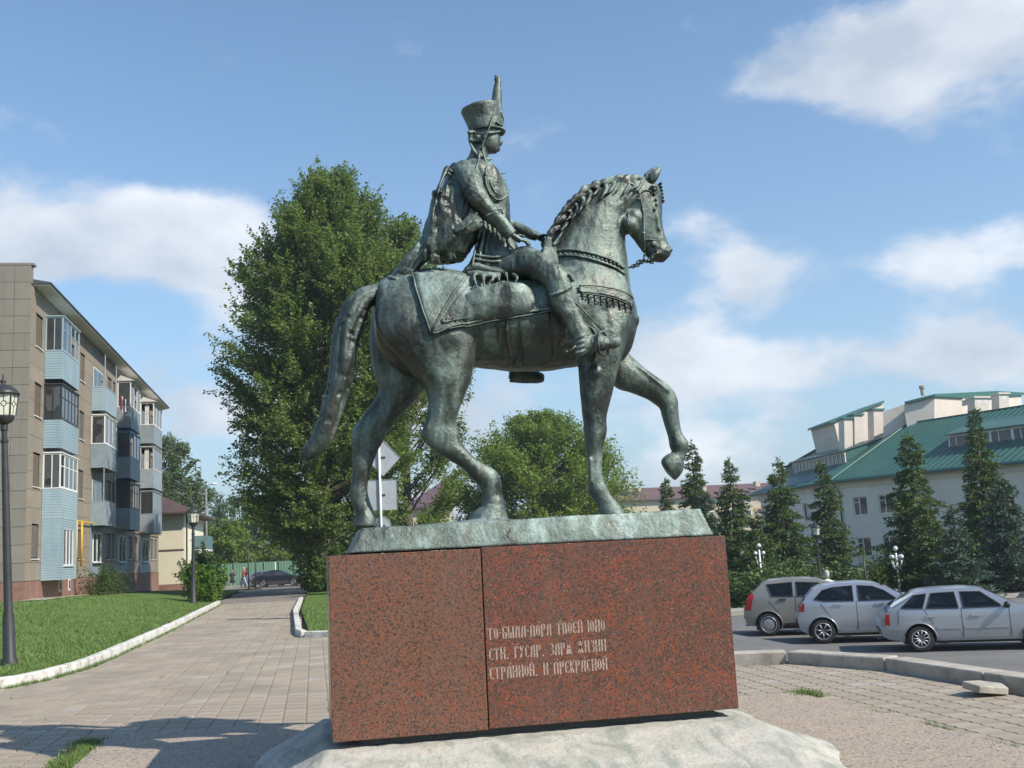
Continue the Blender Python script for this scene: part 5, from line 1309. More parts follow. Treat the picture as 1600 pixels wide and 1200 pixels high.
wn += [(1060, 794, 1068, 802, m_glass), (1008, 797, 1011, 803, m_glass), (1178, 793, 1198, 798, m_orange), (1178, 812, 1198, 817, m_orange), (1120, 798, 1134, 802, m_orange)]
house_px('apartment_block', 'long distant cream block of flats with low brown roof behind the spruces', 'apartment block', [(940, 900), (1260, 890), (1262, 768), (940, 783)], [(938, 783), (1264, 768), (1255, 752), (945, 765)], 190, m_fcream, m_froof, wn,
         [(980, 987, 755, 768), (997, 1002, 762, 768), (1099, 1104, 760, 768), (1181, 1188, 752, 760)], 16)
house_px('house', 'orange and white house under purple roof, mostly hidden by the round tree', 'house', [(640, 900), (708, 896), (708, 786), (640, 790)], [(632, 792), (715, 786), (712, 742), (705, 742)], 120, m_fcream, simple('purple_roof', (.12, .07, .09), .6, .1, .5),
         [(676, 800, 680, 812, m_orange), (683, 800, 688, 812, m_orange), (693, 798, 698, 810, m_orange)])
house_px('house', 'small far house with a bright red metal roof among trees', 'house', [(318, 925), (347, 923), (347, 866), (332, 867), (318, 868)], [(300, 869), (347, 867), (346, 852), (306, 853)], 135, m_fcream, simple('red_roof', (.28, .03, .035), .6, .1, .5), (), (), 9)
house_px('house', 'far house with a pale pinkish roof beside the big poplar', 'house', [(375, 925), (412, 922), (412, 868), (375, 871)], [(370, 872), (420, 868), (410, 842), (384, 845)], 150, m_fcream, simple('pink_roof', (.30, .22, .20), .7, .1, .5), (), (), 9)
# green sheet fence along the street
fe = thing('fence', (-14, 115.5, -.6), 'pale green sheet fence along the far side of the street', 'fence'); m_fen = simple('green_sheet', (.13, .25, .17), .7, .15, .5)
for i in range(20):
    x = -14.5+i*1.55; mb = MB()
    mb.add([(x+.0+.08*j, 115.5+.04*(j % 2), z) for z in (-.6, 1.75) for j in range(19)], [(j, j+1, 20+j, 19+j) for j in range(18)]); mb.build('fence_panel', m_fen, fe, recalc=False)
    mb = MB(); mb.box(x-.05, x+.01, 115.55, 115.62, -.7, 1.9); mb.build('post', m_fen, fe)
# ================================================================ trees
def leaf_mat(name, a, b, c, tr=.48):
    t = NT(name); i = t.N.new('ShaderNodeNewGeometry').outputs['Random Per Island']; n = t.noise(t.map(), .9, 4, .6)
    col = t.mix(t.rng(i, 0, 1), a, b); col = t.mix(t.rng(n, .45, .68, 0, .7), col, c)
    t.color(col).rough(.55).spec(.35)
    tl_ = t.N.new('ShaderNodeBsdfTranslucent'); t.L.new(t.mix(.5, col, (.20, .30, .03)), tl_.inputs[0])
    ms = t.N.new('ShaderNodeMixShader'); ms.inputs[0].default_value = tr
    out = t.N['Material Output']; t.L.new(t.b.outputs[0], ms.inputs[1]); t.L.new(tl_.outputs[0], ms.inputs[2]); t.L.new(ms.outputs[0], out.inputs[0])
    return t.m
m_pop = leaf_mat('poplar_leaf', (.11, .175, .042), (.20, .27, .075), (.24, .295, .095))
m_lime = leaf_mat('lime_leaf', (.13, .21, .035), (.235, .32, .06), (.25, .32, .07))
m_birch = leaf_mat('birch_leaf', (.10, .14, .06), (.15, .19, .09), (.17, .20, .10))
m_dec = leaf_mat('far_leaf', (.05, .10, .03), (.10, .16, .05), (.12, .17, .06))
m_bush = leaf_mat('bush_leaf', (.09, .18, .02), (.17, .29, .04), (.20, .30, .05))
m_spr = leaf_mat('spruce_needle', (.05, .098, .028), (.105, .165, .045), (.135, .185, .055), .15)
m_sprb = leaf_mat('blue_spruce_needle', (.045, .085, .055), (.085, .135, .095), (.11, .155, .11), .12)
m_bark = simple('bark', (.12, .10, .08), .95, .3, 5, .8, 20)
m_birk = simple('pale_bark', (.42, .40, .36), .9, .3, 4)

def shoot_leaves(S, D, L_, n, size, spread, mat, name, parent, aspect=.66, flat=.5):
    """S,D,L_: starts, unit directions and lengths of shoots; scatter n leaves about them"""
    S, D, L_ = np.array(S), np.array(D), np.array(L_)
    w = L_/L_.sum(); k = rng.choice(len(S), n, p=w); t = rng.uniform(0, 1, n)
    P = S[k]+D[k]*(L_[k]*t)[:, None]+rng.normal(0, 1, (n, 3))*(spread*(1.15-.75*t))[:, None]
    nrm = rng.normal(0, 1, (n, 3)); nrm[:, 2] = np.abs(nrm[:, 2])+flat; nrm /= np.linalg.norm(nrm, axis=1)[:, None]
    a = np.cross(nrm, rng.normal(0, 1, (n, 3))); a /= np.linalg.norm(a, axis=1)[:, None]; b = np.cross(nrm, a)
    s = size*rng.uniform(.6, 1.3, n); A = a*s[:, None]; B = b*(s*aspect)[:, None]
    V = np.stack([P-A, P-B*.9+A*.1+nrm*s[:, None]*.12, P+A, P+B*.9+A*.1+nrm*s[:, None]*.12], 1)
    me = np_mesh(name, V.reshape(-1, 3), np.arange(n*4).reshape(-1, 4), mat)
    return link(name, me, parent)
def tree(name, base, H, prof, nl, nleaf, size, mat, label, cat='tree', group=None, trunk_r=.25, bark=None, elev=(35, 65), h0=.12, spread=.28, lean=(0, 0), subs=5, seed=1, lop=None, shoot=1.0, tip=(.72, 1.12)):
    R = random.Random(seed); root = thing(name, base, label, cat, group); tb = MB()
    top = Vector((lean[0], lean[1], H)); path = []
    for i in range(9):
        t = i/8; path.append(Vector((lean[0]*t+.15*sin(t*5+seed)*t, lean[1]*t, H*.96*t)))
    tb.tube(path, [trunk_r*(1-.92*(i/8))**.9+.012 for i in range(9)], 9)
    def pr(t):
        for (a, ra), (b, rb_) in zip(prof, prof[1:]):
            if a <= t <= b: return ra+(rb_-ra)*(t-a)/(b-a)
        return prof[-1][1]
    S = []; D = []; LL = []
    def trunk(t): return Vector((lean[0]*t+.15*sin(t*5+seed)*t, lean[1]*t, H*.96*t))
    for i in range(nl):
        tt = h0+(.97-h0)*(i+R.random()*.8)/nl; az = i*2.39996+R.uniform(-.4, .4)
        el = radians(elev[0]+(elev[1]-elev[0])*tt+R.uniform(-9, 9))
        o = trunk(max(.02, tt-.10*R.random())); u_r = R.uniform(*tip); tip_r = pr(tt)*.6
        for _ in range(8): tip_r = .5*tip_r+.5*pr(min(1, (o.z+tip_r*tan(el))/H))*u_r
        if lop: tip_r *= lop(az, tt)
        ln = tip_r/max(.3, cos(el)); d = Vector((cos(az)*cos(el), sin(az)*cos(el), sin(el)))
        if o.z+d.z*ln > H*1.0: ln = max(.5, (H*1.0-o.z)/max(.2, d.z)*.95)
        k = 6; pts = [o+d*(ln*j/k)+Vector((0, 0, .08*ln*(j/k)**2-.05*ln*(j/k))) for j in range(k+1)]
        tb.tube(pts, [max(.012, trunk_r*.28*(1-tt*.6)*(1-j/(k+.6))) for j in range(k+1)], 5, cap=False)
        S.append(pts[k-2]); D.append((pts[-1]-pts[k-2]).normalized()); LL.append((pts[-1]-pts[k-2]).length+.5*shoot)
        for q in range(max(3, int(subs*(.5+ln*.35)))):
            u_ = R.uniform(.22, 1)**.7; p = o+d*(ln*u_); a2 = az+R.uniform(-1.15, 1.15); e2 = el+radians(R.uniform(-32, 28))
            d2 = Vector((cos(a2)*cos(e2), sin(a2)*cos(e2), sin(e2))).normalized(); l2 = R.uniform(.45, 1.1)*shoot*(.5+.22*ln)
            S.append(p); D.append(d2); LL.append(l2)
            if q % 3 == 0: tb.tube([p, p+d2*l2*.9], [.02, .006], 4, cap=False)
    tr = tb.mesh('trunk', bark or m_bark, True); link('trunk', tr, root)
    shoot_leaves([tuple(s) for s in S], [tuple(d) for d in D], LL, nleaf, size, spread, mat, 'crown', root)
    return root
# the great poplar left of the rider, and its slimmer neighbour
def side(az, t): return 1.12 if cos(az-pi) > .3 and t < .75 else 1
tree('poplar_tree', (.35, 55, 0), 22.2, [(0, .5), (.07, 1.0), (.12, 2.3), (.18, 3.7), (.33, 4.0), (.5, 4.6), (.62, 4.6), (.70, 4.1), (.78, 3.2), (.87, 2.4), (.94, 1.5), (1, .3)], 320, 270000, .092, m_pop, 'big broad poplar, tallest tree, filling the sky left of the rider', group='poplars left of the statue', trunk_r=.42, elev=(8, 72), h0=.01, spread=.17, subs=9, tip=(.74, 1.1), shoot=1.25, seed=3, lean=(1.0, 0))
tree('poplar_tree', (5.3, 60, 0), 21.8, [(0, 1.5), (.3, 3.6), (.6, 3.3), (.8, 2.2), (.93, 1.3), (1, .3)], 130, 70000, .095, m_pop, 'slimmer poplar whose top shows just left of the rider\'s cloak', group='poplars left of the statue', trunk_r=.3, elev=(30, 76), h0=.05, spread=.22, subs=5, seed=9)
# the round broadleaf tree under the horse's belly: several stems grown together
tree('lime_tree', (15.6, 74, 0), 10.9, [(0, 4.5), (.25, 6.1), (.5, 6.3), (.7, 5.3), (.85, 3.7), (1, 1.2)], 190, 110000, .105, m_lime, 'round broad green tree seen between the horse\'s legs', trunk_r=.3, elev=(10, 62), h0=.05, spread=.30, subs=6, seed=5, lean=(.6, 0))
tree('birch_tree', (-14.5, 112, -.4), 15.5, [(0, 2.5), (.3, 4.2), (.6, 3.6), (.85, 2.0), (1, .5)], 60, 15000, .17, m_birch, 'pale birch tree rising between the flats and the cream house', trunk_r=.2, bark=m_birk, elev=(30, 60), h0=.2, spread=.35, seed=7)
tree('maple_tree', (77, 128, -1), 17.5, [(0, 3), (.4, 5.5), (.7, 4.5), (1, 1.2)], 50, 14000, .2, m_dec, 'treetop rising behind the left end of the green roof', trunk_r=.35, elev=(20, 60), seed=8, spread=.4)
# far trees across the street
far = [(-14.0, 128, 8.0, 4.5, 'birch'), (-9.2, 122, 6.6, 4.2, 'lime'), (-6.0, 134, 9.8, 5.0, 'dark'), (-1.5, 126, 8.2, 5.2, 'lime'), (-10.5, 158, 12, 6, 'dark'), (3.5, 124, 8.0, 5.2, 'dark'), (8.5, 130, 8.5, 5, 'lime'), (-17, 170, 14.5, 6.5, 'dark')]
lb = ['leafy tree over the fence just right of the cream house', 'low bright green tree beside the small red roof', 'dark tree standing above the fence, tallest beyond the street', 'bushy green tree over the fence near the parked dark car',
      'hazy dark tree far behind the fence trees', 'dark tree just behind the big poplar\'s foot', 'green tree beyond the street, hidden mostly by the poplar', 'distant tree behind the cream house balcony']
for i, (x, y, h, r, kd) in enumerate(far):
    tree('far_tree', (x, y, -.6), h, [(0, r*.7), (.3, r), (.6, r*.85), (.85, r*.5), (1, r*.15)], 34, 8500, .2, {'birch': m_birch, 'lime': m_lime, 'dark': m_dec}[kd], lb[i], group='trees beyond the far street', trunk_r=.2, elev=(10, 55), h0=.08, spread=.42, subs=4, seed=20+i)

def spruce(base, H, R_, mat, label, seed, dens=1.0, skirt=1.0, group='spruces behind the car park', lean=0.0):
    R = random.Random(seed); g_ = np.random.default_rng(seed); root = thing('spruce_tree', base, label, 'spruce', group)
    tb = MB(); tb.tube([(0, 0, 0), (lean*.5, 0, H*.5), (lean, 0, H)], [R_*.055+.04, R_*.035+.02, .012], 7); 
    S = []; D = []; LL = []; P = []; Q = []; W = []
    R_ *= .94; z = .25
    while z < H-.12:
        f = 1-z/H; n = 5 if f < .12 else 8
        rad = R_*(f**.82)*(.93+.13*sin(z*3.1+seed))
        for k in range(n):
            az = R.random()*2*pi; ln = max(.10, rad*R.uniform(.62, 1.18)); dr = -.28-.22*f+R.uniform(-.08, .08)
            if f < .2: dr = .35+R.uniform(-.1, .2)
            o = np.array([lean*z/H, 0, z+R.uniform(-.08, .08)]); d = np.array([cos(az), sin(az), 0.])
            m = 8; pts = [o+d*ln*j/m+np.array([0, 0, ln*(dr*(j/m)+.34*f*(j/m)**2.5)]) for j in range(m+1)]
            if k % 2 == 0 and ln > .4: tb.tube([tuple(p) for p in pts], [.018*(1-j/(m+1))+.004 for j in range(m+1)], 3, cap=False)
            side_ = np.array([-d[1], d[0], 0])
            nt = int((16 if ln > .5 else 9)*ln*dens/.9)+5
            for q in range(nt):
                u_ = R.uniform(.12, 1.0); j = min(int(u_*m), m-1); p = pts[j]*(1-(u_*m-j))+pts[j+1]*(u_*m-j)
                s_ = R.choice((-1, 1)); tl = (.16+.42*ln*(1-u_)**.8*.6)*R.uniform(.7, 1.2)*min(1, .5+H/9)
                v = d*R.uniform(.35, .9)+side_*s_*R.uniform(.3, 1.0)+np.array([0, 0, R.uniform(-.6, .12)]); v /= np.linalg.norm(v)
                P.append(p); Q.append(v*tl); W.append(.05+.05*tl)
        z += .155+.05*R.random()+.08*f
    # leader
    for q in range(26):
        zz_ = H-R.random()*.5; a = R.random()*6.28; P.append(np.array([lean, 0, zz_])); Q.append(np.array([cos(a)*.09, sin(a)*.09, .10])); W.append(.03)
    P = np.array(P); Q = np.array(Q); W = np.array(W); n0 = len(P); rep = 5
    # each twig: a spray of slender needles tufts
    T = np.repeat(np.arange(n0), rep); uu = g_.uniform(0, 1, len(T)); b = P[T]+Q[T]*uu[:, None]
    ln = np.linalg.norm(Q[T], axis=1); dirn = Q[T]/ln[:, None]+g_.normal(0, .42, (len(T), 3)); dirn /= np.linalg.norm(dirn, axis=1)[:, None]
    L2 = (ln*.42+.05)*g_.uniform(.6, 1.2, len(T)); wv = np.cross(dirn, g_.normal(0, 1, (len(T), 3))); wv /= np.linalg.norm(wv, axis=1)[:, None]; wv *= (W[T]*.42)[:, None]
    V = np.stack([b-dirn*.02, b+dirn*(L2*.45)[:, None]+wv, b+dirn*L2[:, None], b+dirn*(L2*.45)[:, None]-wv], 1)
    me = np_mesh('branches', V.reshape(-1, 3), np.arange(len(T)*4).reshape(-1, 4), mat); link('branches', me, root)
    link('trunk', tb.mesh('trunk', m_bark, True), root); return root
SP = [  # photo px of the tip, py of the tip, depth, crown radius, blue?, label
 (1040, 745, 60, 1.7, 0, 'small spruce just left of the raised hoof\'s taller neighbour'),
 (1079, 690, 55, 2.2, 0, 'spruce whose tip rises right behind the raised hoof'),
 (1141, 716, 52, 2.3, 0, 'spruce rising just above the right corner of the pedestal'),
 (1213, 716, 47, 2.4, 0, 'spruce standing before the left end of the green-roofed building'),
 (1285, 720, 49, 2.1, 0, 'spruce beside the drainpipe of the green-roofed building'),
 (1418, 678, 41, 2.6, 0, 'large dark spruce hiding the middle of the building facade'),
 (1520, 640, 43, 2.2, 0, 'tallest yellowish green spruce, right of the middle, reaching over the roof'),
 (1562, 745, 38, 2.3, 1, 'blue grey spruce in front of the tallest spruce'),
 (1488, 790, 37, 1.7, 1, 'short blue grey spruce below the tallest one'),
 (1625, 770, 39, 2.4, 1, 'spruce cut by the right edge of the picture'),
 (1100, 770, 49, 1.9, 1, 'low bluish spruce behind the bronze plate\'s right end'),
 (1180, 800, 46, 2.0, 0, 'low spruce between the two that flank the pedestal corner'),
 (1450, 800, 39, 1.9, 0, 'low dark spruce at the foot of the large one')]
for i, (px, py, Y, R_, bl, lab) in enumerate(SP):
    t_ = atY(px, py, Y); spruce((t_.x, Y, -1.08), t_.z+1.08, R_, m_sprb if bl else m_spr, lab, 40+i, lean=rnd.uniform(-.1, .1))
# undergrowth hedge between the spruces: bushes one can count
def bush(base, r, h, n, size, mat, label, seed, group=None, name='bush'):
    R = random.Random(seed); root = thing(name, base, label, 'bush', group); S = []; D = []; L_ = []; tb = MB()
    for i in range(int(16+22*r)):
        az = R.random()*6.28; el = R.uniform(.25, 1.5); l = h*R.uniform(.6, 1.08)*(.55+.45*sin(el)); o = Vector((R.uniform(-.5, .5)*r, R.uniform(-.5, .5)*r, 0))
        d = Vector((cos(az)*cos(el)*r/h*1.3, sin(az)*cos(el)*r/h*1.3, sin(el))).normalized(); S.append(tuple(o+d*l*.1)); D.append(tuple(d)); L_.append(l*.95); tb.tube([o, o+d*l], [.015, .004], 3, cap=False)
    link('stems', tb.mesh('stems', m_bark), root); shoot_leaves(S, D, L_, n, size, .13*r+.05, mat, 'foliage', root); return root
bl_ = ['bush behind the left rear corner of the grey hatchback', 'bush rising over the roof of the grey hatchback', 'bush over the gap between grey and middle car', 'bush behind the middle silver car', 'bush behind the windscreen of the middle car', 'bush behind the rear window of the nearest car', 'bush over the roof of the nearest silver car', 'bush near the right edge behind the nearest car', 'last bush cut by the right picture edge']
for i in range(9):
    t_ = atY(1165+i*54, 900, 40.5); bush((t_.x, 40.5+rnd.uniform(-.8, .8), -1.05), 1.7, rnd.uniform(1.3, 2.1), 5200, .08, m_spr if i % 2 else m_dec, bl_[i], 70+i, 'bushes behind the car park')
p_ = atZ(312, 944, 0.02)
bush((p_.x+.05, p_.y+1.5, 0), .78, 1.75, 7000, .07, m_bush, 'bright green bush at the foot of the second lamp post', 90)
bush((-9.9, 52.6, .5), .8, 1.5, 2600, .05, m_dec, 'dull low bush against the shaded wall of the flats', 91)
bush((-9.9, 56.2, .4), 1.0, 1.3, 2600, .05, m_dec, 'second dull bush farther along the wall of the flats', 92)
for i, (x, y, r_, h_, l_) in enumerate(((-7.3, 74, .9, 2.4, 'dark shrub beside the path past the bright bush'), (-8.3, 82, 1.1, 3.4, 'taller dark shrub by the corner of the cream house'), (.9, 61, .8, 1.6, 'shaded shrub under the left skirt of the poplar'), (1.9, 50, 1.3, 2.6, 'leafy undergrowth at the foot of the poplar'))):
    bush((x, y, HG(x, y)), r_, h_, 6500, .10, m_dec, l_, 95+i, 'shrubs along the path')
# ================================================================ parked cars
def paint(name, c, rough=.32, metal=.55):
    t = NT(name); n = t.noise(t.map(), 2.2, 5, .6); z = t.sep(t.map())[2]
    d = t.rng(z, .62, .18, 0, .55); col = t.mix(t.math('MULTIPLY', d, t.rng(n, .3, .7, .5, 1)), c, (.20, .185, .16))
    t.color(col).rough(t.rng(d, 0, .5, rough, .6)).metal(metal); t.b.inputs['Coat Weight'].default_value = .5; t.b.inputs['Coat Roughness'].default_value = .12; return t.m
m_cglass = bpy.data.materials.new('car_glass'); m_cglass.use_nodes = True; _n = m_cglass.node_tree; _n.nodes.clear()
_o = _n.nodes.new('ShaderNodeOutputMaterial'); _tr = _n.nodes.new('ShaderNodeBsdfTransparent'); _tr.inputs[0].default_value = (.50, .54, .54, 1); _gl = _n.nodes.new('ShaderNodeBsdfGlossy'); _gl.inputs['Roughness'].default_value = .03
_fr = _n.nodes.new('ShaderNodeFresnel'); _fr.inputs[0].default_value = 1.5; _mx = _n.nodes.new('ShaderNodeMixShader'); _n.links.new(_fr.outputs[0], _mx.inputs[0]); _n.links.new(_tr.outputs[0], _mx.inputs[1]); _n.links.new(_gl.outputs[0], _mx.inputs[2]); _n.links.new(_mx.outputs[0], _o.inputs[0])
m_rub = simple('rubber', (.022, .022, .022), .85, .2, 6)
m_blackp = simple('black_plastic', (.03, .03, .03), .6, .1)
m_rim = simple('alloy', (.34, .34, .35), .4, .1, 6, metal=.6)
m_tail = NT('tail_lamp'); m_tail.color((.45, .015, .012)).rough(.2); m_tail = m_tail.m
m_head = simple('lamp_glass', (.55, .56, .56), .15, .05)
m_chrome = simple('chrome', (.6, .6, .6), .2, .05, metal=.9)
m_seat = simple('car_interior', (.06, .06, .06), .9, .2); m_seatc = simple('seat_cloth', (.15, .145, .14), .9, .15, 5)
def car(label, loc, rz, P, W, belt, wb, wr, pm, wins_, ws, rw, tail, doors, zrock, cover=False, group='cars in the car park', mould=None, name='parked_car', tumble=.34, detail=1):
    """P: side outline (x, z) from the tail over the roof to the nose, without the underside; wheel arches are cut into it"""
    root = thing(name, loc, label, 'car', group, rz); hw = W/2; ar = wr+.055
    xmin = min(p[0] for p in P); xmax = max(p[0] for p in P); xc = (xmin+xmax)/2; hl = (xmax-xmin)/2
    def ys(x, z):
        y = hw*(1-.035*max(0, (z-.35)/.9)**2)
        if z < .45: y -= .06*((.45-z)/.3)**1.5
        if z > belt: y -= (z-belt)*tumble
        e = max(0, (abs(x-xc)-(hl-.75))/.75); y *= 1-.13*e*e
        return y
    def arch(cx, fwd=True):
        z0 = zrock; a0 = math.asin(min(1, (z0-wr)/ar)); return [(cx+ar*cos(a), wr+ar*sin(a)) for a in np.linspace(pi-a0 if False else a0, pi-a0, 11)]
    low = []
    f = arch(wb); r_ = arch(0)
    outline = list(P)+f+r_   # nose ... front arch (front->rear) ... rear arch
    def shell(poly, ny=7, zs=(.3, .45, .6, .75, .9, 1.0, 1.1, 1.2, 1.3, 1.4), xs=None):
        bm = bmesh.new(); vs1 = [bm.verts.new((x, -1, z)) for x, z in poly]; vs2 = [bm.verts.new((x, 1, z)) for x, z in poly]; n = len(poly)
        bm.faces.new(vs1); bm.faces.new(vs2[::-1])
        for i in range(n): bm.faces.new((vs1[i], vs2[i], vs2[(i+1) % n], vs1[(i+1) % n]))
        for z in zs: bmesh.ops.bisect_plane(bm, geom=bm.verts[:]+bm.edges[:]+bm.faces[:], plane_co=(0, 0, z), plane_no=(0, 0, 1))
        for x in (xs or np.arange(xmin+.2, xmax, .3)): bmesh.ops.bisect_plane(bm, geom=bm.verts[:]+bm.edges[:]+bm.faces[:], plane_co=(x, 0, 0), plane_no=(1, 0, 0))
        for y in (-.9, -.6, 0, .6, .9): bmesh.ops.bisect_plane(bm, geom=bm.verts[:]+bm.edges[:]+bm.faces[:], plane_co=(0, y, 0), plane_no=(0, 1, 0))
        return bm
    bm = shell(outline)
    cz = sum(p[1] for p in outline)/len(outline)
    for v in bm.verts:
        x, y, z = v.co; v.co.y = y*ys(x, z)
        if abs(y) > .95:  # roll the long edges in a little
            pass
        if z > belt-.1 and abs(y) < .95: v.co.z += .028*(1-y*y)
    bmesh.ops.recalc_face_normals(bm, faces=bm.faces)
    ed = [e for e in bm.edges if len(e.link_faces) == 2 and e.calc_face_angle(0) > .8]
    bmesh.ops.bevel(bm, geom=ed, offset=.03, segments=2, affect='EDGES', clamp_overlap=True)
    bmesh.ops.remove_doubles(bm, verts=bm.verts, dist=.0008); bmesh.ops.dissolve_degenerate(bm, edges=bm.edges, dist=.0005); bmesh.ops.triangulate(bm, faces=bm.faces); bmesh.ops.recalc_face_normals(bm, faces=bm.faces)
    if bm.calc_volume(signed=True) < 0: bmesh.ops.reverse_faces(bm, faces=bm.faces)
    me = bpy.data.meshes.new('body'); bm.to_mesh(me); bm.free(); me.materials.append(pm); me.polygons.foreach_set('use_smooth', [True]*len(me.polygons))
    body = link('body', me, root)
    if detail:   # hollow cabin: one inner cavity and the window openings, then seats inside
        me.materials.append(m_seat)
        hull = [(min(p[0] for w in wins_ for p in w)+.12, belt-.28), (max(p[0] for w in wins_ for p in w)-.05, belt-.28), (max(p[0] for w in wins_ for p in w)-.08, belt+.0), (max(p[0] for p in wins_[-1] if p[1] > belt+.2)-.0, max(p[1] for p in wins_[-1])), (min(p[0] for p in wins_[0] if p[1] > belt+.15)+.04, max(p[1] for p in wins_[0]))]
        for j, (pl_, y_) in enumerate([(hull, W/2-.24)]+[(w, W) for w in wins_]):
            c = MB(); c.prism([(x, -y_, z) for x, z in pl_], (0, 2*y_, 0)); cm = c.mesh('cut', [pm, m_seat]); cm.polygons.foreach_set('material_index', [1]*len(cm.polygons))
            b2 = bmesh.new(); b2.from_mesh(cm); bmesh.ops.recalc_face_normals(b2, faces=b2.faces); b2.to_mesh(cm); b2.free()
            co_ = bpy.data.objects.new('cut', cm); COL.objects.link(co_)
            tmp = bpy.data.objects.new('tmp', body.data); COL.objects.link(tmp); bo = tmp.modifiers.new('b', 'BOOLEAN'); bo.object = co_; bo.operation = 'DIFFERENCE'; bo.solver = 'EXACT'
            m3 = bpy.data.meshes.new_from_object(tmp.evaluated_get(bpy.context.evaluated_depsgraph_get())); bpy.data.objects.remove(tmp); bpy.data.objects.remove(co_)
            ar0 = sum(p.area for p in body.data.polygons if p.material_index == 0); ar1 = sum(p.area for p in m3.polygons if p.material_index == 0)
            if ar1 > ar0*.9: body.data = m3
            elif j == 0: break
        me = body.data; me.name = 'body'
        for (sx, n_s) in ((wb*.50, 2), (wb*.13, 3)):
            for q in range(n_s):
                sy = (q-(n_s-1)/2)*(.66 if n_s == 2 else .42)
                s_ = MB(); s_.tube([(sx+.12, sy, .52), (sx, sy, .72), (sx-.08, sy, belt+.02), (sx-.12, sy, belt+.10)], [(.22, .08), (.23, .08), (.20, .07), (.12, .04)], 10, up=(1, 0, 0)); s_.tube([(sx-.11, sy, belt+.08), (sx-.13, sy, belt+.25)], [(.11, .05), (.12, .05)], 10, up=(1, 0, 0)); s_.build('seat', m_seatc, root, world=False, smooth=True)
        s_ = MB(); s_.tube([(wb*.80+.17*sin(q)*.3, .34+.18*cos(q), belt-.06+.18*sin(q)) for q in np.linspace(0, 2*pi, 17)], .015, 6, cap=False); s_.build('steering_wheel', m_blackp, root, world=False)
    me.set_sharp_from_angle(angle=.75)
    def sidepanel(name, poly, s, off, th, mat, par, kind=None):
        bm = bmesh.new(); A = [bm.verts.new((x, 0, z)) for x, z in poly]; bm.faces.new(A)
        for z in np.arange(.2, 1.6, .12): bmesh.ops.bisect_plane(bm, geom=bm.verts[:]+bm.edges[:]+bm.faces[:], plane_co=(0, 0, z), plane_no=(0, 0, 1))
        for x in np.arange(xmin, xmax, .3): bmesh.ops.bisect_plane(bm, geom=bm.verts[:]+bm.edges[:]+bm.faces[:], plane_co=(x, 0, 0), plane_no=(1, 0, 0))
        ex = bmesh.ops.extrude_face_region(bm, geom=bm.faces[:]); top = [g_ for g_ in ex['geom'] if isinstance(g_, bmesh.types.BMVert)]; ts_ = set(top)
        for v in bm.verts: v.co.y = s*(ys(v.co.x, v.co.z)+(off if v in ts_ else off-th))
        bmesh.ops.recalc_face_normals(bm, faces=bm.faces)
        me = bpy.data.meshes.new(name); bm.to_mesh(me); bm.free(); me.materials.append(mat); o = link(name, me, par)
        if kind: o['kind'] = kind
        return o
    def grow(poly, d):
        cx = sum(p[0] for p in poly)/len(poly); cz_ = sum(p[1] for p in poly)/len(poly); return [(x+math.copysign(d, x-cx), z+math.copysign(d, z-cz_)) for x, z in poly]
    def window_rim(w, s, par):
        m = MB(); pts_ = []
        for (x0_, z0_), (x1_, z1_) in zip(w, w[1:]+w[:1]):
            for q in range(4): t_ = q/4; x = x0_+(x1_-x0_)*t_; z = z0_+(z1_-z0_)*t_; pts_.append((x, s*(ys(x, z)+.004), z))
        m.tube(pts_+[pts_[0]], .014, 5, cap=False); return m.build('side_window', m_blackp, par, world=False)
    for s in (-1, 1):
        for w in wins_:
            g_ = window_rim(w, s, root); sidepanel('pane', w, s, .002, .004, m_cglass if detail else m_glass, g_)
        if not detail: continue
        for d in doors:   # door gaps, front edge of each door
            sidepanel('door_gap', [(d[0][0]-.006, d[0][1]), (d[0][0]+.006, d[0][1]), (d[1][0]+.006, d[1][1]), (d[1][0]-.006, d[1][1])], s, .004, .01, m_blackp, root)
        if mould:
            for a, b in mould[1]: sidepanel('side_moulding', [(a, mould[0]-.025), (b, mould[0]-.025), (b, mould[0]+.025), (a, mould[0]+.025)], s, .014, .02, pm, root)
        sidepanel('sill', [(ar+.06, zrock-.0), (wb-ar-.04, zrock), (wb-ar-.06, zrock+.07), (ar+.08, zrock+.07)], s, .012, .03, m_blackp if cover else pm, root)
        sidepanel('tail_lamp', tail, s, .008, .02, m_tail, root)
        for hx, hz in HND[label]: sidepanel('door_handle', [(hx-.10, hz-.018), (hx+.10, hz-.018), (hx+.10, hz+.022), (hx-.10, hz+.022)], s, .03, .028, m_blackp if cover else m_chrome, root)
        m = MB(); mx_, mz_ = MIR[label]; yy = ys(mx_, mz_); m.sphere((mx_, s*(yy+.11), mz_), (.07, .10, .075), 10, 7); m.tube([(mx_+.02, s*(yy-.03), mz_-.03), (mx_, s*(yy+.08), mz_)], .022, 6); m.build('mirror', m_blackp if mould else pm, root, world=False, smooth=True)
        # arch lips
        for cx in (0, wb):
            a = MB(); pts_ = []
            for q in np.linspace(-.05, pi+.05, 15): x = cx+(ar+.012)*cos(q); z = wr+(ar+.012)*sin(q); pts_.append((x, s*(ys(x, z)+.004), z))
            a.tube(pts_, .016, 5); a.build('arch_lip', pm, root, world=False, smooth=True)
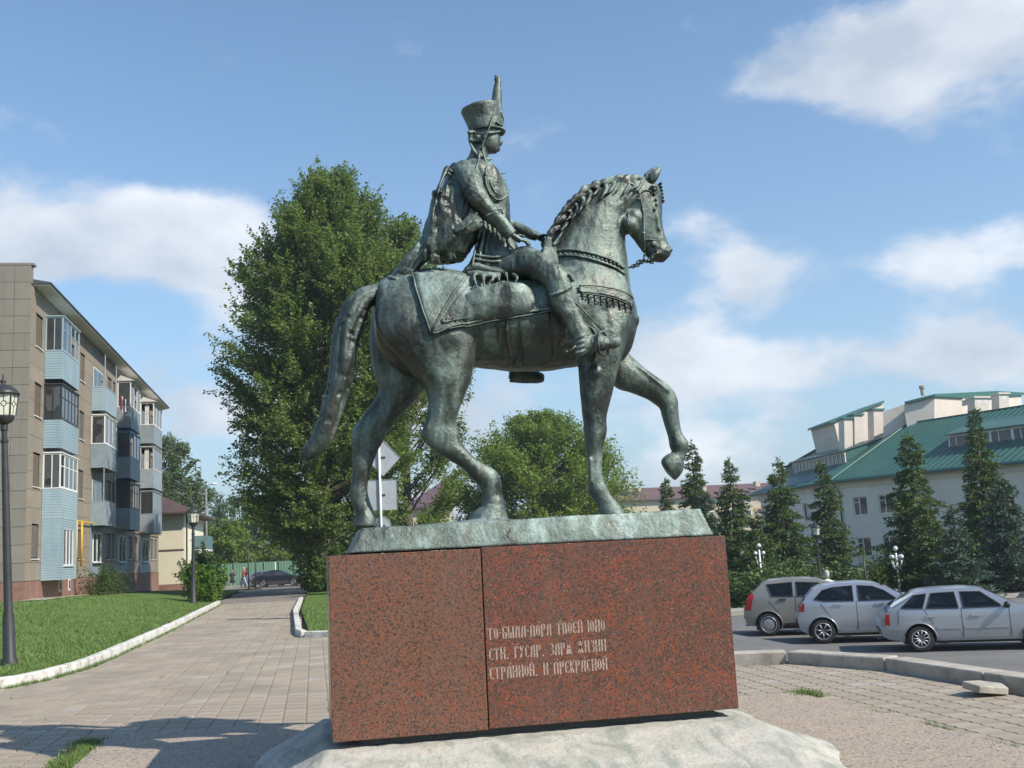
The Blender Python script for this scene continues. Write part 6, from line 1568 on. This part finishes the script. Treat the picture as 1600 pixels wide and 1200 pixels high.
    # wheels
    for cx in (0, wb):
        for s in (-1, 1):
            y0 = s*(hw-.10); w = MB(); w.lathe([(wr-.09, -.09), (wr-.03, -.10), (wr, -.075), (wr, .075), (wr-.03, .10), (wr-.09, .09), (wr-.09, -.09)], (cx, y0, wr), 26, axis='y', cap=False); ty = w.build('tyre', m_rub, root, world=False, smooth=True)
            r = MB(); yo = y0+s*.06; R0 = wr-.085
            r.lathe([(R0, -.03*s), (R0, .03*s), (R0-.025, .035*s), (R0-.03, -.02*s), (R0, -.03*s)], (cx, yo, wr), 24, axis='y', cap=False)
            r.lathe([(.03, -.03*s), (.03, .02*s), (.02, .022*s)], (cx, yo, wr), 12, axis='y')
            if cover: r.lathe([(R0-.02, -.0*s), (R0*.6, .028*s), (.05, .03*s), (.001, .03*s)], (cx, yo, wr), 20, axis='y')
            else:
                for k in range(SPK[label]):
                    a = 2*pi*k/SPK[label]+.2; r.tube([(cx+.03*cos(a), yo+s*.012, wr+.03*sin(a)), (cx+(R0-.01)*cos(a), yo+s*.02, wr+(R0-.01)*sin(a))], [.021, .017], 5)
            r.build('rim', m_rim, ty, world=False, smooth=True)
            d_ = MB(); d_.lathe([(R0, 0), (R0, s*.01)], (cx, yo-s*.05, wr), 20, axis='y'); d_.build('brake_disc', m_blackp, ty, world=False)
        b = MB(); b.box(cx-ar*.95, cx+ar*.95, -(hw-.21), hw-.21, .16, wr+ar*.7); b.build('wheel_well', m_blackp, root, world=False)
    b = MB(); b.box(ar, wb-ar, -(hw-.2), hw-.2, .17, zrock+.05); b.build('underbody', m_blackp, root, world=False)
    # windscreen and rear window
    for nm, (a, b_) in (('windscreen', ws), ('rear_window', rw)):
        A = Vector((a[0], 0, a[1])); B = Vector((b_[0], 0, b_[1])); n_ = Vector((-(B.z-A.z), 0, B.x-A.x)).normalized(); n_ = n_ if n_.z > 0 else -n_
        m = MB(); V = []
        for i in range(5):
            p = A.lerp(B, .06+.88*i/4)
            for j in range(7): t = -1+2*j/6; q = p+n_*.012; V.append((q.x, t*(ys(p.x, p.z)-.075), q.z+.028*(1-t*t)))
        m.add(V, [(i*7+j, i*7+j+1, (i+1)*7+j+1, (i+1)*7+j) for i in range(4) for j in range(6)]); m.build(nm, m_cglass, root, world=False, smooth=True, recalc=False)
    if detail:
        m = MB(); x0 = xmin; z0 = .30; yv = ys(xmin+.05, .5)
        m.tube([(x0+.25, -yv-.0, .5), (x0+.03, -yv+.12, .5), (x0-.012, -yv+.35, .5), (x0-.012, yv-.35, .5), (x0+.03, yv-.12, .5), (x0+.25, yv, .5)], .02, 6); m.build('bumper_strip', m_blackp, root, world=False)
        m = MB(); m.box(x0-.02, x0+.03, -.26, .26, .62, .73); m.build('number_plate', m_white, root, world=False, bevel=.004)
        for s in (-1, 1): m = MB(); m.box(xmax-.14, xmax+.005, s*(hw-.42)-.16, s*(hw-.42)+.16, .60, .74); m.build('headlamp', m_head, root, world=False, bevel=.02)
        m = MB(); m.tube([(xmin+.5, .35, .22), (xmin-.03, .35, .22)], .022, 8); m.build('exhaust', m_chrome, root, world=False)
    return root
HEAD = radians(-25)
def root_at(px, py, tr):
    p = atZ(px, py, -1.055); return (p.x+sin(HEAD)*-tr*1, p.y+cos(HEAD)*tr, -1.055)
A_, B_, C_ = 'dusty grey beige hatchback, farthest of the three parked at right', 'silver hatchback with grey wheels, parked between two others', 'nearest silver five-door liftback, cut off by the right edge'
HND = {A_: [(.42, .98), (1.35, .98)], B_: [(.42, .96), (1.42, .95)], C_: [(.26, .78), (1.2, .78)]}
MIR = {A_: (2.05, 1.1), B_: (1.98, 1.13), C_: (1.86, .99)}; SPK = {A_: 8, B_: 7, C_: 11}
p = root_at(1203, 993, .70)
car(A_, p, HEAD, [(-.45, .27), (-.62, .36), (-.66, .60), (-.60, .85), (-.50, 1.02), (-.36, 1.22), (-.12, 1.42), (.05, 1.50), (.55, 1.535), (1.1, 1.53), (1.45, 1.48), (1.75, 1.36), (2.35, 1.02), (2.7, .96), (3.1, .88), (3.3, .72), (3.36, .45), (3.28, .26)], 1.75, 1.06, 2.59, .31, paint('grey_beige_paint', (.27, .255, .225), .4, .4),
    [[(.12, 1.08), (.02, 1.40), (.72, 1.44), (.72, 1.06)], [(.82, 1.06), (.82, 1.44), (1.42, 1.40), (1.98, 1.08)]], ((1.72, 1.38), (2.36, 1.03)), ((-.5, 1.05), (-.15, 1.42)), [(-.64, .72), (-.46, .70), (-.40, .95), (-.34, 1.16), (-.50, 1.12), (-.60, .92)],
    [((.77, 1.08), (.77, .36)), ((1.95, 1.05), (1.95, .36)), ((.05, .95), (.30, .62))], .27, cover=True)
p = root_at(1288, 1005, .68)
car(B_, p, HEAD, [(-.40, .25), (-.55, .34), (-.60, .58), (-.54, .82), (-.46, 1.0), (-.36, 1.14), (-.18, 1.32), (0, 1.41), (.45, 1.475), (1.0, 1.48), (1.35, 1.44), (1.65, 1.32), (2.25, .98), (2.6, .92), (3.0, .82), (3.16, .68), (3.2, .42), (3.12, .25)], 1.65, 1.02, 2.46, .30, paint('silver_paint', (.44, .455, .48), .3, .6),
    [[(-.16, 1.09), (.06, 1.31), (.30, 1.37), (.80, 1.40), (.80, 1.03), (.10, 1.04)], [(.92, 1.03), (.92, 1.40), (1.28, 1.37), (1.55, 1.26), (1.86, 1.03)]], ((1.62, 1.34), (2.26, .99)), ((-.44, 1.04), (-.08, 1.37)), [(-.58, .80), (-.42, .79), (-.40, .98), (-.44, 1.02)],
    [((.86, 1.02), (.86, .34)), ((1.98, .98), (1.98, .34)), ((.0, .98), (.22, .64))], .25)
p = root_at(1440, 1018, .67)
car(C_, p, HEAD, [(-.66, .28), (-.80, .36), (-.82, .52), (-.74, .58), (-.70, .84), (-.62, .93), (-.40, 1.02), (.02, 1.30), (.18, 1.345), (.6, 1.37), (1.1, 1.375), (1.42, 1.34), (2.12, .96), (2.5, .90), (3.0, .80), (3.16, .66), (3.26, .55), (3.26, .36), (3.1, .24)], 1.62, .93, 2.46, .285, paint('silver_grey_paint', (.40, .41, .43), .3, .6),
    [[(-.36, .97), (-.06, 1.24), (.22, 1.27), (.10, .95)], [(.18, .95), (.32, 1.275), (.82, 1.29), (.86, .94)], [(.96, .94), (.94, 1.29), (1.36, 1.28), (1.74, .99), (1.74, .95)]], ((1.44, 1.325), (2.12, .97)), ((-.58, .955), (.0, 1.28)), [(-.74, .60), (-.62, .60), (-.62, .84), (-.70, .84)],
    [((.91, .94), (.91, .30)), ((1.90, .94), (1.90, .30)), ((.12, .94), (.30, .60)), ((-.42, .93), (-.44, .62))], .24, mould=(.52, [(.36, .88), (.94, 1.88), (-.72, -.36)]))
# far street: dark saloon and a paler car behind it
dk = 'dark saloon car standing on the far street by the green fence'; HND[dk] = []; MIR[dk] = (1.95, 1.0); SPK[dk] = 6
PS = [(-.75, .27), (-.92, .4), (-.92, .8), (-.8, .92), (-.3, .98), (.3, 1.33), (.7, 1.42), (1.3, 1.42), (1.6, 1.35), (2.2, .98), (2.7, .9), (3.3, .76), (3.45, .6), (3.45, .35), (3.3, .25)]
WS_ = [[(.0, .98), (.42, 1.28), (.95, 1.32), (.95, .96)], [(1.03, .96), (1.03, 1.32), (1.55, 1.28), (1.95, .98)]]
q = atZ(412, 918, -.455)
car(dk, (q.x, 96.2, -.455), radians(-6), PS, 1.7, .95, 2.6, .31, paint('dark_blue_paint', (.02, .028, .04), .2, .3), WS_, ((1.6, 1.34), (2.2, .98)), ((-.28, .99), (.32, 1.32)), [(-.9, .65), (-.75, .65), (-.75, .85), (-.88, .82)], [((1.0, .95), (1.0, .3))], .25, group='cars on the far street', detail=0)
lt = 'pale blue car partly hidden behind the dark saloon'; HND[lt] = []; MIR[lt] = (1.95, 1.0); SPK[lt] = 6
car(lt, (q.x-1.2, 99.5, -.455), radians(-6), PS, 1.7, .95, 2.6, .31, paint('pale_blue_paint', (.20, .26, .33), .3, .4), WS_, ((1.6, 1.34), (2.2, .98)), ((-.28, .99), (.32, 1.32)), [(-.9, .65), (-.75, .65), (-.75, .85), (-.88, .82)], [((1.0, .95), (1.0, .3))], .25, group='cars on the far street', detail=0)

# ================================================================ lamps, signs, poles
m_lit = simple('milky_glass', (.62, .62, .50), .25, .08, 6)
m_globe = simple('white_globe', (.75, .75, .73), .25, .05)
def lantern(loc, H, label, pole=m_metalw, cap=m_metalw, s=1.0, group='street lamps'):
    root = thing('street_lamp', loc, label, 'lamp', group); h = H-1.02*s
    b = MB(); b.lathe([(.16*s, 0), (.16*s, .12), (.12*s, .2), (.11*s, .9), (.085*s, 1.0), (.08*s, 1.6), (.07*s, h*.7), (.06*s, h-.35), (.075*s, h-.33), (.075*s, h-.28), (.055*s, h-.26), (.055*s, h-.12), (.075*s, h-.1), (.075*s, h)], (0, 0, 0), 14)
    b.build('pole', pole, root, world=False, smooth=True, angle=.6)
    c = MB(); c.lathe([(.05*s, h), (.16*s, h+.06*s), (.20*s, h+.16*s), (.205*s, h+.18*s)], (0, 0, 0), 16); c.build('cup', cap, root, world=False, smooth=True)
    z0, z1 = h+.185*s, h+.60*s; r0, r1 = .215*s, .275*s
    for k in range(6):
        a0, a1 = 2*pi*k/6+.26, 2*pi*(k+1)/6+.26
        P = [(r0*cos(a0), r0*sin(a0), z0), (r0*cos(a1), r0*sin(a1), z0), (r1*cos(a1), r1*sin(a1), z1), (r1*cos(a0), r1*sin(a0), z1)]
        g_ = MB(); V = [Vector(p)*.985 if False else Vector((p[0]*.97, p[1]*.97, p[2])) for p in P]; g_.prism(V, tuple(-Vector((cos((a0+a1)/2), sin((a0+a1)/2), 0))*.008)); pn = g_.build('lamp_pane', m_lit, root, world=False)
        f = MB(); f.tube([P[0], P[3]], .016*s, 6); 
        m0 = (Vector(P[0])+Vector(P[1]))/2; m1 = (Vector(P[2])+Vector(P[3]))/2; mc = m0.lerp(m1, .55); e = (Vector(P[1])-Vector(P[0])).normalized(); u_ = (m1-m0).normalized()
        f.tube([m0, mc-u_*.055*s], .006*s, 4); f.tube([mc+u_*.055*s, m1], .006*s, 4); f.tube([mc+e*(.05*s*cos(q))+u_*(.055*s*sin(q)) for q in np.linspace(0, 2*pi, 9)], .006*s, 4, cap=False)
        f.tube([mc-e*.05*s, mc-e*.12*s], .006*s, 4); f.tube([mc+e*.05*s, mc+e*.12*s], .006*s, 4)
        f.build('lamp_frame', cap, pn, world=False)
    c = MB(); c.lathe([(.30*s, z1), (.31*s, z1+.03*s), (.27*s, z1+.09*s), (.19*s, z1+.17*s), (.08*s, z1+.22*s), (.03*s, z1+.24*s), (.06*s, z1+.28*s), (.06*s, z1+.31*s), (.02*s, z1+.34*s), (.012*s, z1+.44*s)], (0, 0, 0), 18); c.build('cap', cap, root, world=False, smooth=True)
    return root
p = atZ(15, 1041, .04); t = atY(4, 586, p.y)
lantern((p.x, p.y, .02), t.z-.02, 'black street lamp with glass lantern at the far left on the lawn', s=.92).rotation_euler = (0, -.045, 0)
p = atZ(302, 944, .05); t = atY(304, 787, p.y)
lantern((p.x, p.y, .03), t.z, 'second black street lamp beside the bright bush near the cream house')
p = atY(1282, 908, 37.6); t = atY(1278, 814, 37.6)
lantern((p.x, 37.6, -.95), t.z+.95, 'slim lamp with pale lantern behind the grey hatchback', s=.62)
# white many-armed globe lamp
def globe_lamp(px, pt, pb, Y, label, arms=4, s=1.0):
    b_ = atY(px, pb, Y); t_ = atY(px, pt, Y); H = t_.z+1.05; root = thing('globe_lamp', (b_.x, Y, -1.05), label, 'lamp'); m = MB(); m.lathe([(.09, 0), (.05, .5), (.04, H-.3)], (0, 0, 0), 8); m.build('pole', m_white, root, world=False, smooth=True)
    for k in range(arms):
        a = 2*pi*k/arms+.4; r = .42*s; m = MB(); m.tube([(0, 0, H-.75), (r*.6*cos(a), r*.6*sin(a), H-.95), (r*cos(a), r*sin(a), H-.6)], .025, 6); ar_ = m.build('arm', m_white, root, world=False, smooth=True)
        m = MB(); m.sphere((r*cos(a), r*sin(a), H-.45), .14*s, 12, 8); m.build('globe', m_globe, ar_, world=False, smooth=True)
    m = MB(); m.sphere((0, 0, H-.12), .16*s, 12, 8); m.build('globe', m_globe, root, world=False, smooth=True)
globe_lamp(1404, 852, 905, 39.4, 'white lamp with a cluster of round globes in front of the large spruce', s=.6)
globe_lamp(1190, 848, 905, 44.5, 'small white globe lamp half hidden between the spruces', arms=2, s=.6)
m_pole = simple('concrete_pole', (.20, .19, .18), .9, .15, 3)
def pole(px, pt, pb, Y, zb, r, mat, label, name='pole', arm=None):
    t_ = atY(px, pt, Y); root = thing(name, (t_.x, Y, zb), label, 'pole'); m = MB(); m.tube([(0, 0, 0), (0, 0, t_.z-zb)], [r, r*.6], 8); m.build('shaft', mat, root, world=False, smooth=True)
    if arm: m = MB(); m.tube([(0, 0, t_.z-zb-.1), (arm[0]*.5, 0, t_.z-zb+.4), (arm[0], 0, t_.z-zb+.5)], .04, 6); o = m.build('arm', mat, root, world=False); m = MB(); m.sphere((arm[0]+.25, 0, t_.z-zb+.48), (.34, .16, .12), 8, 6); m.build('lamp_head', m_globe, o, world=False, smooth=True)
    return root
pole(322, 764, 900, 108, -.6, .15, m_pole, 'tall dark utility pole right of the cream house', 'utility_pole', arm=(.5,))
pole(388, 853, 915, 93.2, -.52, .06, m_metalw, 'thin dark post by the pedestrians, nearer the fence corner', 'post')
pole(399, 862, 918, 92.5, -.52, .055, m_metalw, 'thin post left of the dark saloon', 'post')
pole(430, 878, 905, 113, -.5, .07, m_white, 'pale post rising behind the dark saloon', 'post')
pole(1349, 868, 908, 38.8, -1.0, .05, m_metalw, 'thin black post between lamp and large spruce', 'post')
wr_ = MB(); a = atY(322, 812, 108); b = atY(520, 826, 108)
wr_.tube([a.lerp(b, i/12)-Vector((0, 0, 1.2*(i/12)*(1-i/12))) for i in range(13)], .022, 4); tag(wr_.build('overhead_wire', m_metalw), 'thin overhead wire running right from the utility pole', 'wire')
# road signs seen from behind
m_sgn = simple('sign_back', (.36, .38, .40), .55, .1, 3, metal=.3)
Ys = 30.0; b_ = atZ(600, 985, 0)
q0 = atY(598, 900, Ys); sr = thing('road_sign', (q0.x, Ys, 0), 'road signs on a thin post seen from behind, diamond above a square', 'road sign')
tp = atY(593, 688, Ys); m = MB(); m.tube([(q0.x, Ys, 0), (q0.x, Ys, tp.z)], .035, 8); m.build('post', m_white, sr, smooth=True)
def plate(pts, dy=.05):
    P = [atY(x, y, Ys+dy) for x, y in pts]; m = MB(); m.prism(P, (0, .006, 0)); o = m.build('sign_plate', m_sgn, sr)
    c = sum(P, Vector())/len(P); r_ = MB(); P2 = [c+(p-c)*1.0 for p in P]; r_.tube([p-Vector((0, .008, 0)) for p in P2+[P2[0]]], .009, 4); r_.build('rim', m_sgn, o); m = MB(); m.box(c.x-.09, c.x+.09, Ys+.02, Ys+dy-.004, c.z-.02, c.z+.02); m.build('clamp', m_metalw, o)
plate([(595, 685), (625, 715), (599, 744), (570, 715)]); plate([(573, 751), (620, 749), (621, 796), (575, 798)]); plate([(592+14*cos(a)+5, 822+15*sin(a)) for a in np.linspace(0, 2*pi, 13)[:-1]])

# ================================================================ people
m_skin = simple('skin', (.45, .27, .19), .6, .08); m_hair = simple('hair_dark', (.05, .035, .025), .8, .1); m_hairg = simple('hair_grey', (.45, .42, .38), .8, .1)
def cloth(n, c): return simple(n, c, .9, .12, 6, .3, 30)
def person(loc, rz, label, top, bottom, hair, H=1.70, stride=.0, skirt=False, arms=.1, group=None, bag=None):
    root = thing('person', loc, label, 'person', group, rz); k = H/1.7
    def V3(x, y, z): return Vector((x*k, y*k, z*k))
    b = MB(); st = stride
    def limb(pts, n=10): b.tube([V3(*p[:3]) for p in pts], [p[3]*k for p in pts], n)
    def leg(s, f): return [(0, s*.09, .88, .085), (f*.5+.04, s*.09, .66, .078), (f*.9+.05, s*.09, .47, .056), (f*1.0, s*.09, .28, .052), (f*1.15-.05, s*.09, .08, .038)]
    for s, f in ((-1, st), (1, -st)):
        L = leg(s, f); limb(L); x = L[-1][0]; b.tube([V3(x-.06, s*.09, .045), V3(x+.04, s*.09, .05), V3(x+.19, s*.09, .03)], [.04*k, .042*k, .022*k], 8)
    b.tube([V3(0, 0, .84), V3(0, 0, .96), V3(.01, 0, 1.10), V3(.01, 0, 1.26), V3(0, 0, 1.38), V3(0, 0, 1.43)], [(.15*k, .10*k), (.155*k, .11*k), (.13*k, .10*k), (.165*k, .11*k), (.16*k, .09*k), (.07*k, .06*k)], 14, up=(1, 0, 0))
    limb([(0, 0, 1.38, .058), (.01, 0, 1.48, .052), (.02, 0, 1.54, .05)])
    b.sphere(V3(.025, 0, 1.60), (.092*k, .078*k, .115*k), 14, 10); b.sphere(V3(.045, 0, 1.55), (.06*k, .055*k, .065*k), 10, 8); b.sphere(V3(.12, 0, 1.59), (.018*k, .012*k, .02*k), 6, 5)
    for s in (-1, 1):
        f = -s*arms*(1 if s else 1)
        limb([(0, s*.17, 1.36, .052), (f*.3, s*.215, 1.22, .044), (f*.55, s*.235, 1.08, .038), (f+.05, s*.235, .93, .032), (f+.09, s*.23, .85, .026)], 8)
        for q in range(4): limb([(f+.09+.012*(q-1.5), s*.23, .86, .011), (f+.10+.02*(q-1.5), s*.23, .80-.008*(q in (0, 3)), .009), (f+.11+.016*(q-1.5), s*.225, .765, .007)], 5)
        limb([(f+.11, s*.215, .86, .011), (f+.145, s*.205, .82, .009)], 5); b.sphere(V3(.02, s*.08, 1.59), (.018*k, .01*k, .028*k), 6, 5)
    me = b.mesh('t', m_skin); bm = bmesh.new(); bm.from_mesh(me); bmesh.ops.recalc_face_normals(bm, faces=bm.faces); bm.to_mesh(me); bm.free()
    o = bpy.data.objects.new('t', me); COL.objects.link(o); r = o.modifiers.new('r', 'REMESH'); r.mode = 'VOXEL'; r.voxel_size = .013; s_ = o.modifiers.new('s', 'SMOOTH'); s_.iterations = 2
    m2 = bpy.data.meshes.new_from_object(o.evaluated_get(bpy.context.evaluated_depsgraph_get())); bpy.data.objects.remove(o); m2.polygons.foreach_set('use_smooth', [True]*len(m2.polygons)); link('body', m2, root)
    c = MB(); c.tube([V3(0, 0, .90), V3(0, 0, .98), V3(.01, 0, 1.10), V3(.01, 0, 1.26), V3(0, 0, 1.385), V3(0, 0, 1.44)], [(.175*k, .125*k), (.175*k, .13*k), (.155*k, .12*k), (.185*k, .13*k), (.185*k, .108*k), (.08*k, .07*k)], 16, up=(1, 0, 0))
    for s in (-1, 1): f = -s*arms; c.tube([V3(0, s*.15, 1.37), V3(f*.3, s*.215, 1.22), V3(f*.5, s*.233, 1.12)], [.072*k, .064*k, .056*k], 10)
    c.build('shirt', top, root, world=False, smooth=True)
    c = MB()
    if skirt: c.tube([V3(0, 0, .98), V3(0, 0, .85), V3(.02, 0, .52)], [(.16*k, .12*k), (.19*k, .15*k), (.24*k, .22*k)], 16, up=(1, 0, 0)); c.build('skirt', bottom, root, world=False, smooth=True)
    else:
        c.tube([V3(0, 0, .97), V3(0, 0, .84), V3(0, 0, .78)], [(.165*k, .115*k), (.175*k, .13*k), (.13*k, .11*k)], 14, up=(1, 0, 0))
        for s, f in ((-1, st), (1, -st)): L = leg(s, f); c.tube([V3(*p[:3]) for p in L], [(p[3]+.016)*k for p in L], 10)
        c.build('trousers', bottom, root, world=False, smooth=True)
    h = MB(); h.sphere(V3(.0, 0, 1.625), (.098*k, .09*k, .108*k), 12, 8); h.sphere(V3(-.04, 0, 1.57), (.06*k, .08*k, .09*k), 10, 7); h.build('hair', hair, root, world=False, smooth=True)
    return root
for (px, py, hh, lab, tp_, bt_, hr, st, sk, rz) in ((363, 897, 1.62, 'pedestrian in dark clothes near the green fence, left of the other two', cloth('dark_cloth', (.035, .035, .04)), cloth('dark_cloth2', (.03, .03, .035)), m_hair, .12, True, -1.6),
      (381, 896, 1.78, 'person in white cap, red and dark top and light jeans striding on the far street', cloth('red_top', (.32, .05, .04)), cloth('light_jeans', (.30, .36, .45)), m_hairg, .28, False, 2.9),
      (385, 897, 1.72, 'dark dressed person walking just beside the one in the red top', cloth('black_top', (.03, .03, .035)), cloth('black_trousers', (.025, .025, .03)), m_hair, .2, False, 2.9)):
    q = atY(px, py, 98.5); person((q.x, 98.5+(.6 if px == 385 else 0), -.455), rz, lab, tp_, bt_, hr, hh, st, sk, .16, 'pedestrians on the far street')
q = atY(1291, 893, 31.0); person((q.x, 31.0, q.z-1.70), 1.2, 'person with pale hair in a white top seen over the roof of the grey hatchback', cloth('white_top', (.75, .75, .70)), cloth('pale_skirt', (.5, .45, .4)), m_hairg, 1.72, .05, True, .06, 'two people behind the parked cars')
q = atY(1272, 901, 31.6); person((q.x, 31.6, q.z-1.62), 1.4, 'shorter person, only head showing left of the one in white', cloth('beige_top', (.45, .33, .26)), cloth('grey_skirt', (.2, .2, .2)), m_hair, 1.62, .05, True, .06, 'two people behind the parked cars')
# ---------------------------------------------------------------- light summer haze in the air over the town
hz_m = bpy.data.materials.new('haze'); hz_m.use_nodes = True; n_ = hz_m.node_tree; n_.nodes.clear()
o_ = n_.nodes.new('ShaderNodeOutputMaterial'); v_ = n_.nodes.new('ShaderNodeVolumePrincipled')
v_.inputs['Color'].default_value = (.86, .92, 1, 1); v_.inputs['Density'].default_value = .0006; v_.inputs['Anisotropy'].default_value = .35
n_.links.new(v_.outputs[0], o_.inputs['Volume'])
mb = MB(); mb.box(-720, 720, -420, 1020, -2.3, 27); tag(mb.build('haze', hz_m), kind='stuff')
